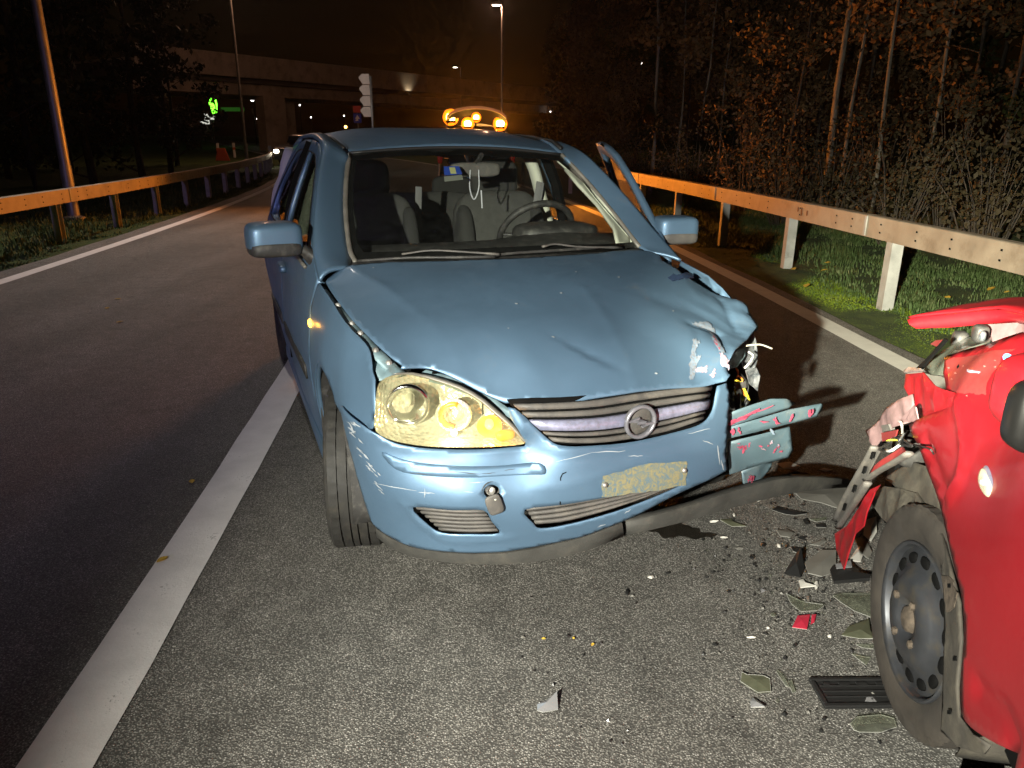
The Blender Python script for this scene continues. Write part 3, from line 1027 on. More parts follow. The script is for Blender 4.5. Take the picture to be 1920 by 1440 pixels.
for k, (u, y, h, r, kind, lean, lb) in enumerate(spots):
    far = y > 18
    tree(at_dist(u, y), y, h, r * .72, kind, 100 + k, lb, G_R, lean, .10 if kind != 'birch' else .25, 1.25 if kind != 'birch' else .8,
         9000 if kind != 'birch' else 3200, .05 if not far else .07, zb=.1)
M['leaf_dim'] = leaf_material('withered_leaf', [(.25, (.03, .026, .012)), (.5, (.055, .042, .02)), (.7, (.08, .055, .028)), (.85, (.06, .055, .022))], 1.4)
def bush(x, y, w, h, kind, seed, label, group, zb=0.0, n=1100, ls=.034):
    q = np.random.default_rng(seed)
    root = empty('bush', (x, y, zb))
    m = MB(); cs = []; rad = []
    for k in range(22):
        a = q.random() * 6.283; rr = w * .5 * math.sqrt(q.random())
        e = np.array([math.cos(a) * rr, math.sin(a) * rr, h * (.35 + .65 * q.random())])
        m.tube([(e[0] * .2, e[1] * .2, -.05), e * .6 + (0, 0, .05), e], [.012, .008, .003], 5, caps=False)
        for f in (.6, 1.0):
            cs.append(e * f); rad.append(.14 + .2 * q.random())
    m.build('stems', M['bark'], root)
    V, F = leaf_cloud(cs, rad, n // len(cs), ls, q)
    mesh_obj('foliage', V, F, M['leaf_dim'] if kind == 'green' else M['leaf_autumn'], root, smooth=False)
    return tag(root, label, 'bush', group)
bl = ['behind the nearest rail post', 'behind the second rail post', 'below the thickest birch', 'between the slim birches', 'above the blue mirror', 'right of the open blue door',
      'left of the tall slim birch', 'at the right picture edge', 'under the reddish trees', 'deep under the birches', 'beside the orange lit tree', 'in the dark right corner']
for k, (u, y, w_, h_, kd) in enumerate([(1700, 10.5, 1.8, 1.7, 'green'), (1480, 13.0, 1.8, 1.8, 'brown'), (1570, 12.4, 1.6, 1.6, 'green'), (1640, 14.0, 2, 2.2, 'brown'),
                                      (1300, 17.0, 2.2, 1.8, 'brown'), (1215, 22.0, 2.6, 2.0, 'green'), (1160, 25.0, 2.6, 2.3, 'brown'), (1880, 9.0, 1.6, 1.6, 'green'),
                                      (1400, 15.5, 2.0, 2.1, 'brown'), (1530, 16.5, 2.2, 2.6, 'brown'), (1085, 29.0, 2.4, 3.0, 'brown'), (1800, 10.8, 1.8, 2.2, 'green')]):
    bush(at_dist(u, y), y, w_, h_, kd, 300 + k, ('thin dark bush ' if kd == 'green' else 'thin autumn brown bush ') + bl[k], 'bushes behind the near rail', .02)
# the black wood on the other side
for k, (u, y, h, w_) in enumerate([(-60, 16, 9, 2.2), (60, 19, 10, 2.2), (170, 22, 10, 2.3), (265, 26, 10, 2.3), (318, 31, 9, 2.3), (10, 27, 13, 2.6), (130, 32, 13, 2.8), (330, 40, 9, 2.2)]):
    tree(at_dist(u, y), y, h, .12, 'green', 500 + k, ['unlit tree at the left picture edge', 'unlit tree behind the purple pole', 'unlit tree right of the purple pole', 'unlit tree above the orange rail middle',
         'unlit tree left of the green neon sign', 'tall unlit tree in the back at the left', 'tall unlit tree behind the purple pole top', 'unlit tree covering the bridge end'][k],
         'black trees across the road', 0, .04, w_, 3600, .10, zb=-.2)
# ================================================================== the blue car
YAW = R_(21.2538)
bf = Frame((.1042, 2.6782), (math.sin(YAW), -math.cos(YAW)))
blue = empty('blue_hatchback', (bf.o[0], bf.o[1], 0), bf.angle())
tag(blue, 'light blue hatchback with crumpled front corner and hazard lights on', 'car')

def car_paint(name, c, rough, metal, coat, flake=0.06, dirt=(.22, .20, .16), amount=(.60, .9)):
    m, nt, b = nodes(name)
    tc = nt.nodes.new('ShaderNodeTexCoord')
    n = noise(nt, 2.2, 4, .5, vec=tc.outputs['Object'])
    base = ramp(nt, n.outputs[0], [(.3, [x * .93 for x in c]), (.7, [min(1, x * 1.06) for x in c])])
    d1 = noise(nt, 7, 10, .75, vec=tc.outputs['Object'], dist=.4)
    f = ramp(nt, d1.outputs[0], [(amount[0], 0.0), (amount[1], .55)])
    dirtm = mix(nt, f.outputs[0], base.outputs[0], dirt)
    sp = noise(nt, 190, 2, .5, vec=tc.outputs['Object'])
    sf = ramp(nt, sp.outputs[0], [(.86, 0.0), (.90, .4)])
    c2 = mix(nt, sf.outputs[0], dirtm.outputs[0], (.6, .62, .62))
    nt.links.new(c2.outputs[0], b.inputs['Base Color'])
    rr = ramp(nt, d1.outputs[0], [(.3, rough * .85), (.8, min(1, rough * 1.35))])
    nt.links.new(rr.outputs[0], b.inputs['Roughness'])
    b.inputs['Metallic'].default_value = metal
    b.inputs['Coat Weight'].default_value = coat
    b.inputs['Coat Roughness'].default_value = .12
    w = noise(nt, 1.6, 2, .5, vec=tc.outputs['Object'])
    bump(nt, b, w.outputs[0], .02, .05)
    return m
M['blue'] = car_paint('blue_paint', (.115, .200, .305), .48, .48, .12)
M['blue_in'] = mat('blue_primer', (.16, .24, .27), .6, .2, var=.3, vs=20, dirt=(.10, .10, .09), ds=30)
M['plastic'] = mat('black_plastic', (.030, .029, .028), .55, var=.25, vs=15, dirt=(.10, .095, .085), ds=25, bmp=.2, bs=400)
M['plastic_grey'] = mat('grey_plastic', (.085, .08, .075), .6, var=.2, vs=12, dirt=(.15, .135, .115), ds=18, bmp=.15, bs=300)
M['lip'] = mat('dusty_rubber_lip', (.045, .044, .040), .75, var=.22, vs=9, dirt=(.085, .08, .068), ds=12, bmp=.25, bs=200)
M['rubber'] = mat('tyre_rubber', (.022, .021, .019), .75, var=.25, vs=20, dirt=(.05, .045, .036), ds=14, bmp=.2, bs=200)
M['rubber_dust'] = mat('dusty_tyre_groove', (.20, .18, .14), .9, var=.2, vs=20)
M['black'] = mat('matt_black', (.005, .005, .005), .85, spec=.08)
M['chrome'] = mat('chrome', (.75, .75, .76), .12, 1.0)
M['chrome_dull'] = mat('dull_chrome', (.34, .35, .50), .42, .55, var=.18, vs=60, dirt=(.25, .24, .26), ds=90)
M['steel'] = mat('bare_steel', (.42, .41, .39), .45, .7, var=.3, vs=25, dirt=(.18, .15, .12), ds=40)
M['alloy'] = mat('alloy_rim', (.35, .35, .36), .35, .8, var=.1)
M['screen'] = glass('windscreen_glass', (.93, .96, .93), haze=.012, hazec=(.45, .47, .45))
M['sideglass'] = glass('side_glass', (.55, .60, .55), haze=.01, hazec=(.4, .4, .4))
M['frit'] = mat('black_glass_border', (.006, .006, .006), .15)
M['trim_cream'] = mat('pale_pillar_trim', (.62, .63, .52), .8, var=.06, vs=9)
M['cloth'] = mat('grey_seat_cloth', (.065, .065, .06), .95, var=.2, vs=30, bmp=.3, bs=500)
M['cloth_dark'] = mat('dark_seat_cloth', (.032, .032, .03), .95, var=.2, vs=30, bmp=.3, bs=500)
M['belt'] = mat('grey_seat_belt', (.20, .20, .20), .85, bmp=.2, bs=600)
M['seal'] = mat('rubber_seal', (.014, .014, .014), .5)
M['seal_grey'] = mat('worn_rubber_seal', (.16, .15, .13), .45, var=.25, vs=14)

S_hood = Surf('xy', [
    (-.21, -.752, .905), (-.274, -.646, .95), (-.20, -.33, .963), (-.14, 0, .968), (-.20, .33, .961), (-.30, .63, .942), (-.33, .72, .912),
    (0, -.745, .885), (0, -.605, .918), (.05, -.3, .938), (.08, 0, .943), (.05, .3, .936), (0, .6, .905), (-.05, .70, .873),
    (.2, -.735, .866), (.22, -.555, .880), (.26, -.29, .895), (.28, 0, .895), (.26, .29, .885), (.2, .56, .855), (.14, .67, .835),
    (.36, -.708, .835), (.40, -.50, .833), (.45, -.27, .838), (.47, 0, .835), (.45, .28, .822), (.36, .54, .80), (.25, .70, .825),
    (.43, -.675, .805), (.48, -.475, .785), (.55, -.28, .777), (.60, 0, .768), (.58, .26, .76), (.50, .46, .775), (.38, .66, .79),
    (.474, -.645, .78), (.471, -.559, .77), (.518, -.494, .745), (.559, -.427, .71), (.602, -.37, .685), (.645, -.2, .692), (.686, 0, .70), (.672, .296, .692), (.683, .335, .70),
    (.626, .38, .76), (.417, .642, .78), (.30, .70, .80)], 1.2e-3)
S_bump = Surf('pol', [
    (.20, -.78, .60), (.27, -.778, .543), (.33, -.768, .458), (.366, -.749, .344), (.36, -.725, .235),
    (.545, -.728, .635), (.565, -.683, .60), (.615, -.525, .58), (.663, -.335, .58), (.675, -.36, .62), (.66, -.37, .66),
    (.69, 0, .685), (.735, 0, .565), (.715, .3, .56), (.675, .3, .685), (.69, -.25, .665), (.72, -.25, .575),
    (.455, -.745, .45), (.588, -.665, .45), (.678, -.5, .45), (.728, -.3, .45), (.757, 0, .45), (.735, .3, .45), (.70, .40, .44),
    (.43, -.715, .30), (.565, -.61, .30), (.655, -.44, .30), (.715, -.2, .30), (.735, 0, .30), (.715, .3, .31),
    (.43, -.685, .22), (.575, -.56, .215), (.66, -.3, .21), (.685, 0, .21), (.68, .25, .22)], 1e-4)
S_light = Surf('pol', [
    (.514, -.71, .76), (.545, -.728, .66), (.548, -.726, .64), (.566, -.681, .602), (.614, -.525, .583), (.662, -.335, .583),
    (.478, -.60, .757), (.52, -.49, .728), (.57, -.42, .695), (.61, -.37, .655), (.575, -.62, .68), (.61, -.52, .66), (.635, -.43, .64)], 1e-4)
side_pts = [
    (.52, -.715, .755), (.545, -.728, .65), (.48, -.75, .62), (.35, -.785, .62), (.2, -.79, .62), (0, -.803, .66), (-.2, -.80, .62), (-.36, -.775, .3),
    (.40, -.704, .828), (.25, -.738, .858), (0, -.752, .887), (-.25, -.762, .905), (.3, -.765, .75), (0, -.785, .78),
    (-.5, -.795, .75), (-1.0, -.80, .75), (-1.5, -.805, .75), (-2.0, -.815, .76), (-2.5, -.828, .74), (-2.85, -.78, .75),
    (-.45, -.80, .5), (-1.0, -.812, .5), (-1.5, -.815, .5), (-2.1, -.82, .5), (-2.85, -.775, .5),
    (-.42, -.765, .2), (-1.0, -.775, .2), (-1.5, -.775, .2), (-2.1, -.775, .2), (-2.9, -.74, .3),
    (-.5, -.775, .93), (-1.0, -.782, .935), (-1.5, -.785, .94), (-2.0, -.787, .95), (-2.5, -.775, .95), (-2.85, -.73, .95),
    (-.6, -.712, 1.13), (-1.0, -.712, 1.15), (-1.5, -.712, 1.15), (-2.0, -.71, 1.15), (-2.5, -.69, 1.15), (-2.8, -.65, 1.15),
    (-.9, -.645, 1.30), (-1.3, -.64, 1.32), (-1.7, -.638, 1.32), (-2.2, -.63, 1.31), (-2.6, -.615, 1.28),
    (-1.2, -.605, 1.385), (-1.6, -.60, 1.395), (-2.2, -.595, 1.375)]
S_right = Surf('xz', side_pts, 1e-4, sign=-1)
S_left = Surf('xz', [(x, -y, z) for x, y, z in side_pts], 1e-4, sign=1)
S_screen = Surf('yz', [(-.19, 0, .965), (-.245, .4, .955), (-.245, -.4, .955), (-.40, .68, .935), (-.40, -.68, .935),
    (-.59, 0, 1.17), (-.63, .35, 1.165), (-.63, -.35, 1.165), (-.73, .60, 1.15), (-.73, -.60, 1.15),
    (-.99, 0, 1.365), (-.985, .3, 1.36), (-.985, -.3, 1.36), (-.965, .52, 1.335), (-.965, -.52, 1.335)], 1e-4)
S_roof = Surf('xy', [(-.95, 0, 1.355), (-.95, .5, 1.325), (-.95, -.5, 1.325), (-1.15, 0, 1.405), (-1.15, .52, 1.37), (-1.15, -.52, 1.37), (-1.6, 0, 1.443), (-1.6, .5, 1.415), (-1.6, -.5, 1.415),
    (-1.6, .58, 1.385), (-1.6, -.58, 1.385), (-2.2, 0, 1.432), (-2.2, .5, 1.405), (-2.2, -.5, 1.405), (-2.75, 0, 1.385), (-2.75, .5, 1.35), (-2.75, -.5, 1.35)], 1e-4)
S_rear = Surf('yz', [(-2.78, 0, 1.36), (-2.74, .5, 1.34), (-2.74, -.5, 1.34), (-2.98, 0, .95), (-2.92, .55, .95), (-2.92, -.55, .95), (-3.05, 0, .7), (-3.0, .6, .7), (-3.0, -.6, .7),
    (-3.08, 0, .4), (-3.02, .6, .4), (-3.02, -.6, .4), (-2.8, .74, .7), (-2.8, -.74, .7), (-2.86, -.72, .45), (-2.86, .72, .45), (-2.78, .66, 1.1), (-2.78, -.66, 1.1)], 1e-4, sign=-1)

H = lambda s, uv: s.hits(bf, uv)
B = bf.at

# ---- bonnet, with the dents and folds of the impact
def seg_d(P, a, b):
    a = np.array(a[:2]); b = np.array(b[:2]); ab = b - a
    t = np.clip(((P[:, :2] - a) @ ab) / (ab @ ab), 0, 1)
    q = P[:, :2] - a - t[:, None] * ab
    return np.hypot(q[:, 0], q[:, 1]), t, (q @ np.array([-ab[1], ab[0]])) / np.hypot(*ab)
hp = lambda u, v: S_hood.hit(bf, u, v)
dents = [(hp(1042, 634), hp(1172, 700), -.010, .030, 2), (hp(1095, 540), hp(1195, 730), .0035, .03, 1),
         (hp(1298, 607), hp(1345, 622), -.010, .016, 1), (hp(1345, 622), hp(1368, 690), -.016, .014, 1), (hp(1308, 620), hp(1302, 712), -.006, .010, 1), (hp(1330, 690), hp(1362, 660), .007, .015, 1),
         (hp(1352, 560), hp(1382, 618), -.014, .016, 1), (hp(1376, 560), hp(1406, 610), .004, .012, 1), (hp(1230, 560), hp(1345, 600), -.004, .05, 0)]
def hood_disp(P):
    z = np.zeros(len(P))
    for a, b, am, w, tap in dents:
        d, t, s = seg_d(P, a, b)
        if tap == 0: z += am * np.exp(-(d / w) ** 2)
        elif tap == 1: z += am * np.exp(-d / w)
        else: z += am * np.exp(-d / w) * np.where(s > 0, 1.0, np.exp(-np.abs(s) / .004)) * np.sin(np.pi * np.clip(t, .08, .92))
    # sharp character crease each side
    for sg in (-1, 1):
        pa, pb = np.array((-.274, .646 * sg)), np.array((.50, .46 * sg))
        d, t, s = seg_d(P, pa, pb)
        z += .006 * np.exp(-d / .035) * np.clip(1.4 - t * 1.3, 0, 1) * (1 if sg < 0 else .6)
    # crumple of the struck corner
    k = np.clip((P[:, 1] - .40) / .12, 0, 1) * np.clip((P[:, 0] - .22) / .12, 0, 1)
    tri = lambda x: np.abs(((x / 6.283) % 1.0) - .5) * 4 - 1
    z += k * (.004 * tri(P[:, 0] * 30 + P[:, 1] * 17) + .003 * tri(P[:, 1] * 45 - P[:, 0] * 30))
    return np.stack([z * 0, z * 0, z], 1)
out = crv([(-.215, -.742, .9), (0, -.735, .88), (.2, -.722, .86), (.35, -.692, .83), (.43, -.655, .8), (.462, -.628, .78)], 5)
out += crv(H(S_hood, [(752, 690), (800, 690), (850, 708), (900, 734), (945, 754)]), 5)[0:]
out += crv(H(S_hood, [(948, 755), (1020, 755), (1100, 749), (1190, 736), (1270, 727), (1340, 719)]), 5)
out += lin(H(S_hood, [(1343, 718), (1362, 713), (1369, 700), (1363, 680), (1372, 664), (1396, 640), (1417, 614)]), 4)
out += lin(H(S_hood, [(1419, 611), (1396, 567), (1332, 546), (1280, 514), (1242, 490)]), 4)
out += crv([(-.33, .70, .92), (-.30, .62, .94), (-.21, .33, .96), (-.15, 0, .97), (-.21, -.33, .96), (-.275, -.64, .95), (-.235, -.735, .91)], 5)
_o = []
for p in out:
    if not _o or np.linalg.norm(np.array(p)[:2] - np.array(_o[-1])[:2]) > .004: _o.append(p)
hood = cut('hood', S_hood, _o, M['blue'], blue, step=.014, solid=.006, disp=hood_disp)
tag(hood, 'dented blue bonnet, creased and torn at one corner')

def hoodpt(P, off):
    P = np.atleast_2d(P)
    Q = S_hood.pt(P[:, :2], off)
    return Q + hood_disp(Q)
# paint torn to primer and pale scuffs on the crumpled corner
M['scuff_white'] = mat('bare_scuff', (.22, .24, .28), .5, .2, var=.35, vs=60, dirt=(.18, .26, .36), ds=120, dmin=.48, dmax=.56)
M['scuff_red'] = mat('red_paint_rub', (.30, .05, .09), .5, var=.3, vs=40)
M['scuff_pink'] = mat('pale_red_rub', (.30, .20, .24), .55, var=.25, vs=50, dirt=(.2, .27, .36), ds=110, dmin=.5, dmax=.56)
M['chip'] = mat('paint_chip', (.34, .38, .42), .5)
M['wet'] = mat('dark_wet_mark', (.06, .10, .20), .25, .3)
def decal(name, surf, uvs, m, parent, off=.0025, fn=None, step=.012):
    pts = surf.hits(bf, uvs)
    o2 = surf.p2(np.array(pts))
    V, F = fill2d(o2, [], step)
    P = surf.pt(V, off)
    if fn: P = fn(P)
    return mesh_obj(name, P, F, m, parent, True)
def on_hood(P):
    Q = P + hood_disp(P); return Q + np.array([0, 0, .0022])
def ragged(uvs, amp, seed, n=4):
    q = np.random.default_rng(seed); o = []
    for (a, b) in zip(uvs, uvs[1:] + uvs[:1]):
        for k in range(n):
            t = k / n
            o.append((a[0] + (b[0] - a[0]) * t + q.normal(0, amp), a[1] + (b[1] - a[1]) * t + q.normal(0, amp)))
    return o
for k, (uv, m) in enumerate([
        ([(1298, 605), (1328, 606), (1342, 618), (1350, 640), (1362, 664), (1352, 668), (1340, 646), (1330, 622), (1300, 609)], 'scuff_white'),
        ([(1299, 638), (1305, 634), (1312, 642), (1306, 652), (1305, 668), (1316, 668), (1310, 680), (1300, 712), (1292, 714), (1294, 682)], 'scuff_white'),
        ([(1304, 691), (1325, 691), (1325, 702), (1306, 699)], 'scuff_pink'),
        ([(1348, 664), (1366, 668), (1368, 688), (1352, 688)], 'scuff_pink'),
        ([(1332, 622), (1344, 638), (1350, 660), (1343, 650)], 'scuff_red'),
        ([(1330, 706), (1342, 695), (1340, 712)], 'scuff_pink')]):
    decal('torn_paint', S_hood, ragged(uv, 1.3, 40 + k, 8), M[m], hood, fn=on_hood)
decal('wet_mark', S_hood, ragged([(1252, 523), (1262, 516), (1275, 517), (1285, 513), (1302, 517), (1300, 524), (1282, 525), (1272, 529), (1258, 528)], .8, 9), M['wet'], hood, fn=on_hood)
for k, (u, v, s) in enumerate([(1080, 512, 2.5), (968, 572, 3), (1052, 552, 2.5), (953, 618, 1.8), (1037, 634, 3.5), (1160, 522, 2.5), (1230, 703, 3.5), (1262, 585, 2), (700, 505, 2)]):
    decal('paint_chip', S_hood, [(u - s, v), (u - s * .3, v - s * .5), (u + s, v - s * .2), (u + s * .4, v + s * .5)], M['chip'], hood, fn=on_hood, step=.02)

# ---- bumper skin
arch_edge = [(.21, -.78, .598), (.272, -.777, .543), (.332, -.768, .458), (.366, -.749, .344), (.366, -.728, .246)]
out = crv(arch_edge[::-1], 4)
out += crv(H(S_bump, [(640, 762), (668, 790), (703, 813), (740, 831), (800, 841), (860, 843), (920, 842), (983, 837)]), 4)
out += lin(H(S_bump, [(986, 831), (972, 806), (957, 784), (952, 764)]), 3)
out += crv(H(S_bump, [(965, 766), (985, 782), (1008, 806), (1032, 827), (1055, 836), (1110, 836), (1190, 828), (1280, 807), (1318, 793), (1336, 770), (1343, 738)]), 4)
out += lin(H(S_bump, [(1346, 724), (1363, 718), (1369, 740), (1365, 800), (1361, 850), (1364, 880)]), 4)
out += crv(H(S_bump, [(1360, 884), (1300, 913), (1250, 937), (1170, 977), (1100, 1004), (1055, 1015), (1000, 1026), (950, 1034), (890, 1037), (833, 1034), (768, 1024), (730, 1006), (708, 992)]), 4)
_o = []
for p in out:
    if not _o or np.linalg.norm(np.array(p) - np.array(_o[-1])) > .004: _o.append(p)
vent_uv = [(774, 951), (850, 957), (906, 957), (922, 978), (936, 1001), (880, 1003), (828, 1000), (800, 983)]
low_uv = [(984, 956), (1060, 946), (1150, 930), (1240, 911), (1285, 905), (1262, 918), (1200, 944), (1130, 968), (1060, 986), (1014, 992), (1000, 982)]
vent = crv(H(S_bump, vent_uv), 3, True); lowg = crv(H(S_bump, low_uv), 3, True)
hole_tow = H(S_bump, [(922 + 15 * math.cos(t), 922 + 13 * math.sin(t)) for t in np.linspace(0, 6.283, 17)[:-1]])
# soft press lines under the lamp and round the vent
bl = lambda uv: [S_bump.p2(S_bump.hit(bf, *q)) for q in uv]
lines = [(bl([(712, 838), (770, 858), (850, 864), (950, 862), (1000, 858)]), -.0025, .006),
         (bl([(755, 942), (790, 985), (830, 1012), (880, 1016), (960, 1008)]), .004, .008),
         (bl([(1000, 915), (1060, 912), (1200, 862), (1350, 838)]), .002, .012),
         (bl([(1010, 850), (1070, 862), (1190, 852), (1330, 815)]), -.002, .010)]
def bump_disp(q):
    d = np.zeros(len(q))
    for pl, am, w in lines:
        best = np.full(len(q), 9.)
        for a, b in zip(pl[:-1], pl[1:]):
            ab = b - a; t = np.clip(((q - a) @ ab) / (ab @ ab), 0, 1)
            best = np.minimum(best, np.hypot(*(q - a - t[:, None] * ab).T))
        d += am * np.exp(-(best / w) ** 2)
    return d
S_bump.disp = bump_disp
bumper = cut('front_bumper', S_bump, _o, M['blue'], blue, [vent, lowg, hole_tow], step=.013, solid=.005)
tag(bumper, 'scratched blue front bumper, torn off at one end')
mould = crv(H(S_bump, [(717, 848), (760, 862), (850, 872), (950, 871), (1012, 867), (1023, 886), (1000, 889), (900, 894), (800, 891), (742, 878)]), 3, True)
cut('bumper_moulding', S_bump, mould, M['blue'], bumper, step=.012, off=.0045, solid=.006)
# number plate recess without its plate: glue left behind, two screws
M['glue'] = None
def glue_material():
    m, nt, b = nodes('dried_glue')
    tc = nt.nodes.new('ShaderNodeTexCoord')
    n = noise(nt, 55, 6, .7, vec=tc.outputs['Object'], dist=1.2)
    c = ramp(nt, n.outputs[0], [(.38, (.09, .15, .20)), (.47, (.15, .165, .13)), (.60, (.24, .21, .11)), (.8, (.17, .15, .09))])
    nt.links.new(c.outputs[0], b.inputs['Base Color']); b.inputs['Roughness'].default_value = .8
    bump(nt, b, n.outputs[0], .6, .002)
    return m
M['glue'] = glue_material()
gl = decal('plate_glue', S_bump, ragged([(1128, 893), (1165, 881), (1215, 868), (1286, 864), (1287, 884), (1285, 909), (1230, 919), (1180, 926), (1129, 932)], .8, 3), M['glue'], bumper, off=.003)
tag(gl, 'yellow dried glue where the number plate was')
for u, v in ((1133, 908), (1281, 881)):
    p = S_bump.hit(bf, u, v)
    MB().lathe([(0.0001, .012), (.006, .011), (.0085, .006), (.009, 0)], 12, 'x', p).build('plate_screw', M['steel'], bumper, smooth=True)
decal('panel_seam', S_bump, [(1049, 946), (1050, 895), (1054, 887), (1062, 884), (1062, 886), (1055, 889), (1052, 896), (1051.5, 946)], M['black'], bumper, off=.0015)
# scratches
q = np.random.default_rng(21)
def scratch(u0, v0, u1, v1, w, m, surf=S_bump, par=None, off=.002):
    n = 5; du, dv2 = u1 - u0, v1 - v0; L = math.hypot(du, dv2) + 1e-6; nx, ny = -dv2 / L, du / L
    a = []; b = []
    for k in range(n + 1):
        t = k / n; ww = w * (math.sin(math.pi * min(max(t, .06), .94)) * .7 + .15) * (.7 + .6 * q.random())
        cx, cy = u0 + du * t + q.normal(0, .4), v0 + dv2 * t + q.normal(0, .4)
        a.append((cx + nx * ww, cy + ny * ww)); b.append((cx - nx * ww, cy - ny * ww))
    return decal('scratch', surf, a + b[::-1], M[m], par or bumper, off=off, step=.02)
for k in range(26):
    t = q.random()
    u = 656 + 58 * t + q.normal(0, 5); v = 795 + 130 * t + q.normal(0, 6)
    L = 6 + 13 * q.random()
    scratch(u, v, u + L * .8, v + L * .75, .5 + .9 * q.random(), 'chip')
for a in [(656, 793, 665, 812, 2.0), (662, 792, 676, 800, 1.8), (655, 812, 668, 808, 1.4), (786, 923, 815, 924, 1.0), (797, 916, 797, 932, .9), (700, 905, 780, 920, .8), (880, 905, 908, 903, .7), (870, 921, 888, 923, .6), (1043, 866, 1110, 848, .8), (1110, 848, 1172, 845, .8), (1178, 855, 1206, 854, .8), (1290, 813, 1330, 803, .8), (1318, 826, 1335, 832, .8), (1344, 835, 1349, 870, 1.3), (1351, 862, 1356, 882, 1.3), (1120, 988, 1135, 982, .9), (1170, 962, 1182, 955, 1), (1205, 706, 1225, 700, .1)][:17]:
    scratch(*a, 'chip')
for a in [(855, 882, 900, 886, .7), (770, 884, 812, 889, .6), (900, 886, 930, 884, .6), (945, 880, 965, 876, .7)]:
    scratch(*a, 'plastic', off=.0095)

# ---- tow-eye cover hanging open
tw = S_bump.hit(bf, 922, 922)
MB().lathe([(.028, -.004), (.026, -.03), (.001, -.032)], 20, 'x', tw).build('tow_socket', M['plastic_grey'], bumper, smooth=True)
MB().lathe([(.013, .0), (.013, -.02), (.001, -.02)], 14, 'x', tw + (.004, -.004, .004)).build('tow_eye', M['steel'], bumper, smooth=True)
tc_ = S_bump.hit(bf, 924, 942)
m_ = MB(); m_.pod(tc_ + (.014, 0, 0), (.012, .046, .062), .5, .6, M=rotm('Z', -10) @ rotm('X', 18)); m_.build('tow_cover', M['plastic_grey'], bumper, smooth=True)
MB().tube([tw + (.004, .004, -.012), tw + (.02, .006, -.022), tc_ + (.018, .0, .02)], .004, 6).build('tow_strap', M['trim_cream'], bumper, smooth=True)

# ---- slatted vents and grille
def slats(name, top, bot, bands, par, mats, off=-.012, solid=.008, ns=14):
    top = crv([np.array(t, float) for t in top], 6); bot = crv([np.array(t, float) for t in bot], 6)
    def samp(c, s):
        i = min(int(s * (len(c) - 1)), len(c) - 2); f = s * (len(c) - 1) - i
        return c[i] * (1 - f) + c[i + 1] * f
    for k, (f0, f1) in enumerate(bands):
        up = []; lo = []
        for i in range(ns + 1):
            s = i / ns
            a, b = samp(top, s), samp(bot, s)
            up.append(tuple(a + (b - a) * f0)); lo.append(tuple(a + (b - a) * f1))
        pts = S_bump.hits(bf, up + lo[::-1])
        n = ns + 1
        vs = []
        for i in range(n):      # rounded blade: recessed at its edges, proud in the middle
            A_, B_ = pts[i], pts[2 * n - 1 - i]
            rad = (A_ + B_) / 2 - np.array([PX0, 0, 0]); rad[2] = 0; rad /= np.linalg.norm(rad)
            for f, o in ((0, off - solid), (.12, off - .002), (.5, off), (.88, off - .002), (1, off - solid)):
                vs.append(A_ + (B_ - A_) * f + rad * o)
        fs = [(i * 5 + j, i * 5 + j + 1, (i + 1) * 5 + j + 1, (i + 1) * 5 + j) for i in range(n - 1) for j in range(4)]
        mesh_obj(name, vs, fs, mats[k % len(mats)] if len(mats) > 1 else mats[0], par, True, solid=.003)
gtop = [(962, 760), (1050, 757), (1120, 752), (1190, 741), (1260, 732), (1340, 724)]
gbot = [(1040, 832), (1080, 835), (1130, 834), (1190, 826), (1260, 811), (1322, 790)]
gr = empty('grille'); gr.parent = blue
tag(gr, 'grey slatted grille with a dull metal bar and round emblem')
gpts = crv(H(S_bump, [(948, 757), (1050, 753), (1120, 747), (1190, 736), (1260, 727), (1346, 718), (1346, 738), (1338, 774), (1318, 798), (1280, 812), (1190, 833), (1110, 841), (1050, 841), (1028, 830), (1005, 808), (980, 784)]), 2, True)
cut('grille_back', S_bump, gpts, M['black'], gr, step=.03, off=-.035, solid=.003)
slats('slat', gtop, gbot, [(.0, .17), (.21, .36), (.72, .82), (.86, .99)], gr, [M['plastic_grey']], off=-.006)
slats('metal_bar', gtop, gbot, [(.39, .68)], gr, [M['chrome_dull']], off=.002)
lb_, tb_ = [(775, 953), (850, 959), (906, 959)], [(826, 1000), (880, 1003), (935, 1001)]
vt = empty('side_vent'); vt.parent = blue
cut('vent_back', S_bump, crv(H(S_bump, vent_uv), 2, True), M['black'], vt, step=.03, off=-.03, solid=.003)
slats('slat', lb_, tb_, [(k / 6 + .015, k / 6 + .15) for k in range(6)], vt, [M['plastic_grey']], off=-.008, solid=.012, ns=6)
lo_ = empty('lower_grille'); lo_.parent = blue
cut('vent_back', S_bump, crv(H(S_bump, low_uv), 2, True), M['black'], lo_, step=.03, off=-.04, solid=.003)
slats('slat', [(985, 957), (1060, 947), (1150, 931), (1240, 912), (1282, 906)], [(1006, 990), (1060, 985), (1130, 967), (1200, 943), (1268, 914)], [(k / 4 + .015, k / 4 + .20) for k in range(4)], lo_, [M['plastic_grey']], off=-.012, solid=.015)
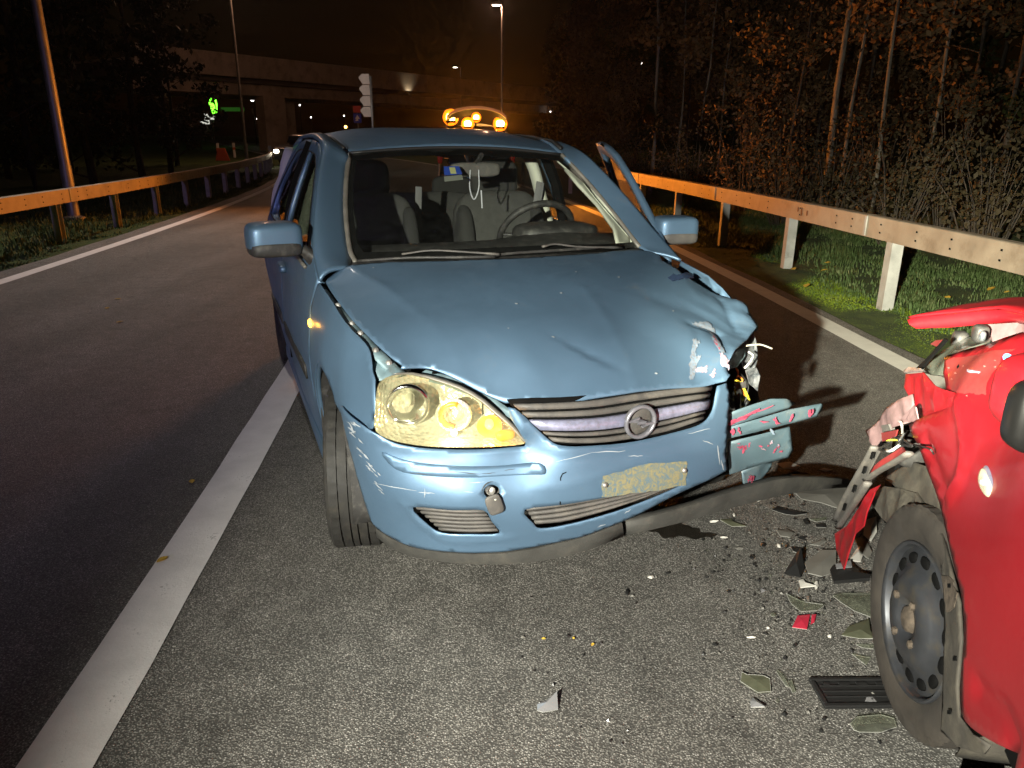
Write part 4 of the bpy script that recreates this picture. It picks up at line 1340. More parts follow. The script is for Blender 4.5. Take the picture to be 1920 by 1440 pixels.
# emblem: ring with a lightning bar
bc = S_bump.hit(bf, 1195, 787) + np.array([.018, 0, 0])
em = MB()
for k in range(28):
    pass
em.lathe([(.046, -.012), (.0525, -.004), (.0525, .004), (.046, .009), (.041, .004), (.041, -.012)], 36, 'x', bc, closed=True)
M['emblem'] = mat('emblem_metal', (.22, .22, .25), .35, .45, var=.15, vs=50)
emb = em.build('emblem', M['emblem'], gr, smooth=True)
tag(emb, 'round chrome emblem with a lightning bolt')
bt = MB(); bt.prism([(-.055, .004), (-.004, .016), (-.012, -.002), (.056, -.006), (.004, -.018), (.014, .000)], -.004, .007, fn=lambda a, b, h: (bc[0] + h, bc[1] + a, bc[2] + b))
bt.build('emblem_bolt', M['emblem'], emb, bevel=.002)
MB().lathe([(.001, -.010), (.042, -.010), (.046, -.014)], 28, 'x', bc).build('emblem_back', M['plastic_grey'], emb, smooth=True)

# ---- rubber lip under the bumper; its far half hangs loose on the road
def lip(name, stations, label):
    vs = []
    for (u, v0, v1, x) in stations:
        a = S_bump.hit(bf, u, v0) if x is None else B(u, v0, 'x', x)
        if x is None:
            a = a - np.array([.004, 0, 0])
            o, d = bf.sight(u, v1)
            # lower edge a little behind the upper edge
            rr2 = np.hypot(a[0] - PX0, a[1]) - .012
            ts = np.linspace(1, 5, 4000); P = o + ts[:, None] * d
            g = np.hypot(P[:, 0] - PX0, P[:, 1]) - rr2
            i = np.where(g < 0)[0]
            b = P[i[0]] if len(i) else B(u, v1, 'z', .16)
        else:
            b = B(u, v1, 'x', x - .012)
        b[2] = max(b[2], .006)
        mid = (a + b) / 2 + np.array([.003, 0, 0])
        vs += [a + np.array([-.02, 0, .002]), a, mid, b, b + np.array([-.02, 0, .004])]
    n = len(stations)
    fs = [(i * 5 + j, (i + 1) * 5 + j, (i + 1) * 5 + j + 1, i * 5 + j + 1) for i in range(n - 1) for j in range(4)]
    return tag(mesh_obj(name, vs, fs, M['lip'], blue, True, solid=.004, auto=30), label)
lip('bumper_lip', [(706, 994, 1004, None), (730, 1009, 1024, None), (768, 1027, 1041, None), (833, 1038, 1052, None), (890, 1041, 1056, None), (950, 1039, 1056, None), (1000, 1031, 1052, None), (1055, 1019, 1042, None), (1100, 1008, 1030, None), (1168, 983, 1004, None)], 'dusty black rubber lip still fixed under the bumper')
lip('loose_lip', [(1171, 982, 1003, .70), (1230, 966, 989, .70), (1300, 947, 972, .69), (1360, 926, 953, .68), (1410, 912, 940, .67), (1450, 901, 930, .66), (1490, 896, 922, .63), (1540, 896, 915, .58), (1590, 899, 912, .53)], 'loose end of the rubber lip sagging to the road')

# ---- headlamp
lamp_uv = [(746, 702), (716, 713), (707, 735), (704, 770), (706, 808), (740, 826), (800, 836), (860, 838), (920, 837), (976, 833), (981, 826), (955, 797), (905, 753), (860, 727), (800, 707)]
hl = empty('headlight'); hl.parent = blue
tag(hl, 'yellowed headlight with amber indicator lit')
M['lens'] = glass('yellowed_lens', (.97, .96, .80), rough=.04, haze=.15, hazec=(.66, .64, .40))
M['lens_clear'] = glass('bulb_lens', (1, 1, .98), rough=.02)
def facet_material():
    m, nt, b = nodes('faceted_reflector')
    tc = nt.nodes.new('ShaderNodeTexCoord'); v = nt.nodes.new('ShaderNodeTexVoronoi'); v.inputs['Scale'].default_value = 70
    nt.links.new(tc.outputs['Object'], v.inputs['Vector'])
    b.inputs['Base Color'].default_value = (.80, .79, .70, 1); b.inputs['Metallic'].default_value = .6; b.inputs['Roughness'].default_value = .25
    bump(nt, b, v.outputs['Distance'], .5, .008)
    return m
M['reflector'] = facet_material()
M['bezel'] = M['reflector']
lens_o = crv(H(S_light, lamp_uv), 3, True)
cut('lens', S_light, lens_o, M['lens'], hl, step=.02, off=.004, solid=.0)
cen = np.mean(lens_o, 0)
bowl = [p + (cen - p) * .04 for p in lens_o]
# bowl: rim to a deep back
vs = []; fs = []
n = len(lens_o)
for f, dpt in ((0, -.002), (.05, .035), (.16, .07), (.55, .10)):
    for p in lens_o:
        q_ = p + (cen - p) * f
        rad = np.array([.86, -.5, 0]); rad /= np.linalg.norm(rad)
        vs.append(q_ - rad * dpt)
vs.append(cen - np.array([.86, -.5, 0]) * .105)
for r_i in range(3):
    for i in range(n):
        fs.append((r_i * n + i, r_i * n + (i + 1) % n, (r_i + 1) * n + (i + 1) % n, (r_i + 1) * n + i))
for i in range(n): fs.append((3 * n + i, 3 * n + (i + 1) % n, 4 * n))
mesh_obj('housing', vs, fs, M['bezel'], hl, True)
axis = np.array([.93, -.30, -.08]); axis /= np.linalg.norm(axis)
def lathe_dir(prof, c, d, m, name, par, n=28):
    z = d / np.linalg.norm(d); x = np.cross((0, 0, 1), z); x /= np.linalg.norm(x); y = np.cross(z, x)
    vs = []; fs = []; k = len(prof)
    for i in range(n):
        w = 2 * math.pi * i / n
        for r, a in prof: vs.append(c + z * a + r * (x * math.cos(w) + y * math.sin(w)))
    for i in range(n):
        for j in range(k - 1):
            fs.append((i * k + j, i * k + j + 1, ((i + 1) % n) * k + j + 1, ((i + 1) % n) * k + j))
    return mesh_obj(name, vs, fs, m, par, True)
c1 = S_light.hit(bf, 762, 772) - axis * .055
lathe_dir([(.060, -.004), (.064, .012), (.058, .020), (.052, .012), (.040, -.030), (.012, -.052), (.001, -.055)], c1, axis, M['chrome'], 'reflector', hl)
lathe_dir([(.0495, .010), (.047, .022), (.036, .032), (.020, .038), (.001, .040)], c1, axis, M['lens_clear'], 'projector_lens', hl)
lathe_dir([(.013, -.05), (.012, -.01), (.006, .004), (.001, .006)], c1, axis, M['trim_cream'], 'bulb', hl)
c2 = S_light.hit(bf, 850, 790) - axis * .05
M['amber'] = glass('amber_cap', (1.0, .42, .06), rough=.05, haze=.45, hazec=(.95, .30, .04))
lathe_dir([(.052, .010), (.047, .018), (.040, .010), (.032, -.012), (.012, -.035), (.001, -.036)], c2, axis, M['reflector'], 'reflector', hl)
ring = MB(); pr = []
x_ = np.cross((0, 0, 1), axis); x_ /= np.linalg.norm(x_); y_ = np.cross(axis, x_)
for k in range(15):
    w = R_(70 + 200 * k / 14)
    pr.append(c2 + axis * .012 + .036 * (x_ * -math.cos(w) * -1 + y_ * math.sin(w)))
ring.tube(pr, .009, 8); ring.build('amber_ring', mat('amber_plastic', (.85, .26, .03), .4), hl, smooth=True)
lathe_dir([(.024, -.01), (.022, .008), (.012, .016), (.001, .018)], c2, axis, M['lens_clear'], 'inner_lens', hl)
c3 = S_light.hit(bf, 918, 808) - axis * .035
M['amber_lit'] = emit('amber_bulb', (1.0, .50, .05), 9, (.9, .4, .05))
M['amber_cap'] = emit('amber_glow_cap', (1.0, .30, .01), 1.1, (.8, .25, .02))
M['white_lit'] = emit('parking_bulb', (1.0, .93, .62), 14)
lathe_dir([(.036, .006), (.030, .000), (.018, -.018), (.001, -.022)], c3, axis, M['amber_cap'], 'amber_reflector', hl)
MB().pod(S_light.hit(bf, 948, 825) - axis * .03, (.03, .055, .030), .7, .7).build('amber_reflector', M['amber_cap'], hl, smooth=True)
lathe_dir([(.012, -.02), (.0135, -.004), (.010, .008), (.001, .012)], c3, axis, M['amber_lit'], 'amber_bulb', hl)
c4 = S_light.hit(bf, 851, 822) - axis * .03
lathe_dir([(.008, -.01), (.0085, 0), (.004, .007), (.001, .008)], c4, axis, M['white_lit'], 'parking_bulb', hl)
l = light('indicator_glow', 'POINT', (0, 0, 0), 1.3, (1.0, .45, .05), .012); l.parent = hl; l.location = c3 + axis * .018
l = light('parking_glow', 'POINT', (0, 0, 0), .5, (1.0, .9, .6), .01); l.parent = hl; l.location = c4 + axis * .014
cut('lamp_trim', S_light, crv(H(S_light, [(746, 702), (800, 707), (860, 727), (905, 753), (955, 797), (982, 826), (987, 830), (965, 795), (912, 749), (864, 721), (802, 702), (748, 698)]), 2, True), M['seal_grey'], hl, step=.02, off=.003, solid=.006)
# slam panel seen between bonnet and lamp
sp = plate('lamp_bracket', [B(u, v, 'z', z) for u, v, z in [(742, 690, .772), (800, 690, .757), (860, 706, .735), (912, 734, .70), (948, 757, .675), (985, 786, .655), (975, 792, .64), (930, 765, .66), (880, 738, .69), (830, 718, .715), (780, 706, .735), (748, 700, .75)]], M['blue_in'], blue, .015, .004, .004, 3, True)
plate('corner_panel', [B(u, v, 'z', z) for u, v, z in [(690, 650, .80), (716, 662, .79), (748, 688, .775), (772, 700, .75), (722, 712, .752), (704, 712, .755), (698, 690, .775)]], M['blue_in'], blue, .015, .004, .002, 5, True)
for u, v, z in [(766, 695, .768), (815, 700, .752), (870, 722, .722)]:
    MB().lathe([(.008, 0), (.008, .003), (.001, .003)], 10, 'z', B(u, v, 'z', z)).build('bracket_hole', M['black'], sp)

# ---- front wing on the intact side
def arc(r, a0, a1, n, s):
    return [s.pt([(r * math.cos(R_(a)), .29 + r * math.sin(R_(a)))])[0] for a in np.linspace(a0, a1, n)]
SP = lambda s, pts: [s.pt([(x, z)])[0] for x, z in pts]
out = crv([(-.245, -.762, .903), (0, -.752, .884), (.2, -.740, .862), (.36, -.712, .832), (.43, -.682, .80), (.465, -.665, .775)], 4)
out += lin(SP(S_right, [(.500, .762), (.532, .70), (.540, .645), (.528, .627)]), 3)
out += lin(SP(S_right, [(.50, .618), (.36, .606), (.225, .602)]), 3)
out += arc(.37, 57, 175, 18, S_right)
out += SP(S_right, [(-.385, .25), (-.39, .185), (-.43, .185)]) + SP(S_right, [(-.425, .4), (-.40, .6), (-.34, .8), (-.265, .895)])
wing = cut('front_wing', S_right, out, M['blue'], blue, step=.02, solid=.004)
lip_ = MB(); lip_.tube([p + (0, .012, 0) for p in arc(.366, 60, 175, 22, S_right)], .010, 6); lip_.build('arch_lip', M['blue'], wing, smooth=True)
# strip and bolts in the open gap beside the bonnet
gp = [(-.23, -.750, .890), (0, -.738, .868), (.2, -.722, .846), (.36, -.694, .812), (.45, -.655, .772)]
MB().tube(gp, [.006, .012, .016, .022, .024], 8, flat=.35).build('wing_rail', M['blue_in'], wing, smooth=True)
for f in (.28, .5, .62, .80, .97):
    c = crv(gp, 20); p = c[int(f * (len(c) - 1))]
    MB().lathe([(.010, .004), (.010, .012), (.006, .016), (.001, .016)], 8, 'z', p).build('bolt', M['steel'], wing)
M['amber_side'] = emit('side_repeater_lit', (1.0, .45, .05), 7, (.9, .4, .05))
sr = B(583, 606, 'y', -.792)
MB().pod(sr, (.055, .022, .03), .7, .8).build('side_indicator', M['amber_side'], wing, smooth=True)
l = light('side_indicator_glow', 'POINT', (0, 0, 0), .12, (1, .45, .05), .01); l.parent = wing; l.location = sr + (0, -.03, 0)

# ---- doors and rear quarter, both sides
def door(side, x0, x1, win, name, label=None, hinge=None, parent=blue):
    S = S_right if side < 0 else S_left
    fn = None
    if hinge:
        hx, hy, ang = hinge
        Rz = rotm('Z', ang)
        fn = lambda P: (np.asarray(P) - (hx, hy, 0)) @ Rz.T + (hx, hy, 0)
    f = fn or (lambda P: np.asarray(P))
    if x0 > -1:   # front door
        o2 = [(-.43, .19), (-.425, .4), (-.40, .6), (-.345, .8), (-.275, .90), (-.30, .935), (-.45, 1.005), (-.62, 1.12), (-.80, 1.24), (-.95, 1.325), (-1.1, 1.362), (-1.28, 1.38), (x1, 1.385), (x1, .9), (x1, .19)]
    else:
        o2 = [(x0, .19), (x0, .9), (x0, 1.385), (-1.75, 1.385), (-1.98, 1.365), (-2.16, 1.29), (-2.30, 1.15), (-2.36, .97), (-2.36, .75), (-2.30, .66), (-2.20, .58), (-2.13, .45), (-2.10, .19)]
    o3 = SP(S, [tuple(p) for p in lin([np.array(p) for p in o2 + [o2[0]]], 3)[:-1]])
    w3 = SP(S, [tuple(p) for p in lin([np.array(p) for p in win + [win[0]]], 3)[:-1]])
    d = cut(name, S, o3, M['blue'], parent, [w3], step=.03, solid=.028, fn=fn)
    if label: tag(d, label)
    g = cut('window_glass', S, w3, M['sideglass'], d, step=.08, off=-.014, solid=0, fn=fn)
    # dark seal round the pane
    cx = np.mean(win, 0)
    big = [tuple(np.array(p) + (np.array(p) - cx) * .035) for p in win]
    b3 = SP(S, [tuple(p) for p in lin([np.array(p) for p in big + [big[0]]], 3)[:-1]])
    cut('window_seal', S, b3, M['seal'], d, [w3], step=.05, off=.003, solid=.004, fn=fn)
    # belt strip, rub strip, handle, inner card
    xs = np.linspace(x0 - .05, x1 + .03, 10)
    MB().tube(f([S.pt([(x, .925)], .008)[0] for x in xs]), .008, 6).build('belt_strip', M['seal_grey'], d, smooth=True)
    cut('rub_strip', S, SP(S, [(x0 - .16, .50), (x0 - .16, .44), (x1 + .02, .44), (x1 + .02, .50)]), M['plastic'], d, step=.06, off=.008, solid=.010, fn=fn)
    hx_ = x1 + .16
    hp_ = S.pt([(hx_, .80)])[0]
    hb = MB(); hb.pod((0, 0, 0), (.19, .04, .04), .5, .5); hb.v = [tuple(p) for p in f(np.array(hb.v) + hp_ + (0, .012 * side, 0))]
    hb.build('door_handle', M['blue'], d, smooth=True)
    if hinge:
        ci = SP(S, [(-.46, .26), (-.46, .6), (-.42, .9), (x1 + .03, .9), (x1 + .03, .26)])
        cut('door_card', S, ci, M['cloth'], d, step=.06, off=-.045, solid=.01, fn=fn)
    return d
fwin = [(-.52, .958), (-.66, 1.075), (-.82, 1.19), (-.97, 1.278), (-1.12, 1.32), (-1.385, 1.335), (-1.385, .958)]
rwin = [(-1.50, .958), (-1.50, 1.335), (-1.75, 1.335), (-1.95, 1.315), (-2.10, 1.245), (-2.23, 1.12), (-2.26, .965)]
door(-1, -.43, -1.44, fwin, 'front_door'); door(-1, -1.455, -2.2, rwin, 'rear_door')
door(1, -.43, -1.44, fwin, 'front_door', 'driver door standing ajar', hinge=(-.36, .79, -19)); door(1, -1.455, -2.2, rwin, 'rear_door')
def quarter(side):
    S = S_right if side < 0 else S_left
    o2 = [(-2.115, .19), (-2.115, .40)]
    o2 += [(-2.49 + .37 * math.cos(R_(a)), .29 + .37 * math.sin(R_(a))) for a in np.linspace(30, 185, 14)]
    o2 += [(-2.90, .25), (-2.95, .5), (-2.93, .8), (-2.88, 1.0), (-2.80, 1.2), (-2.74, 1.33), (-2.4, 1.375), (-2.0, 1.39), (-2.0, 1.372), (-2.175, 1.295), (-2.315, 1.155), (-2.372, .97), (-2.372, .74), (-2.315, .655), (-2.215, .575), (-2.145, .46)]
    return cut('rear_quarter', S, SP(S, o2), M['blue'], blue, step=.04, solid=.004)
for s_ in (-1, 1): quarter(s_)
# crushed wing on the struck side
def crush(P):
    P = np.array(P)
    k = np.clip((P[:, 0] + .1) / .45, 0, 1)
    P[:, 1] += k * (-.05 + .03 * np.sin(P[:, 2] * 40 + P[:, 0] * 30) + .02 * np.sin(P[:, 0] * 70))
    P[:, 0] -= k * .10 * np.abs(np.sin(P[:, 2] * 17))
    return P
o2 = [(-.245, .903), (0, .88), (.15, .85), (.30, .80), (.38, .76), (.33, .70), (.36, .63), (.25, .59)] + [(.37 * math.cos(R_(a)), .29 + .37 * math.sin(R_(a))) for a in np.linspace(55, 175, 14)] + [(-.385, .25), (-.39, .185), (-.43, .185), (-.425, .4), (-.40, .6), (-.34, .8)]
tag(cut('front_wing', S_left, SP(S_left, o2), M['blue'], blue, step=.022, solid=.004, fn=crush), 'crushed front wing on the struck side')
for s_ in (-1, 1):
    sl = MB(); sl.box((-1.25, s_ * .755, .165), (1.68, .05, .09)); sl.build('sill', M['blue'], blue, bevel=.02)

# ---- roof, pillars, glass
out = crv([B(657, 283, 'x', -.99), (-.99, -.3, 1.36), (-1.0, 0, 1.37), (-.99, .3, 1.36), B(1049, 285, 'x', -.99)], 4)
out += crv([(-1.15, .545, 1.38), (-1.6, .55, 1.4), (-2.2, .55, 1.4), (-2.72, .53, 1.35)], 4) + crv([(-2.77, .3, 1.37), (-2.79, 0, 1.38), (-2.77, -.3, 1.37)], 3) + crv([(-2.72, -.53, 1.35), (-2.2, -.55, 1.4), (-1.6, -.55, 1.4), (-1.15, -.545, 1.38)], 4)
M['roof'] = M['blue']
roof = cut('roof', S_roof, out, M['roof'], blue, step=.035, solid=.02)
def pillar(S, inner, sg):
    xz = [(-.25, .907), (-.32, .94), (-.45, 1.005), (-.62, 1.12), (-.80, 1.24), (-.95, 1.327), (-1.1, 1.367), (-1.28, 1.387), (-1.6, 1.398), (-2.2, 1.380), (-2.62, 1.33)]
    Ac = crv([S.pt([p])[0] for p in xz], 4); Bc = crv(inner, 4)
    vs = []; n = 9
    for a_, b_ in zip(Ac, Bc):
        out_ = np.array([.35, sg * .7, .62]); out_ /= np.linalg.norm(out_)
        w_ = np.linalg.norm(a_ - b_)
        for k in range(n):
            t = k / (n - 1)
            vs.append(a_ + (b_ - a_) * t + out_ * ((.225 if sg < 0 else .05) * w_ * (1 - (2 * t - 1) ** 2) + .002))
    m_ = len(Ac)
    fs = [(i * n + j, i * n + j + 1, (i + 1) * n + j + 1, (i + 1) * n + j) for i in range(m_ - 1) for j in range(n - 1)]
    if sg > 0: fs = [f[::-1] for f in fs]
    return mesh_obj('roof_pillar', vs, fs, M['blue'], blue, True, solid=.012)
hs = lambda u, v: S_screen.hit(bf, u, v)
pillar(S_right, [np.array((-.275, -.645, .946)), hs(660, 482), hs(653, 445), hs(648, 400), hs(648, 352), hs(651, 312), hs(655, 288), np.array((-1.25, -.535, 1.392)), np.array((-1.6, -.55, 1.415)), np.array((-2.2, -.548, 1.404)), np.array((-2.62, -.535, 1.365))], -1)
pillar(S_left, [np.array((-.33, .66, .934)), hs(1196, 462), hs(1178, 440), hs(1150, 402), hs(1112, 356), hs(1078, 316), hs(1053, 291), np.array((-1.25, .535, 1.392)), np.array((-1.6, .55, 1.415)), np.array((-2.2, .548, 1.404)), np.array((-2.62, .535, 1.365))], 1)
for s_ in (-1, 1):   # drip channel on the roof edge
    MB().tube([(-1.0, s_ * .525, 1.352), (-1.15, s_ * .545, 1.386), (-1.6, s_ * .548, 1.412), (-2.2, s_ * .545, 1.404), (-2.7, s_ * .53, 1.36)], .009, 6).build('roof_seal', M['seal'], roof, smooth=True)
ws_uv = [(668, 493), (800, 489), (930, 482), (1060, 474), (1198, 465), (1150, 402), (1100, 342), (1052, 291), (960, 282), (860, 278), (760, 280), (655, 288), (649, 340), (648, 400), (655, 465)]
wso = H(S_screen, ws_uv)
ws3 = lin(wso + [wso[0]], 4)[:-1]
cw = np.mean(ws3, 0)
screen = cut('windscreen', S_screen, ws3, M['screen'], blue, step=.06, solid=0)
inner = []
for (u, v), d in zip(ws_uv, [(14, -20), (0, -20), (0, -18), (0, -16), (-9, -11), (-4, 2), (-4, 2), (-6, 10), (0, 12), (0, 13), (0, 12), (14, 12), (14, 0), (15, 0), (15, -10)]): inner.append((u + d[0], v + d[1]))
hin = H(S_screen, inner); hin = lin(hin + [hin[0]], 4)[:-1]
cut('screen_border', S_screen, ws3, M['frit'], screen, [hin], step=.05, off=-.006, solid=0)
gp_ = H(S_screen, [(655, 291), (649, 340), (648, 400), (655, 465), (667, 494)])
MB().tube(crv(gp_, 4), .012, 8).build('screen_seal', M['seal_grey'], blue, smooth=True)
gp_ = H(S_screen, [(1053, 290), (1101, 341), (1151, 401), (1199, 464)])
MB().tube(crv(gp_, 4), .011, 8).build('screen_seal', M['seal_grey'], blue, smooth=True)
MB().tube(crv(H(S_screen, [(655, 287), (760, 279), (860, 276.5), (960, 280), (1052, 290)]), 4), .007, 8).build('screen_seal', M['seal'], blue, smooth=True)
# rear hatch with its window, tail lamps, rear bumper
o2 = [(-.66, .35), (.66, .35), (.74, .7), (.68, 1.05), (.56, 1.33), (0, 1.37), (-.56, 1.33), (-.68, 1.05), (-.74, .7)]
w2 = [(-.50, .98), (.50, .98), (.55, 1.08), (.48, 1.27), (.3, 1.30), (-.3, 1.30), (-.48, 1.27), (-.55, 1.08)]
yz = lambda pts: [S_rear.pt([p])[0] for p in lin([np.array(p) for p in pts + [pts[0]]], 4)[:-1]]
ht = cut('tailgate', S_rear, yz(o2), M['blue'], blue, [yz(w2)], step=.05, solid=.02)
cut('rear_window', S_rear, yz(w2), M['sideglass'], ht, step=.1, off=-.004, solid=0)
rb = MB(); rb.pod((-3.0, 0, .42), (.26, 1.56, .36), .3, .35); rb.build('rear_bumper', M['blue'], blue, smooth=True)
M['tail'] = mat('tail_lamp_red', (.35, .01, .01), .15, coat=.5)
for s_ in (-1, 1): MB().pod((-2.90, s_ * .60, 1.0), (.12, .10, .34), .4, .5).build('tail_lamp', M['tail'], blue, smooth=True)
# ---- cowl, wipers
cwl = plate('cowl', [(-.30, -.64, .945), (-.22, -.35, .950), (-.16, 0, .953), (-.22, .35, .948), (-.31, .62, .935), (-.42, .66, .94), (-.30, .4, .958), (-.245, 0, .968), (-.30, -.4, .958), (-.40, -.66, .945)], M['plastic'], blue, .03, .006, smooth=True)
def wiper(pts, arm, nm):
    w = MB(); P = [S_screen.hit(bf, u, v) + np.array([.02, 0, .012]) for u, v in pts]
    w.tube(crv(P, 4), .006, 6); o = w.build('wiper', M['plastic'], blue, smooth=True)
    a = MB(); A2 = [S_screen.hit(bf, u, v) + np.array([.035, 0, .02]) for u, v in arm]
    a.tube(crv(A2, 4), [.010] * 2 + [.007] * (len(crv(A2, 4)) - 2), 6, flat=.6); a.build('wiper_arm', M['plastic_grey'], o, smooth=True)
    return o
wiper([(668, 494), (760, 488), (850, 487), (925, 486)], [(930, 484), (870, 480), (805, 477), (750, 484)], 'a')
wiper([(905, 486), (960, 479), (1040, 474), (1125, 468)], [(1160, 471), (1080, 470), (1035, 465), (1010, 470)], 'b')

# ---- mirrors
def mirror(side, px):
    r = empty('wing_mirror'); r.parent = blue
    c = np.array(px)
    tilt = rotm('Z', -8 * side)
    MB().pod(c, (.15, .195, .118), .42, .40, 28, 18, M=tilt).build('mirror_shell', M['blue'], r, smooth=True)
    MB().pod(c + (.008, -.0, -.035), (.142, .19, .062), .5, .42, 24, 14, M=tilt).build('mirror_base', M['plastic_grey'] if side > 0 else M['plastic'], r, smooth=True)
    MB().pod(c + (-.072, 0, .002), (.012, .165, .095), .4, .35, M=tilt).build('mirror_glass', M['chrome'], r, smooth=True)
    f = np.array([c[0] + .0, side * .735, .955])
    a = MB(); a.tube([c + (.01, -side * .06, -.035), c + (.01, -side * .105, -.05), f + (.0, side * .015, 0), f], [.04, .036, .05, .06], 10, flat=.6)
    a.build('mirror_foot', M['plastic_grey'] if side > 0 else M['plastic'], r, smooth=True)
    return r
pr_ = (B(466, 446, 'x', -.45) + B(559, 446, 'x', -.45)) / 2
pl_ = (B(1226, 429, 'x', -.50) + B(1302, 429, 'x', -.50)) / 2
tag(mirror(-1, pr_), 'mirror on the shaded side'); tag(mirror(1, pl_), 'brightly lit mirror beside the open door')

# ---- wheels
def wheel(parent, x, y, z, R, W, steer, outer, rim_mat, name='wheel', camber=0):
    w = empty(name); w.parent = parent; w.location = (x, y, z); w.rotation_euler = (R_(camber), 0, R_(steer))
    h = W / 2
    nseg = 132
    prof = [(R * .66, -h * .80), (R * .70, -h * .92), (R * .82, -h * 1.02), (R * .92, -h * 1.0), (R * .975, -h * .93), (R * .99, -h * .86)]
    tread = []
    for k, (a, b) in enumerate([(-.84, -.52), (-.46, -.16), (-.10, .10), (.16, .46), (.52, .84)]):
        tread += [(R, h * a), (R, h * b), (R - .008, h * (b + .005)), (R - .008, h * (b + .055))]
    tread = tread[:-2]
    full = prof + tread + [(r, -a) for r, a in prof[::-1]]
    vs = []; fs = []
    m = len(full); np_ = len(prof)
    for k in range(nseg):
        t = 2 * math.pi * k / nseg
        sipe = (k % 3 == 0)
        for j, (r, a) in enumerate(full):
            rr = r
            if sipe and (j in (np_ - 1, np_, np_ + 1, m - np_, m - np_ - 1, m - np_ - 2)): rr = r - .003
            tw_ = t + .25 * (abs(a) / h) * .12
            vs.append((rr * math.cos(tw_), a, rr * math.sin(tw_)))
    for k in range(nseg):
        k2 = (k + 1) % nseg
        for j in range(m - 1): fs.append((k * m + j, k2 * m + j, k2 * m + j + 1, k * m + j + 1))
    mesh_obj('tyre', vs, fs, M['rubber'], w, True, auto=35)
    o = outer
    r0 = R * .665
    if rim_mat is not None:
        rp = [(r0, -h * .8), (r0 * 1.04, -h * .86), (r0 * .93, -h * .5), (r0 * .93, h * .5), (r0 * 1.04, h * .86), (r0, h * .8)]
        MB().lathe(rp, 48, 'y').build('rim', rim_mat, w, smooth=True)
        MB().lathe([(r0 * .95, o * h * .30), (r0 * .80, o * h * .45), (r0 * .55, o * h * .75), (r0 * .25, o * h * .72), (.001, o * h * .70)], 40, 'y').build('wheel_disc', rim_mat, w, smooth=True)
        for k in range(5):
            a = 2 * math.pi * k / 5
            MB().pod((r0 * .66 * math.cos(a), o * h * .66, r0 * .66 * math.sin(a)), (r0 * .30, .02, r0 * .30), .6, .8, 12, 8).build('rim_opening', M['black'], w, smooth=True)
    return w
tag(wheel(blue, .0, -.705, .288, .288, .178, -13, -1, M['alloy']), 'worn front wheel beside the white line')
wheel(blue, .0, .70, .288, .288, .178, -13, 1, M['alloy'])
wheel(blue, -2.49, -.705, .288, .288, .178, 0, -1, M['alloy']); wheel(blue, -2.49, .705, .288, .288, .178, 0, 1, M['alloy'])
for x in (0, -2.49):   # arch liners
    for s_ in (-1, 1):
        L = MB(); L.lathe([(.36, -.13), (.355, .13)], 40, 'y', (x, s_ * .65, .30)); fsk = [f for f in L.f]
        keep = [f for f in fsk if all(L.v[i][2] > .22 for i in f)]
        mesh_obj('arch_liner', L.v, keep, M['plastic'], blue, True, solid=.004)
# ---- structure inside: floor, bulkhead, engine block, crash beam
MB().box((-1.3, 0, .20), (3.3, 1.34, .04)).build('floor_pan', M['black'], blue)
MB().box((-.32, 0, .58), (.03, 1.30, .70)).build('bulkhead', M['black'], blue)
eb = MB(); eb.pod((.12, -.05, .52), (.55, .80, .42), .3, .3); eb.build('engine_block', M['plastic'], blue, smooth=True)
MB().box((.50, -.02, .48), (.05, .78, .40)).build('radiator', M['black'], blue)
cb = MB(); cb.tube([(.50, -.60, .42), (.60, -.3, .42), (.615, 0, .42), (.60, .32, .42), (.48, .52, .41)], .045, 8); cb.build('crash_beam', M['steel'], blue, smooth=True)

# ---- cabin
db = MB()
prof = [(-.36, .90), (-.42, .955), (-.62, .975), (-.80, .945), (-.86, .90), (-.88, .72), (-.80, .55)]
vs = []; ys_ = np.linspace(-.66, .66, 15); 
for y in ys_:
    hb_ = .035 * math.exp(-((y - .36) / .2) ** 2)
    for x, z in prof: vs.append((x - .02 * (abs(y) / .66) ** 2, y, z + (hb_ if -.85 < x < -.5 else 0)))
n = len(prof)
mesh_obj('dashboard', vs, [(i * n + j, (i + 1) * n + j, (i + 1) * n + j + 1, i * n + j + 1) for i in range(14) for j in range(n - 1)], M['plastic'], blue, True, solid=.01)
bn = MB(); bn.pod((-.70, .37, .985), (.22, .40, .10), .6, .6); bn.build('instrument_hood', M['plastic'], blue, smooth=True)
# steering wheel
sc_ = np.array([-.93, .37, .96]); ax_ = np.array([-.80, 0, .60]); ax_ /= np.linalg.norm(ax_)
sx_ = np.array([0, 1, 0.]); sy_ = np.cross(ax_, sx_)
sw = MB(); pth = [sc_ + .185 * (sx_ * math.cos(t) + sy_ * math.sin(t)) for t in np.linspace(0, 2 * math.pi, 33)]
sw.tube(pth, .0165, 8, caps=False); so = sw.build('steering_wheel', M['plastic'], blue, smooth=True)
MB().pod(sc_ - ax_ * .02, (.05, .17, .15), .5, .6, M=np.stack([ax_, sx_, sy_], 1)).build('airbag_cover', M['plastic'], so, smooth=True)
for a in (R_(0), R_(180), R_(270)):
    MB().tube([sc_ - ax_ * .02 + .06 * (sx_ * math.cos(a) - sy_ * math.sin(a)), sc_ + .18 * (sx_ * math.cos(a) - sy_ * math.sin(a))], .016, 6, flat=.6).build('spoke', M['plastic'], so, smooth=True)
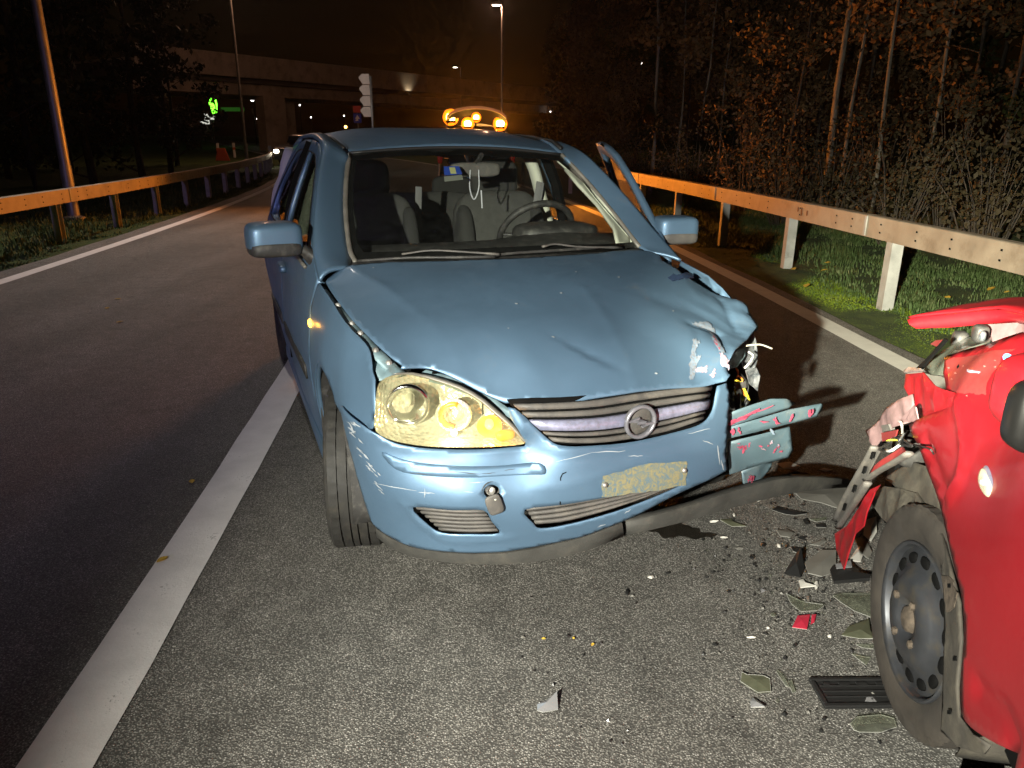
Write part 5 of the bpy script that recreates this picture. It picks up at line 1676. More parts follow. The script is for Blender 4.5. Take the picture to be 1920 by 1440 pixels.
def seat(x, y, wid, name, mt):
    s = empty(name); s.parent = blue
    MB().pod((x, y, .52), (.52, wid, .20), .4, .35).build('seat_cushion', mt, s, smooth=True)
    MB().pod((x - .30, y, .82), (.16, wid, .62), .45, .4, M=rotm('Y', -14)).build('backrest', mt, s, smooth=True)
    for d_ in (-1, 1):
        MB().pod((x - .27, y + d_ * (wid / 2 - .045), .80), (.19, .09, .52), .6, .6, M=rotm('Y', -14)).build('side_bolster', M['cloth_dark'], s, smooth=True)
    MB().pod((x - .40, y, 1.19), (.10, .27, .20), .5, .5, M=rotm('Y', -10)).build('headrest', M['cloth_dark'], s, smooth=True)
    for d_ in (-.06, .06): MB().tube([(x - .38, y + d_, 1.05), (x - .40, y + d_, 1.15)], .006, 6).build('headrest_post', M['steel'], s)
    return s
seat(-1.10, -.36, .50, 'front_seat', M['cloth']); seat(-1.12, .36, .50, 'front_seat', M['cloth'])
rs_ = empty('rear_seat'); rs_.parent = blue
MB().pod((-2.0, 0, .50), (.5, 1.24, .18), .4, .3).build('seat_cushion', M['cloth'], rs_, smooth=True)
MB().pod((-2.30, 0, .78), (.14, 1.24, .58), .4, .3, M=rotm('Y', -16)).build('backrest', M['cloth'], rs_, smooth=True)
for y in (-.38, .38): MB().pod((-2.40, y, 1.08), (.08, .26, .16), .5, .5).build('headrest', M['cloth_dark'], rs_, smooth=True)
MB().box((-2.66, 0, .88), (.34, 1.1, .015)).build('parcel_shelf', M['cloth_dark'], blue)
# belts
for y, z0 in ((-.60, 1.17), (.60, 1.17)):
    b_ = MB()
    b_.tube(crv([(-1.42, y, z0), (-1.38, y * .93, .98), (-1.30, y * .90, .70), (-1.22, y * .88, .42)], 4), .024, 4, flat=.10, up=(1, 0, 0)); b_.build('seat_belt', M['belt'], blue)
be = MB(); be.tube([B(785, 350, 'x', -1.62), B(784, 400, 'x', -1.60), B(790, 448, 'x', -1.50)], .018, 4, flat=.12, up=(1, 0, 0)); be.build('seat_belt', M['belt'], blue)
# pale pillar trims
def trim(side, pts, r, name='pillar_trim'):
    t = MB(); t.tube(crv([(x, side * y, z) for x, y, z in pts], 4), r, 8, flat=.55); return t.build(name, M['trim_cream'], blue, smooth=True)
for s_ in (-1, 1):
    trim(s_, [(-.46, .655, .955), (-.66, .615, 1.09), (-.86, .57, 1.22), (-1.02, .52, 1.315)], .034)
    trim(s_, [(-1.50, .70, .90), (-1.51, .655, 1.05), (-1.52, .60, 1.24), (-1.53, .54, 1.35)], .06)
    trim(s_, [(-2.42, .70, .98), (-2.45, .66, 1.15), (-2.42, .60, 1.32)], .09)
    MB().tube([(-1.448, s_ * .772, .30), (-1.448, s_ * .765, .93), (-1.448, s_ * .705, 1.16), (-1.448, s_ * .61, 1.37)], .030, 6).build('door_pillar', M['black'], blue)
MB().add([(-1.0, -.5, 1.335), (-1.0, .5, 1.335), (-1.6, .53, 1.385), (-1.6, -.53, 1.385), (-2.6, .5, 1.34), (-2.6, -.5, 1.34)], [(0, 1, 2, 3), (3, 2, 4, 5)]).build('headlining', M['cloth'], blue)
tp = [S_screen.pt(S_screen.p2(S_screen.hit(bf, u, v)), -.035)[0] for u, v in [(1064, 318), (1081, 319), (1119, 359), (1160, 407), (1187, 447), (1186, 458), (1164, 461), (1157, 431), (1124, 385), (1090, 349)]]
plate('pillar_trim', tp, M['trim_cream'], blue, .02, .012, 0, 0, True)
# inner mirror with a thing dangling from it, motorway sticker
rm = S_screen.hit(bf, 905, 320) + np.array([-.11, 0, .0])
im = MB(); im.pod(rm, (.04, .24, .065), .5, .4); imo = im.build('inner_mirror', M['plastic_grey'], blue, smooth=True)
MB().tube([rm + (.01, 0, .02), S_screen.hit(bf, 905, 290) + np.array([-.01, 0, .0])], .012, 6).build('mirror_stalk', M['plastic'], imo)
MB().tube(crv([rm + (.025, -.03, .0), rm + (.03, -.035, -.08), rm + (.03, -.015, -.13), rm + (.03, .008, -.08), rm + (.026, .01, 0)], 5), .003, 6).build('hanging_cord', mat('pale_cord', (.45, .46, .5), .6), imo)
MB().tube([rm + (.03, .02, -.09), rm + (.03, .024, -.17)], .0035, 6).build('cord_tail', mat('pale_cord_tail', (.45, .46, .5), .6), imo)
stk = decal('toll_sticker', S_screen, [(833, 312), (862, 312), (868, 327), (834, 329)], mat('blue_sticker', (.03, .08, .45), .4), screen, off=-.009)
decal('sticker_mark', S_screen, [(843, 314), (854, 314), (857, 326), (846, 326)], mat('sticker_yellow', (.55, .55, .25), .4), screen, off=-.0075)
decal('paper_slip', S_screen, [(834, 331), (868, 328), (870, 337), (835, 341)], mat('paper_slip', (.22, .23, .2), .7), screen, off=-.012)

# ---- the torn corner: hanging bumper end, crumpled sheet, loose wires, smashed lamp
hang = empty('torn_bumper_end'); hang.parent = blue
tag(hang, 'torn bumper end hanging loose, streaked with red paint')
def pl(uvx): return [B(u, v, 'x', x) for u, v, x in uvx]
M['blue_torn'] = car_paint('blue_torn', (.085, .135, .165), .55, .2, .2, amount=(.5, .85))
plate('upper_strip', pl([(1364, 777, .66), (1405, 762, .665), (1446, 749, .66), (1474, 748, .65), (1493, 757, .64), (1480, 766, .65), (1430, 781, .66), (1365, 801, .665)]), M['blue_torn'], hang, .014, .004, .003, 1, True)
plate('middle_strip', pl([(1364, 803, .672), (1430, 784, .672), (1480, 769, .665), (1541, 757, .65), (1546, 762, .65), (1533, 782, .655), (1482, 795, .67), (1420, 810, .675), (1363, 824, .675)]), M['blue_torn'], hang, .014, .004, .003, 2, True)
plate('lower_sheet', pl([(1362, 827, .665), (1420, 813, .67), (1477, 798, .665), (1480, 822, .66), (1482, 842, .66), (1474, 856, .66), (1430, 866, .66), (1395, 878, .66), (1363, 886, .66)]), M['blue_torn'], hang, .014, .004, .006, 3, True)
plate('bent_flap', pl([(1393, 885, .655), (1420, 872, .655), (1450, 866, .63), (1447, 878, .63), (1425, 905, .64), (1413, 930, .65), (1398, 922, .655)]), M['blue_torn'], hang, .012, .004, .004, 4, True)
q = np.random.default_rng(77)
def rub(uv0, uv1, w, m, x):
    (u0, v0), (u1, v1) = uv0, uv1; n = 6
    L = math.hypot(u1 - u0, v1 - v0); nx, ny = -(v1 - v0) / L, (u1 - u0) / L; a = []; b = []
    for k in range(n + 1):
        t = k / n; ww = w * (.35 + math.sin(math.pi * t)) * (.5 + q.random())
        cx, cy = u0 + (u1 - u0) * t + q.normal(0, .7), v0 + (v1 - v0) * t + q.normal(0, .7)
        a.append((cx + nx * ww, cy + ny * ww, x)); b.append((cx - nx * ww, cy - ny * ww, x))
    plate('paint_rub', pl(a + b[::-1]), M[m], hang, .03, .0008)
for a in [((1368, 796), (1424, 768), 2.2), ((1376, 790), (1450, 760), .8), ((1366, 797), (1380, 786), 2.5)]: rub(*a, 'scuff_red', .6735)
for a in [((1374, 803), (1373, 816), 2.6), ((1384, 801), (1388, 815), 1.2), ((1450, 787), (1462, 795), 2.0), ((1455, 783), (1456, 797), 1.1), ((1487, 776), (1481, 790), 1.5), ((1520, 768), (1517, 782), 2.2), ((1525, 766), (1522, 779), 1.2), ((1425, 790), (1440, 792), 1)]: rub(*a, 'scuff_red', .684)
for k in range(16):
    u = 1372 + 105 * q.random(); v = 832 + 22 * q.random() - (u - 1370) * .06; a = q.uniform(-1.2, .4); L = 5 + 12 * q.random()
    rub((u, v), (u + L * math.cos(a) * .6, v + L * math.sin(a)), .6 + q.random(), 'scuff_red' if q.random() < .6 else 'scuff_pink', .681)
for k in range(7):
    u = 1404 + 16 * q.random(); v = 887 + 10 * q.random(); rub((u, v), (u + q.uniform(-3, 3), v + 8), .8, 'scuff_red', .662)
rub((1445, 804), (1452, 815), 2, 'scuff_white', .684)
M['foil'] = mat('torn_bright_sheet', (.34, .36, .38), .35, .6, var=.35, vs=25, dirt=(.10, .12, .14), ds=40, dmin=.45, dmax=.6)
crm = empty('crushed_lamp_corner'); crm.parent = blue
tag(crm, 'crushed lamp corner with torn metal and loose yellow wires')
for k, (pts, m, w_) in enumerate([
        ([(1424, 620, .42, .0), (1433, 640, .42, 0), (1436, 668, .43, 0), (1427, 696, .44, 0), (1412, 696, .45, 0), (1402, 676, .45, 0), (1404, 650, .44, 0), (1414, 630, .43, 0)], 'foil', .022),
        ([(1372, 668, .52, 0), (1396, 648, .48, 0), (1412, 646, .46, 0), (1408, 668, .47, 0), (1392, 690, .50, 0), (1376, 694, .52, 0)], 'blue_in', .018),
        ([(1384, 690, .49, 0), (1402, 684, .48, 0), (1412, 700, .47, 0), (1406, 728, .47, 0), (1394, 716, .48, 0)], 'foil', .02),
        ([(1372, 718, .50, 0), (1392, 714, .48, 0), (1394, 726, .48, 0), (1376, 730, .50, 0)], 'plastic_grey', .006),
        ([(1376, 748, .52, 0), (1400, 738, .48, 0), (1418, 752, .47, 0), (1402, 764, .50, 0), (1380, 766, .52, 0)], 'foil', .012),
        ([(1372, 742, .54, 0), (1382, 736, .53, 0), (1386, 768, .54, 0), (1374, 770, .55, 0)], 'plastic', .006)]):
    plate('torn_sheet', [B(u, v, 'x', x) for u, v, x, _ in pts], M[m], crm, .01, .003, w_, 20 + k)
MB().tube(crv([B(1398, 648, 'x', .46), B(1425, 646, 'x', .45), B(1446, 653, 'x', .44)], 4), .006, 6, flat=.5).build('metal_strip', M['trim_cream'], crm)
wm = {'y': mat('yellow_wire', (.75, .60, .05), .5), 'o': mat('orange_wire', (.7, .25, .05), .5), 'b': mat('black_wire', (.015, .015, .015), .5), 'w': mat('white_wire', (.6, .6, .58), .5)}
for c_, pts in [('y', [(1378, 712), (1390, 718), (1396, 730), (1404, 746)]), ('y', [(1392, 726), (1398, 740), (1406, 750)]), ('o', [(1384, 704), (1392, 712), (1390, 726), (1396, 742)]), ('y', [(1378, 730), (1380, 745), (1378, 756)]),
                ('w', [(1404, 660), (1412, 668), (1402, 684), (1396, 690)]), ('b', [(1388, 700), (1402, 720), (1400, 745), (1392, 760)]), ('o', [(1380, 690), (1384, 700), (1380, 714)])]:
    MB().tube(crv([B(u, v, 'x', .505 - .0005 * (u - 1370)) for u, v in pts], 4), .0035, 6).build('wire', wm[c_], crm, smooth=True)
MB().pod((.20, .56, .60), (.22, .16, .26), .3, .3).build('crushed_box', M['black'], crm, smooth=True)
# shreds of wheel-arch plastic trailing behind the loose lip
sh = plate('arch_shred', [site(u, v, z) - np.array([0, 0, 0]) for u, v, z in []] or [bf.local(site(u, v, z)) for u, v, z in [(1468, 890, .05), (1490, 880, .07), (1520, 884, .06), (1600, 898, .05), (1598, 908, .02), (1530, 897, .02), (1490, 893, .02)]], M['plastic'], blue, .02, .004, .006, 8)
# ================================================================== the red car
rf = Frame((1.02, 1.55), (.27, .963))
red = empty('red_car', (rf.o[0], rf.o[1], 0), rf.angle())
tag(red, 'bright red small car with its front torn open and bare steel wheel', 'car')
M['red'] = car_paint('red_paint', (.25, .006, .011), .42, .0, .3, dirt=(.30, .10, .08), amount=(.62, .95))
M['red_dull'] = car_paint('red_dull_paint', (.18, .015, .016), .55, .0, .1, dirt=(.15, .06, .05), amount=(.42, .8))
M['red_in'] = mat('pink_inner_sheet', (.22, .14, .145), .5, .1, var=.3, vs=18, dirt=(.12, .08, .075), ds=22)
M['steel_wheel'] = mat('black_steel_wheel', (.055, .058, .065), .45, .5, var=.2, vs=14, dirt=(.10, .085, .06), ds=16)
M['rusty'] = mat('wheel_rust', (.075, .058, .042), .9, var=.5, vs=60, bmp=.5, bs=200)
M['liner'] = mat('muddy_liner', (.045, .040, .032), .8, var=.35, vs=10, dirt=(.09, .08, .06), ds=14, dmin=.45, dmax=.7, bmp=.3, bs=120)
M['tyre_mud'] = mat('muddy_tyre', (.028, .024, .020), .85, var=.25, vs=12, dirt=(.05, .042, .033), ds=9, dmin=.4, dmax=.7, bmp=.15, bs=100)
M['lamp_grey'] = glass('cloudy_lamp_cover', (.62, .65, .60), rough=.12, haze=.4, hazec=(.22, .24, .20))
S_red = Surf('xz', [
    (.35, .06, .80), (.27, .045, .90), (.24, .05, .83), (.12, -.075, 1.0), (.2, -.02, .955), (-.3, -.10, 1.03), (-.9, -.10, 1.05), (0, .0, .95), (-.4, .0, .97), (-.9, .01, .98),
    (.30, .055, .70), (0, .045, .75), (-.3, .035, .75), (-.6, .03, .75), (-1.0, .03, .75),
    (.25, .05, .55), (0, .045, .62), (-.28, .04, .5), (-.6, .035, .5), (-1.0, .035, .5),
    (-.30, .04, .3), (-.35, .03, .2), (-.6, .03, .3), (-1.0, .03, .3), (-.5, .01, .18), (-1.0, .01, .18)], 1e-4)
RH = lambda uv: S_red.hits(rf, uv, .4, 4.0)
RA = rf.at
def red_disp(q):
    d = np.zeros(len(q))
    def ln(pts, am, w):
        best = np.full(len(q), 9.)
        for a, b in zip(pts[:-1], pts[1:]):
            a = np.array(a); b = np.array(b); ab = b - a; t = np.clip(((q - a) @ ab) / (ab @ ab), 0, 1)
            best = np.minimum(best, np.hypot(*(q - a - t[:, None] * ab).T))
        return am * np.exp(-(best / w) ** 2)
    p = lambda uv: [S_red.p2(x) for x in RH(uv)]
    d += ln(p([(1797, 742), (1806, 790), (1812, 850), (1800, 900), (1780, 930)]), .012, .016)
    d += ln(p([(1775, 738), (1810, 740), (1850, 742)]), -.006, .012)
    d += ln(p([(1735, 830), (1750, 870), (1772, 925)]), -.010, .016)
    d += ln(p([(1830, 1290), (1880, 1340), (1900, 1390)]), -.012, .02)
    d += ln(p([(1850, 700), (1870, 688), (1900, 680)]), -.004, .02)
    return d
S_red.disp = red_disp
out = lin(RH([(1774, 738), (1768, 700), (1771, 670)]), 4) + crv(RH([(1775, 667), (1830, 650), (1880, 634), (1918, 622)]), 3)
out += [np.array(p) for p in [(-.05, -.09, 1.02), (-.4, -.09, 1.04), (-.95, -.08, 1.05), (-1.05, .0, .9), (-1.05, .03, .5), (-1.05, .02, .2), (-.7, .02, .19)]]
out += crv(RH([(1901, 1411), (1853, 1386), (1822, 1365), (1805, 1344), (1800, 1317), (1801, 1273), (1807, 1202), (1805, 1140), (1799, 1102), (1789, 1065), (1772, 990), (1760, 940), (1740, 885), (1722, 838), (1708, 812), (1704, 797)]), 3)
out += lin(RH([(1720, 785), (1748, 772), (1778, 762)]), 3)
_o = []
for p in out:
    if not _o or np.linalg.norm(np.array(p) - np.array(_o[-1])) > .004: _o.append(p)
rw = cut('front_wing', S_red, _o, M['red'], red, step=.02, solid=.004)
tag(rw, 'red front wing with dented edge over the steel wheel')
def rdecal(name, uvs, m, par, off=.003, step=.015):
    o2 = S_red.p2(np.array(RH(uvs))); V, F = fill2d(o2, [], step)
    return mesh_obj(name, S_red.pt(V, off), F[:, ::-1], m, par, True)
rdecal('dull_patch', ragged([(1774, 674), (1850, 660), (1905, 652), (1880, 672), (1858, 700), (1846, 738), (1815, 738), (1783, 735)], 1.2, 6), M['red_dull'], rw, .002)
rdecal('blue_dot', [(1892.5 + 9 * math.cos(t), 672 + 9 * math.sin(t)) for t in np.linspace(0, 6.283, 21)[:-1]], mat('blue_dot', (.10, .32, .75), .5), rw, .005)
M['chip_red'] = mat('red_paint_chip', (.40, .14, .13), .5)
for u, v, s in [(1784, 690, 3), (1797, 700, 3.5), (1812, 687, 2.5), (1822, 694, 3.5), (1790, 711, 2.5), (1850, 687, 3), (1868, 688, 3), (1786, 747, 2.5), (1813, 742, 2.5), (1884, 683, 2.5), (1805, 812, 1.5), (1870, 676, 2)]:
    rdecal('paint_chip', ragged([(u - s * .8, v), (u, v - s * .5), (u + s * .8, v), (u, v + s * .4)], .5, int(u + v), 2), M['chip_red'], rw, .006)
rdecal('clip_hole', [(1799, 688), (1803, 683), (1804, 688), (1800, 692)], M['black'], rw, .006)
rdecal('rub_mark', ragged([(1818, 693), (1842, 696), (1840, 700), (1822, 699)], .6, 8), M['scuff_pink'], rw, .006)
rp = S_red.pt([S_red.p2(S_red.hit(rf, 1850, 905, .4, 4))])[0]
M['repeater'] = glass('clear_repeater', (.95, .95, .85), rough=.05, haze=.55, hazec=(.85, .82, .62))
t_ = MB(); t_.pod(rp, (.074, .022, .034), .7, .9, M=rotm('Y', -12)); ro = t_.build('side_indicator', M['repeater'], rw, smooth=True); tag(ro, 'oval clear side indicator')
MB().pod(rp - (0, .004, 0), (.084, .016, .042), .6, .9, M=rotm('Y', -12)).build('indicator_rim', M['chrome_dull'], ro, smooth=True)
MB().pod(rp + (0, .006, 0), (.014, .012, .014), .9, .9).build('indicator_bulb', mat('repeater_bulb', (.45, .42, .55), .3), ro, smooth=True)
# door behind it
ob = [(-1.06, .19), (-1.9, .19), (-1.9, .95), (-1.06, .98)]
S_rd = Surf('xz', [(-1.0, .03, .2), (-1.0, .035, .6), (-1.0, .015, .98), (-2, .03, .2), (-2, .035, .6), (-2, .0, .98), (-1.5, .04, .6)], 1e-4)
cut('door', S_rd, lin([S_rd.pt([p])[0] for p in ob + [ob[0]]], 4)[:-1], M['red'], red, step=.08, solid=.02)

# bonnet sprung open, edge on to us
hd = [(.477, .045, .925), (.50, -.05, .955), (.55, -.21, .985), (.57, -.45, .99), (.56, -.85, .985), (.42, -1.45, .95), (.0, -1.50, 1.02), (-.45, -1.42, 1.06), (-.46, -.8, 1.085), (-.45, -.20, 1.075), (.0, -.16, 1.045), (.317, -.12, 1.0), (.40, -.04, .965), (.45, .02, .94)]
hdo = plate('hood', lin([np.array(p) for p in hd + [hd[0]]], 3)[:-1], M['red'], red, .035, .006, .003, 2, True, normal=(0, 0, 1)); tag(hdo, 'sprung red bonnet bent at its tip')
# folded lip of the bonnet edge
le = crv([(.50, -.03, .95), (.477, .045, .924), (.45, .02, .938), (.40, -.04, .963), (.317, -.12, .998), (.15, -.145, 1.025), (.0, -.16, 1.043), (-.3, -.19, 1.065)], 3)
vs = []
for i, p_ in enumerate(le):
    dr = .008 + .018 * min(1, i / 8)
    vs += [p_ + np.array([0, .002, .001]), p_ + np.array([-.004, -.004, -dr * .6]), p_ + np.array([-.02, -.018, -dr])]
mesh_obj('hood_lip', vs, [(i * 3 + j, i * 3 + j + 1, (i + 1) * 3 + j + 1, (i + 1) * 3 + j) for i in range(len(le) - 1) for j in range(2)], M['red'], hdo, True, solid=.004, auto=40)
# inner panels, lamp
plate('inner_panel', [(.34, -.10, .955), (.25, -.14, .985), (.05, -.19, 1.02), (.05, -.19, .96), (.2, -.15, .93), (.32, -.10, .92)], M['red_in'], red, .03, .004, .006, 5)
hl2 = empty('headlight'); hl2.parent = red; tag(hl2, 'smashed grey headlight pushed out of the red nose')
plate('lamp_cover', [RA(u, v, 'y', y) for u, v, y in [(1722, 690, .02), (1745, 660, .0), (1775, 634, -.04), (1812, 616, -.08), (1846, 614, -.10), (1848, 632, -.08), (1820, 645, -.04), (1792, 657, -.01), (1775, 668, .0), (1776, 690, .01), (1745, 697, .02)]], M['lamp_grey'], hl2, .02, .004, .012, 11, True)
plate('lamp_housing', [RA(u, v, 'y', y) for u, v, y in [(1735, 692, -.03), (1760, 660, -.05), (1800, 632, -.09), (1850, 616, -.14), (1852, 640, -.14), (1790, 668, -.06), (1780, 695, -.03)]], M['plastic_grey'], hl2, .02, .004, .016, 12)
for u, v, s in [(1800, 638, .05), (1838, 625, .045)]:
    MB().pod(RA(u, v, 'y', -.075), (s, s * .8, s), .6, .7).build('lamp_module', M['plastic'], hl2, smooth=True)
MB().pod(RA(1842, 630, 'y', -.05), (.02, .015, .025), .8, .8).build('bulb_holder', M['foil'], hl2, smooth=True)
plate('lamp_edge', [RA(u, v, 'y', .025) for u, v in [(1718, 690), (1740, 668), (1770, 634), (1774, 637), (1750, 664), (1728, 692)]], M['black'], hl2, .02, .006, .002, 13)
plate('lamp_tab', [RA(u, v, 'y', .0) for u, v in [(1742, 645), (1752, 638), (1764, 637), (1754, 650)]], M['red_dull'], hl2, .02, .004, .004, 14)
# torn front corner
nose = empty('torn_front_corner'); nose.parent = red; tag(nose, 'torn red bumper corner with bent strips hanging to the road')
def rp_(uvy): return [RA(u, v, 'y', y) for u, v, y in uvy]
plate('bent_corner', rp_([(1691, 701, .055), (1728, 698, .05), (1747, 722, .05), (1757, 728, .05), (1780, 734, .045), (1790, 752, .045), (1775, 763, .045), (1749, 772, .05), (1718, 782, .055), (1701, 748, .06), (1691, 726, .06)]), M['red'], nose, .014, .004, .006, 31)
plate('clip_strip', rp_([(1697, 696, .05), (1704, 690, .05), (1730, 692, .045), (1738, 697, .045), (1720, 697, .05), (1698, 700, .055)]), M['foil'], nose, .02, .004, .002, 32)
plate('split_skin', rp_([(1697, 738, .075), (1672, 748, .085), (1650, 764, .09), (1638, 784, .095), (1630, 797, .10), (1614, 806, .10), (1620, 824, .10), (1632, 842, .10), (1642, 832, .09), (1650, 815, .085), (1668, 800, .08), (1700, 788, .07), (1702, 765, .07)]), M['red_in'], nose, .013, .003, .010, 33, True)
plate('folded_tab', rp_([(1684, 788, .085), (1709, 760, .09), (1713, 764, .09), (1718, 786, .085), (1700, 792, .085)]), M['red_in'], nose, .013, .003, .004, 34)
plate('grey_block', rp_([(1642, 800, .07), (1672, 795, .07), (1676, 806, .065), (1660, 818, .065), (1640, 826, .07)]), M['plastic_grey'], nose, .015, .012, .002, 35)
plate('red_sliver', rp_([(1655, 812, .09), (1686, 806, .085), (1682, 818, .085), (1656, 828, .09)]), M['red_dull'], nose, .015, .003, .002, 36)
plate('upper_shard', rp_([(1649, 862, .11), (1687, 838, .09), (1694, 846, .09), (1660, 872, .10), (1638, 884, .115), (1624, 893, .12), (1632, 876, .12)]), M['red_dull'], nose, .014, .004, .004, 37)
plate('lower_shard', rp_([(1645, 908, .105), (1632, 922, .11), (1618, 960, .12), (1612, 985, .12), (1600, 1000, .125), (1590, 1032, .13), (1576, 1066, .14), (1563, 1030, .14), (1562, 1000, .14), (1585, 985, .13), (1605, 950, .125), (1622, 920, .115)]), M['red'], nose, .014, .004, .006, 38)
for pts in ([(1640, 838), (1625, 865), (1600, 908), (1580, 945), (1567, 976)], [(1628, 905), (1612, 930), (1590, 962), (1572, 990)], [(1705, 850), (1675, 868), (1645, 885), (1624, 900)]):
    MB().tube(crv([RA(u, v, 'y', .135) for u, v in pts], 4), .011, 6, flat=.5).build('bent_strip', M['plastic_grey'], nose, smooth=True)
plate('slotted_strip', rp_([(1640, 840, .13), (1648, 846, .125), (1625, 890, .13), (1602, 930, .13), (1575, 982, .14), (1568, 975, .14), (1590, 930, .135), (1615, 880, .135)]), M['plastic_grey'], nose, .014, .004, .002, 39)
for u, v in [(1634, 854), (1619, 881), (1600, 916), (1582, 950)]:
    plate('slot', rp_([(u - 3, v + 6, .141), (u + 1, v - 7, .139), (u + 5, v - 5, .139), (u + 1, v + 8, .141)]), M['black'], nose, .03, .002)
wq = np.random.default_rng(5)
for k in range(9):
    a = np.array([1690 + wq.normal(0, 8), 826 + wq.normal(0, 8)]); b = a + wq.normal(0, 16, 2); c = b + wq.normal(0, 12, 2)
    MB().tube(crv([RA(*a, 'y', .05), RA(*b, 'y', .07), RA(*c, 'y', .06)], 4), .002 + .002 * wq.random(), 5).build('wire', [wm['b'], wm['b'], wm['w'], wm['b'], wm['y']][k % 5], nose)
MB().pod(RA(1712, 842, 'y', -.0), (.09, .08, .09), .4, .4).build('broken_bracket', M['plastic'], nose, smooth=True)
MB().box((.55, -.5, .45), (.08, 1.0, .35)).build('crash_front', M['black'], red)
MB().pod((.05, -.75, .55), (.8, 1.0, .5), .3, .3).build('engine_bay', M['black'], red, smooth=True)
MB().box((-1.2, -.8, .22), (2.4, 1.4, .05)).build('floor_pan', M['black'], red)
# ---- steel wheel
W_ = .165
RW = .283
wl_ = wheel(red, .0, -W_ / 2 + .035, RW, RW, W_, 9, 1, None)
wl_.children[0].data.materials.clear(); wl_.children[0].data.materials.append(M['tyre_mud'])
tag(wl_, 'bare black steel wheel with rusty hub')
h_ = W_ / 2
rimp = [(.178, h_ * .2), (.180, h_ * .86), (.188, h_ * .98), (.192, h_ * .92), (.190, h_ * .8)]
MB().lathe(rimp, 48, 'y').build('rim', M['steel_wheel'], wl_, smooth=True)
MB().lathe([(.182, h_ * .66), (.172, h_ * .72), (.150, h_ * .78), (.126, h_ * .84), (.112, h_ * 1.0), (.098, h_ * 1.13), (.07, h_ * 1.17), (.05, h_ * 1.12), (.045, h_ * .98), (.001, h_ * .96)], 48, 'y').build('wheel_disc', M['steel_wheel'], wl_, smooth=True)
for k in range(14):
    a = 2 * math.pi * k / 14 + .1
    c = np.array([.149 * math.cos(a), h_ * .78, .149 * math.sin(a)])
    Mz = rotm('Y', -math.degrees(a))
    MB().pod(c, (.030, .014, .044), .8, .9, 14, 8, M=Mz).build('rim_slot', M['black'], wl_, smooth=True)
MB().lathe([(.034, h_ * .96), (.030, h_ * 1.12), (.018, h_ * 1.18), (.001, h_ * 1.19)], 20, 'y').build('hub', M['rusty'], wl_, smooth=True)
for k in range(4):
    a = 2 * math.pi * k / 4 + .5
    MB().lathe([(.010, h_ * 1.10), (.010, h_ * 1.24), (.006, h_ * 1.27), (.001, h_ * 1.27)], 6, 'y', (.066 * math.cos(a), 0, .066 * math.sin(a))).build('wheel_bolt', M['rusty'], wl_)
# ---- wheel-arch liner, torn, with the flange behind the wheel
L = MB(); L.lathe([(.325, -.20), (.33, .005)], 48, 'y', (0, -.03, .30)); keep = [f for f in L.f if all(L.v[i][2] > .12 for i in f)]
ln_ = mesh_obj('arch_liner', L.v, keep, M['liner'], red, True, solid=.005); tag(ln_, 'muddy black wheel arch liner, torn')
plate('torn_liner', [RA(u, v, 'y', y) for u, v, y in [(1653, 896, .03), (1680, 878, .02), (1706, 864, .01), (1732, 874, .01), (1756, 940, .01), (1772, 1000, .01), (1780, 1030, .012), (1764, 1040, .012), (1742, 1000, .012), (1718, 945, .02), (1700, 925, .03), (1675, 912, .04)]], M['liner'], ln_, .015, .005, .006, 41, True)
plate('torn_flap', [RA(u, v, 'y', y) for u, v, y in [(1621, 930, .07), (1646, 910, .06), (1675, 913, .05), (1706, 922, .035), (1718, 940, .03), (1708, 953, .03), (1733, 990, .02), (1744, 1014, .02), (1728, 1020, .03), (1700, 990, .04), (1672, 985, .05), (1652, 978, .06), (1640, 970, .065), (1632, 948, .07)]], M['liner'], ln_, .012, .005, .012, 42)
fl = plate('arch_flange', [RA(u, v, 'y', y) for u, v, y in [(1760, 1010, .018), (1772, 1000, .015), (1790, 1070, .015), (1804, 1130, .015), (1808, 1200, .015), (1802, 1290, .015), (1803, 1345, .012), (1830, 1378, .012), (1862, 1398, .012), (1850, 1415, .0), (1800, 1400, .005), (1772, 1372, .008), (1772, 1320, .01), (1778, 1200, .01), (1776, 1120, .012), (1768, 1050, .015)]], M['liner'], red, .015, .006, .003, 43, True)
for u, v in [(1790, 1235), (1780, 1335), (1780, 1098)]:
    plate('clip_hole', [RA(u + a, v + b, 'y', .0245) for a, b in ((-3, -4), (3, -4), (3, 4), (-3, 4))], M['black'], fl, .03, .002)
plate('flange_crust', [RA(u, v, 'y', .024) for u, v in ragged([(1766, 1078), (1786, 1085), (1795, 1110), (1790, 1140), (1776, 1150), (1770, 1115)], 1.5, 12)], M['rusty'], fl, .02, .002)
plate('pale_sheet', [RA(u, v, 'y', .004) for u, v in [(1758, 1032), (1782, 1024), (1790, 1065), (1786, 1078), (1772, 1060)]], mat('pale_inner_sheet', (.55, .53, .58), .5), red, .02, .003)
MB().box((-.42, -.04, .10), (.18, .06, .10)).build('jacking_bracket', M['plastic'], red, bevel=.01)
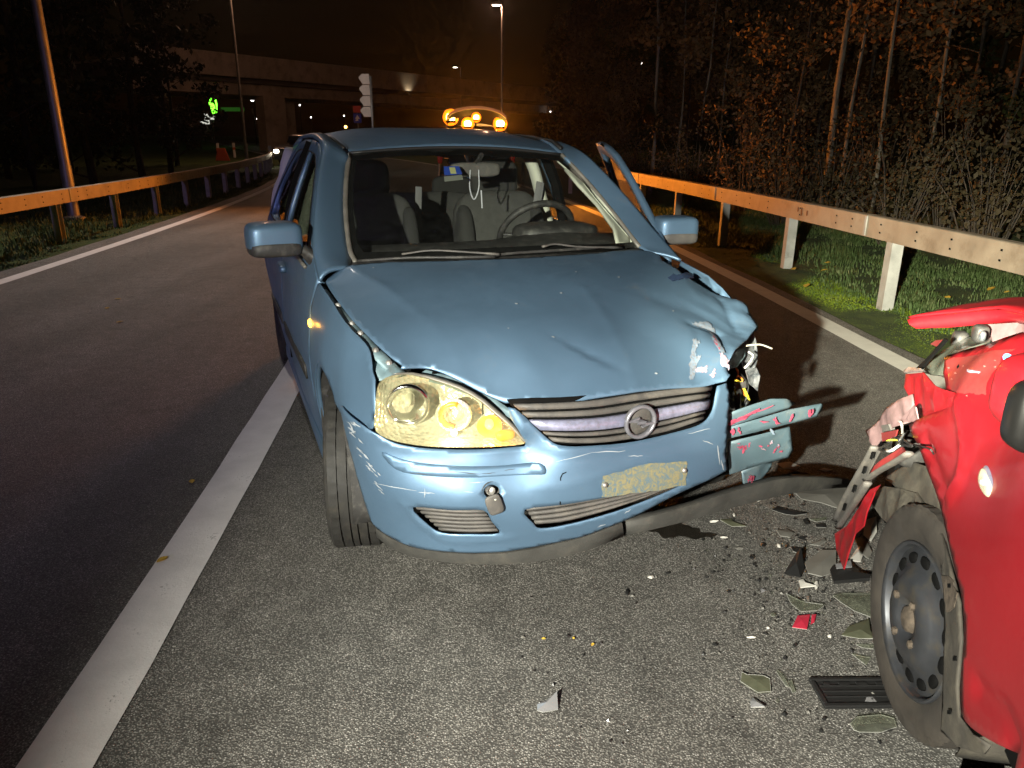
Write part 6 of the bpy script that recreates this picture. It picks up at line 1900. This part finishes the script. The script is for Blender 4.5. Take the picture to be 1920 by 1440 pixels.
# ---- mirror, seen from its glass side
mr = empty('wing_mirror'); mr.parent = red
mc = rf.local(site(1996, 742, 1.05))
MB().pod(mc, (.12, .18, .118), .55, .6, 28, 16, M=rotm('Z', 12)).build('mirror_shell', M['red'], mr, smooth=True)
MB().pod(mc + (-.050, .010, -.016), (.06, .165, .112), .5, .55, 28, 16, M=rotm('Z', 12)).build('mirror_frame', mat('mirror_frame_black', (.006, .006, .006), .35, spec=.25), mr, smooth=True)
MB().pod(mc + (-.080, .006, -.012), (.01, .13, .085), .5, .5, M=rotm('Z', 12)).build('mirror_glass', mat('dark_mirror_glass', (.012, .010, .012), .04), mr, smooth=True)
MB().tube([mc + (0, -.08, -.05), (mc[0] + .05, .02, mc[2] - .11)], .03, 8).build('mirror_foot', M['plastic'], mr, smooth=True)
# ---- the rest of the small car, beyond the picture edge
def sheet(name, rows, m, par=red, solid=.012, sm=True):
    rows = [[np.array(p, float) for p in r] for r in rows]
    n = len(rows[0]); vs = [p for r in rows for p in r]
    fs = [(i * n + j, i * n + j + 1, (i + 1) * n + j + 1, (i + 1) * n + j) for i in range(len(rows) - 1) for j in range(n - 1)]
    return mesh_obj(name, vs, fs, m, par, sm, solid=solid)
ysp = np.linspace(-.16, -1.46, 7)
arch_y = lambda y: 1 - ((y + .81) / .65) ** 2
sheet('cowl', [[(-.46 + .10 * arch_y(y), y, 1.03) for y in ysp], [(-.60 + .10 * arch_y(y), y, 1.06) for y in ysp]], M['plastic'])
sheet('windscreen', [[(-.58 + .10 * arch_y(y) - .55 * t, -.81 + (y + .81) * (1 - .12 * t), 1.06 + .40 * t) for y in ysp] for t in (0, .5, 1)], M['screen'], solid=0)
sheet('roof', [[(-1.08 - 1.5 * t, -.81 + (y + .81) * .86, 1.445 + .05 * arch_y(y) + .05 * math.sin(math.pi * t)) for y in ysp] for t in np.linspace(0, 1, 6)], M['red'])
for yo, yi in ((-.10, -.25), (-1.52, -1.37)):
    MB().tube([(-.52, yo, 1.04), (-.82, (yo + yi) / 2, 1.25), (-1.12, yi, 1.44), (-1.8, yi, 1.49), (-2.55, yi, 1.44), (-2.75, (yo + yi) / 2, 1.15), (-2.85, yo, .98)], .035, 8).build('roof_pillar', M['red'], red, smooth=True)
    MB().tube([(-1.75, yo, .96), (-1.78, yi, 1.47)], .035, 8).build('door_pillar', M['plastic'], red, smooth=True)
    sheet('side_window', [[(-.62, yo, 1.0), (-1.2, yo, .99), (-1.75, yo, .98), (-2.7, yo, .99)], [(-1.06, yi, 1.41), (-1.3, yi, 1.46), (-1.75, yi, 1.47), (-2.5, yi, 1.42)]], M['sideglass'], solid=0)
def flank(y, pts, name):
    V, F = fill2d(np.array(pts), [], .10)
    mesh_obj(name, [(a, y(a, b), b) for a, b in V], F, M['red'], red, True, solid=.01)
bulge = lambda a, b: .03 * math.sin(math.pi * min(max((b - .2) / .8, 0), 1)) - .02 * max(0, -2.4 - a)
ar = lambda cx: [(cx + .33 * math.cos(R_(t)), .28 + .33 * math.sin(R_(t))) for t in np.linspace(5, 175, 12)]
flank(lambda a, b: .01 + bulge(a, b), [(-1.91, .19), (-1.91, .97), (-2.85, .98), (-2.95, .7), (-2.95, .3)] + ar(-2.32)[::-1] + [(-1.98, .19)], 'rear_quarter')
flank(lambda a, b: -1.63 - bulge(a, b), [(.45, .45), (.42, .9), (-.4, 1.0), (-2.85, .98), (-2.95, .7), (-2.95, .3)] + ar(-2.32)[::-1] + [(-1.95, .19), (-.36, .19)] + ar(0)[::-1] + [(.40, .3)], 'side_panel')
sheet('tailgate', [[(-2.95, y, .3) for y in ysp], [(-2.96, y, .9) for y in ysp], [(-2.85, y, 1.0) for y in ysp], [(-2.58, -.81 + (y + .81) * .86, 1.44) for y in ysp]], M['red'])
for x, y, o in ((-2.32, -.085, 1), (0, -1.53, -1), (-2.32, -1.53, -1)): wheel(red, x, y, .283, .283, .165, 0, o, M['steel_wheel'])
sheet('dashboard', [[(-.62, y, 1.02) for y in ysp], [(-.85, y, .99) for y in ysp], [(-.92, y, .70) for y in ysp]], M['plastic'])
for y in (-.48, -1.15):
    st_ = empty('front_seat'); st_.parent = red
    MB().pod((-1.45, y, .50), (.5, .48, .2), .4, .35).build('seat_cushion', M['cloth'], st_, smooth=True)
    MB().pod((-1.75, y, .82), (.15, .48, .65), .45, .4, M=rotm('Y', -14)).build('backrest', M['cloth'], st_, smooth=True)
    MB().pod((-1.86, y, 1.22), (.10, .26, .18), .5, .5).build('headrest', M['cloth_dark'], st_, smooth=True)
# ================================================================== other vehicles
M['van_white'] = mat('van_paint', (.62, .60, .58), .35, 0, .6, var=.06)
M['beacon'] = emit('beacon_lit', (1.0, .52, .08), 40, (.9, .4, .05))
M['beacon_dome'] = glass('amber_dome', (1.0, .45, .06), rough=.1, haze=.35, hazec=(1.0, .30, .02))
M['beacon_halo'] = emit('beacon_halo_ring', (1.0, .20, .005), 2.2, (.8, .2, .02))  # emissive colour imitates the orange glow round each beacon
M['glass_dark'] = mat('dark_vehicle_glass', (.012, .012, .014), .08)
vy = 17.5
vx = at_dist(893, vy)
van = empty('recovery_car', (vx, vy, 0), R_(4))
body = MB()
sec = [(-.86, .28), (-.88, .55), (-.86, .95), (-.74, 1.45), (-.66, 1.62), (-.45, 1.70), (.45, 1.70), (.66, 1.62), (.74, 1.45), (.86, .95), (.88, .55), (.86, .28)]
vs = []; n = len(sec)
for (yy, sx, sz) in [(0, .97, .97), (.12, 1, 1), (1.2, 1, 1), (2.4, 1, 1.0), (3.0, .97, .72), (4.2, .93, .60), (4.4, .88, .5)]:
    for x, z in sec: vs.append((x * sx, yy, .28 + (z - .28) * sz if z > .3 else z))
fs = [(i * n + j, i * n + (j + 1) % n, (i + 1) * n + (j + 1) % n, (i + 1) * n + j) for i in range(6) for j in range(n)] + [tuple(range(6 * n, 7 * n))[::-1]]
body.add(vs, fs); body.build('body', M['van_white'], van, smooth=True, auto=35, solid=.02)
# tailgate raised: its curved pale edge stands above the load bay
def gate(prof, nm, m):
    vs = []; w2 = len(prof)
    for k in range(17):
        t = -1 + 2 * k / 16
        zc = 1.90 + .13 * (1 - t * t) - .06 * t ** 6
        for dy, dz in prof: vs.append((.64 * t, dy, zc + dz))
    MB().add(vs, [(i * w2 + j, i * w2 + j + 1, (i + 1) * w2 + j + 1, (i + 1) * w2 + j) for i in range(16) for j in range(w2 - 1)]).build(nm, m, van)
gate([(-.58, .004), (-.62, .0), (-.64, -.055), (-.60, -.06)], 'tailgate_edge', mat('tailgate_edge', (.60, .46, .36), .6))
gate([(-.597, -.062), (-.05, -.34), (0, -.30), (-.575, .002)], 'raised_tailgate', mat('tailgate_lining', (.008, .007, .006), .7, spec=.1))
MB().box((0, .06, 1.0), (1.3, .02, .9)).build('load_bay', M['black'], van)
MB().pod((0, -.06, .45), (1.72, .22, .30), .3, .3).build('rear_bumper', M['plastic'], van, smooth=True)
M['hi_vis'] = mat('reflective_stripe', (.75, .5, .12), .4)
MB().box((-.45, -.09, .98), (.55, .02, .09)).build('reflective_board', M['hi_vis'], van); MB().box((.45, -.09, .98), (.55, .02, .09)).build('reflective_board', M['hi_vis'], van)
MB().box((0, -.01, 1.66), (1.3, .05, .05)).build('roof_edge', M['van_white'], van)
for s_ in (-1, 1):
    MB().pod((s_ * .82, .02, 1.05), (.12, .10, .45), .4, .5).build('tail_lamp', M['tail'], van, smooth=True)
    for yy in (.75, 3.6):
        w_ = wheel(van, s_ * .74, yy, .31, .31, .19, 90, 1, M['alloy'])
def bcn(u, v, dy, r, e, i):
    p = Vector(tuple(fp(u, v, vy + dy))); loc = Matrix.Rotation(-R_(4), 3, 'Z') @ (p - Vector((vx, vy, 0)))
    c = np.array(loc)
    b = MB(); b.pod(c, (r * 2, r * 2, r * 1.7), .8, .9, 16, 10); o = b.build('beacon', M['beacon'], van, smooth=True)
    MB().lathe([(r * .9, .0), (r * 1.7, .01), (r * 1.75, .03), (r * 1.0, .04)], 18, 'y', c).build('halo_ring', M['beacon_halo'], o, smooth=True)  # added glow ring standing for the beacon's halo
    MB().lathe([(r * 1.1, -r * 1.15), (r * 1.1, -r * .7), (r * .9, -r * .65)], 16, 'z', c).build('beacon_base', M['black'], o)
    MB().tube([c + (0, .02, -r * .9), (c[0] * .92, .08, 1.60)], .02, 6).build('beacon_stalk', M['black'], o)
    if e:
        l = light('beacon_light', 'SPOT', (0, 0, 0), e, (1.0, .28, .025), .10, spot=R_(172), blend=.3); l.parent = van; l.location = (c[0], -.70, c[2]); l.rotation_euler = (R_(90), 0, R_(180))
bcn(845, 220, -.4, .10, 620, 0); bcn(877, 232, -.35, .08, 0, 1); bcn(893, 220, -.7, .06, 560, 2); bcn(938, 232, -.4, .09, 700, 3); bcn(933, 243, -.3, .03, 0, 4)
l = light('gate_fill', 'POINT', (0, 0, 0), 55, (1.0, .42, .14), .08); l.parent = van; l.location = (0, -3.0, 2.05)  # added unseen lamp in the open behind the car, brightens the tailgate edge
tag(van, 'recovery car with flashing orange beacons and raised tailgate behind the blue roof', 'car')

oc = empty('oncoming_car', (at_dist(540, 39), 39, 0), R_(-14))
vs = []; sec = [(-.85, .25), (-.88, .6), (-.82, .85), (.82, .85), (.88, .6), (.85, .25)]; n = 6
b = MB()
for (yy, sx, z1) in [(0, .9, .78), (.15, 1, .85), (1.1, 1, .98), (4.0, 1, 1.0), (4.2, .95, .95)]:
    for x, z in sec: vs.append((x * sx, yy, z if z < .8 else z1))
b.add(vs, [(i * n + j, i * n + (j + 1) % n, (i + 1) * n + (j + 1) % n, (i + 1) * n + j) for i in range(4) for j in range(n)] + [tuple(range(n))])
M['dark_car'] = mat('dark_car_paint', (.03, .03, .035), .3, .2, .6)
b.build('body', M['dark_car'], oc, smooth=True, auto=30)
c_ = MB(); c_.pod((0, 2.4, 1.2), (1.45, 2.5, .62), .45, .35); c_.build('cabin', M['dark_car'], oc, smooth=True)
MB().box((0, 1.2, 1.2), (1.2, .02, .38), rotm('X', -50)).build('windscreen', M['glass_dark'], oc)
M['headlamp_on'] = emit('headlamp_on', (1.0, .88, .62), 24)
for s_ in (-1, 1):
    MB().pod((s_ * .62, .02, .66), (.30, .10, .17), .6, .6).build('headlight', M['headlamp_on'], oc, smooth=True)
    for yy in (.75, 3.3): wheel(oc, s_ * .74, yy, .30, .30, .19, 90, 1, M['alloy'])
MB().box((0, -.02, .42), (.52, .02, .12)).build('number_plate', emit('lit_plate', (.9, .85, .7), .5, (.7, .7, .65)), oc)
l = light('headlamp_beam', 'SPOT', (0, 0, 0), 60, (1, .9, .7), .08, spot=R_(60), blend=.8); l.parent = oc; l.location = (0, -.12, .62); l.rotation_euler = (R_(-84), 0, 0)
tag(oc, 'dark oncoming car with bright headlights beyond the blue car', 'car')

# ================================================================== wreckage on the road
M['shard_clear'] = glass('clear_shard', (.86, .88, .82), rough=.06, haze=.12, hazec=(.40, .41, .34))
M['shard_olive'] = mat('olive_shard', (.095, .10, .065), .35, coat=.4, var=.2, vs=40)
M['shard_edge'] = mat('pale_broken_edge', (.27, .27, .25), .5)
M['shard_black'] = mat('black_plastic_shard', (.018, .018, .018), .3, coat=.2)
M['shard_silver'] = mat('silver_shard', (.62, .62, .64), .25, .7)
M['shard_red'] = mat('red_shard', (.50, .03, .06), .3, coat=.5)
M['shard_grey'] = mat('grey_plastic_shard', (.14, .135, .12), .55, var=.2)
M['shard_white'] = mat('white_plastic_shard', (.68, .66, .60), .5)
dq = np.random.default_rng(91)
def shard(pts, z, m, label, tilt=0.02, thick=.003, rim=True, name='debris_shard', group=None, cat='debris'):
    """a broken piece lying on the asphalt; pts sighted outline, z = lift above the road"""
    P = [site(u, v, 0.0) for u, v in pts]
    c = np.mean(P, 0)
    ang = dq.uniform(0, 6.28); dx, dy = math.cos(ang), math.sin(ang)
    L = []
    for p in P:
        d = p - c; L.append((d[0], d[1], max(.001, tilt * (d[0] * dx + d[1] * dy))))
    mn = min(l[2] for l in L)
    L = [(a, b_, h - mn + .004 + z) for a, b_, h in L]
    n = len(L)
    cc = np.mean(L, 0) + (0, 0, .15 * np.ptp(np.array(L)[:, 2]) + .003)
    vs = L + [tuple(cc)]
    fs = [(i, (i + 1) % n, n) for i in range(n)]
    o = mesh_obj(name, vs, fs, M[m], None, False, solid=thick)
    o.location = (c[0], c[1], 0)
    if rim:
        t = MB(); t.tube([np.array(p) for p in L] + [np.array(L[0])], .0009, 4, caps=False); r_ = t.build('broken_edge', M['shard_edge'], o)
    return tag(o, label, cat, group)
G_D = 'broken pieces scattered on the asphalt'
def bx(u, v, w, h, seed, k=6):
    q = np.random.default_rng(seed); return [(u + w * math.cos(t) * (.6 + .6 * q.random()), v + h * math.sin(t) * (.6 + .6 * q.random())) for t in np.linspace(0, 6.283, k + 1)[:-1]]
shard([(1390, 1266), (1388, 1282), (1420, 1303), (1445, 1301), (1443, 1277), (1430, 1271), (1400, 1270)], .004, 'shard_olive', 'olive clear lens shard with five corners, left of the plate holder', .1)
shard([(1407, 1318), (1412, 1312), (1428, 1328), (1432, 1334), (1408, 1329)], .0, 'shard_silver', 'silvery triangular shard just below the olive lens shard', .5)
shard([(1455, 1262), (1458, 1259), (1470, 1272), (1480, 1296), (1472, 1290)], 0, 'shard_clear', 'long narrow clear sliver above the plate holder corner', .2)
shard([(1476, 1283), (1484, 1280), (1491, 1300), (1486, 1302)], 0, 'shard_clear', 'small clear sliver touching the long one', .2)
shard([(1473, 1121), (1482, 1140), (1500, 1156), (1530, 1156), (1543, 1147), (1541, 1143), (1515, 1138), (1500, 1135)], .012, 'shard_clear', 'large clear lens shard lying over the red piece', .15)
shard([(1495, 1160), (1518, 1158), (1512, 1186), (1485, 1181)], .004, 'shard_red', 'square red lens piece with white rim', .15)
shard([(1521, 1160), (1529, 1159), (1525, 1172), (1519, 1176)], .004, 'shard_red', 'thin red chip beside the square red piece', .3, rim=False)
shard([(1577, 1197), (1590, 1181), (1628, 1167), (1630, 1190), (1637, 1208), (1610, 1203)], .006, 'shard_olive', 'olive curved lens shard leaning by the steel wheel', .25)
shard([(1597, 1230), (1632, 1236), (1624, 1250)], 0, 'shard_clear', 'clear triangle with pale edges near the steel wheel', .08)
shard([(1605, 1211), (1637, 1212), (1637, 1219), (1618, 1217)], 0, 'shard_clear', 'thin clear strip under the olive curved shard', .05)
shard([(1008, 1324), (1026, 1320), (1044, 1311), (1046, 1333), (1018, 1338), (1008, 1335)], 0, 'shard_silver', 'lone silvery curved shard in the open asphalt', .55)
shard([(1448, 960), (1456, 954), (1480, 960), (1512, 970), (1490, 972), (1472, 968)], .004, 'shard_black', 'long dark curved shard nearest the hanging bumper end', .15)
shard([(1350, 978), (1370, 976), (1388, 989), (1398, 991), (1372, 990)], .002, 'shard_olive', 'pale olive shard lying alone left of the main scatter', .1)
shard([(1456, 1000), (1475, 996), (1488, 1003), (1480, 1011), (1462, 1010)], .003, 'shard_grey', 'oval grey piece with pale rim in the scatter', .2)
shard([(1482, 1030), (1508, 1033), (1500, 1042), (1486, 1040)], .003, 'shard_black', 'bowl shaped black shard with a bright lower rim', .3)
shard([(1470, 1080), (1490, 1058), (1498, 1052), (1506, 1072), (1500, 1088), (1480, 1084)], .006, 'shard_black', 'pointed black piece standing beside white fragments', .6, rim=False)
shard([(1497, 1092), (1505, 1090), (1512, 1102), (1530, 1106), (1500, 1108)], .002, 'shard_white', 'white curved chip below the pointed black piece', .3)
shard([(1508, 1060), (1540, 1040), (1566, 1042), (1566, 1078), (1540, 1086), (1515, 1080)], .006, 'shard_grey', 'large ribbed grey sheet beside the red shard tip', .12)
shard([(1555, 1082), (1560, 1074), (1592, 1070), (1612, 1092), (1630, 1098), (1628, 1104), (1562, 1103)], .012, 'shard_black', 'black glossy box piece in front of the tyre', .25, thick=.012, rim=False)
shard([(1563, 1078), (1592, 1070), (1594, 1083), (1565, 1086)], .035, 'shard_silver', 'bright silver face on the black glossy box', .1, rim=False)
shard([(1560, 1124), (1580, 1118), (1634, 1117), (1640, 1122), (1636, 1162), (1600, 1148), (1575, 1134)], .002, 'shard_clear', 'big clear lens half hidden behind the tyre', .12)
shard([(1518, 1024), (1545, 1013), (1548, 1018), (1535, 1026)], .002, 'shard_grey', 'grey leaf shaped chip left of the red shard', .1)
shard([(1600, 1010), (1622, 1018), (1634, 1040), (1628, 1052), (1612, 1040), (1605, 1022)], .004, 'shard_grey', 'dark grey sheet between red shard and tyre', .2)
shard([(1605, 1035), (1615, 1020), (1620, 1035), (1612, 1060), (1590, 1062)], .002, 'shard_white', 'pale pinkish chip behind the tall red shard', .2)
shard([(1620, 990), (1640, 984), (1642, 1005), (1632, 1022), (1618, 1010)], .01, 'shard_white', 'pale piece tucked beside the tyre', .4)
shard([(1592, 1365), (1605, 1352), (1650, 1345), (1675, 1352), (1680, 1368), (1650, 1378), (1610, 1378), (1600, 1375)], .004, 'shard_clear', 'broad clear shard below the plate holder', .15)
shard([(1606, 1366), (1650, 1362), (1678, 1364), (1672, 1374), (1625, 1377), (1606, 1374)], .001, 'shard_black', 'dark sheet under the broad clear shard', .05, rim=False)
shard([(1455, 875), (1480, 872), (1500, 880), (1492, 887), (1468, 886)], .01, 'shard_white', 'white strip behind the hanging bumper end', .1)
shard([(1533, 884), (1545, 882), (1560, 884), (1548, 888)], .003, 'shard_white', 'white sliver beyond the black arch shred', .05)
shard([(1490, 940), (1530, 925), (1585, 918), (1590, 935), (1575, 962), (1540, 950), (1500, 948)], .012, 'shard_grey', 'large curved grey bumper sheet between the two cars', .2)
shard([(1470, 918), (1500, 908), (1560, 912), (1588, 925), (1540, 922), (1490, 930)], .03, 'shard_grey', 'grey crumpled strip behind the large grey sheet', .2)
shard([(1478, 928), (1484, 932), (1482, 948), (1479, 945)], .004, 'shard_black', 'small dark upright peg before the grey sheet', .8, rim=False)
shard([(1518, 978), (1535, 976), (1550, 972), (1548, 978), (1530, 982)], .002, 'shard_clear', 'clear bent chip below the grey bumper sheet', .1)
shard([(1505, 978), (1512, 976), (1518, 986), (1510, 986)], .002, 'shard_black', 'small black clip above the clear bent chip', .3, rim=False)
shard([(1528, 988), (1546, 985), (1548, 992), (1530, 992)], .002, 'shard_black', 'flat black clip right of the clear bent chip', .2)
for k, (u, v, w_, h_, m, lb) in enumerate([
        (1410, 1047, 6, 5, 'shard_black', 'oval black plug farthest left of the dense scatter'), (1430, 1024, 5, 5, 'shard_black', 'round black plug above the oval one'),
        (1414, 1060, 4, 3, 'shard_black', 'tiny black chip just under the oval plug'), (1475, 1026, 4, 5, 'shard_black', 'black chip left of the bowl shaped shard'),
        (1460, 1026, 5, 3, 'shard_white', 'small white chip left of the bowl shaped shard'), (1430, 1110, 6, 3, 'shard_silver', 'thin silver chip on its own left of the lens shards'),
        (1450, 1155, 6, 4, 'shard_clear', 'clear chip with a pale corner left of the red piece'), (1478, 1178, 4, 5, 'shard_grey', 'grey chip touching the square red piece'),
        (1409, 1198, 9, 2, 'shard_white', 'thin white sliver on bare asphalt above the olive shard'), (1490, 1213, 4, 4, 'shard_black', 'black chip under the red piece'),
        (1472, 1237, 4, 4, 'shard_black', 'dark leaf shaped chip above the long clear sliver'), (1340, 1211, 6, 3, 'shard_black', 'black chip alone on the open asphalt'),
        (1176, 1113, 4, 6, 'shard_black', 'small black peg with a head, middle of the open asphalt'), (1252, 1077, 5, 2, 'shard_black', 'flat dark chip beside a white pebble'),
        (1220, 1085, 6, 3, 'shard_white', 'white pebble like chip on the open asphalt'), (1318, 1014, 3, 2, 'shard_black', 'tiny dark chip near the oily stain'),
        (1337, 980, 9, 2, 'shard_white', 'white splinter left of the pale olive shard'), (1356, 1010, 9, 1.5, 'shard_white', 'white splinter below the pale olive shard'),
        (1418, 940, 10, 2, 'shard_white', 'white splinter before the sagging rubber lip'), (1376, 968, 2, 4, 'shard_white', 'short upright white splinter above the pale olive shard'),
        (1366, 1112, 3, 2, 'shard_black', 'tiny black chip far left of the lens shards'), (1515, 1125, 4, 9, 'shard_grey', 'grey splinter behind the large clear lens shard'),
        (1545, 1055, 4, 3, 'shard_white', 'white chip on the ribbed grey sheet'), (1440, 1180, 3, 2, 'shard_white', 'tiny white chip left of the red piece'),
        (1555, 1196, 4, 3, 'shard_white', 'white crumb left of the olive curved shard'), (1545, 1351, 4, 3, 'shard_black', 'tiny black chip below the plate holder'),
        (1480, 1003, 8, 3, 'shard_grey', 'grey chip right of the oval grey piece'), (1505, 1010, 9, 3, 'shard_black', 'dark flat chip in the middle of the scatter'),
        (1384, 1030, 8, 2, 'shard_grey', 'grey splinter left of the round black plug'), (1500, 1110, 5, 8, 'shard_grey', 'grey hook shaped piece under the white curved chip'),
        (1530, 1100, 4, 8, 'shard_white', 'whitish bent splinter right of the white curved chip'), (1690, 1338, 5, 3, 'shard_red', 'small red chip at the foot of the tyre')]):
    shard(bx(u, v, w_, h_, 700 + k), 0, m, lb, .25, rim=(m in ('shard_clear', 'shard_grey') and w_ > 4))
# crumbs too small to pick apart
cv = []; cf = []
for k in range(1500):
    u = dq.normal(1490, 80); v = dq.normal(1040, 90)
    if k % 5 == 0: u, v = dq.uniform(950, 1650), dq.uniform(1000, 1400)
    if v < 900 or u > 1660: continue
    p = site(u, v); s = dq.uniform(.0015, .0085) if k % 4 == 0 else dq.uniform(.0015, .004); a = dq.uniform(0, 6.28)
    n0 = len(cv)
    for j in range(4): cv.append((p[0] + s * math.cos(a + j * 1.57) * dq.uniform(.4, 1.4), p[1] + s * math.sin(a + j * 1.57) * dq.uniform(.4, 1.4), .003 + dq.uniform(0, .004)))
    cv.append((p[0], p[1], .003 + s)); cf += [(n0 + j, n0 + (j + 1) % 4, n0 + 4) for j in range(4)]
o = mesh_obj('crumbs', cv, cf, [M['shard_clear'], M['shard_black'], M['shard_grey']], None, False)
for i, f_ in enumerate(o.data.polygons): f_.material_index = (0, 1, 1, 2, 1)[(i // 4) % 5]
tag(o, 'tiny glass and plastic crumbs strewn over the asphalt', kind='stuff')
# ---- number plate holder under the tyre
P = [site(u, v) for u, v in ((1518, 1277), (1668, 1277), (1700, 1330), (1546, 1331))]
a_ = np.array(P[3]) ; xd = (P[2] - P[3]); xd /= np.linalg.norm(xd); yd = np.array([-xd[1], xd[0], 0])
lw, lh = .50, float((P[0] - P[3]) @ yd)
ph = empty('plate_holder', tuple(a_), math.atan2(xd[1], xd[0]))
MB().box((lw / 2, lh / 2, .004), (lw, lh, .004)).build('back_plate', M['shard_black'], ph, bevel=.001)
for (cx, cy, sx, sy) in ((lw / 2, .006, lw, .012), (lw / 2, lh - .005, lw, .010), (.006, lh / 2, .012, lh - .024), (lw - .006, lh / 2, .012, lh - .024)):
    MB().box((cx, cy, .0095), (sx, sy, .007)).build('frame_edge', M['shard_black'], ph, bevel=.002)
for j, yy in enumerate((.36, .55, .74)):
    MB().box((lw * .46, lh * yy, .008), (lw * .84, .004, .004)).build('rib', M['shard_black'], ph, bevel=.001)
for j in range(9):
    MB().box((.04 + j * .048, lh * .82, .008), (.03 if j % 3 else .018, lh * .09, .004)).build('clip', M['shard_grey'] if j in (4, 5) else M['shard_black'], ph, bevel=.001)
mk = MB(); mk.prism([(.115, .022), (.145, .020), (.142, .042), (.136, .040), (.132, .044), (.124, .034)], .0065, .0075); mk.build('torn_sticker', M['shard_silver'], ph)
tag(ph, 'black number plate holder lying under the steel wheel', 'plate holder')
# ================================================================== thin mist added to imitate the glare halo round the lamps
hm = bpy.data.materials.new('halo_mist')
hm.use_nodes = True
hm.node_tree.nodes.clear()
_o = hm.node_tree.nodes.new('ShaderNodeOutputMaterial')
_v = hm.node_tree.nodes.new('ShaderNodeVolumePrincipled')
_v.inputs['Color'].default_value = (.9, .9, .9, 1)
_v.inputs['Density'].default_value = 0.0003
_v.inputs['Anisotropy'].default_value = 0.86
hm.node_tree.links.new(_v.outputs[0], _o.inputs['Volume'])
hz = MB(); hz.box((-300, 595, 7.5), (1300, 1320, 18.5))
tag(hz.build('haze', hm), 'thin mist added for the glare halo round the lamps', kind='stuff')
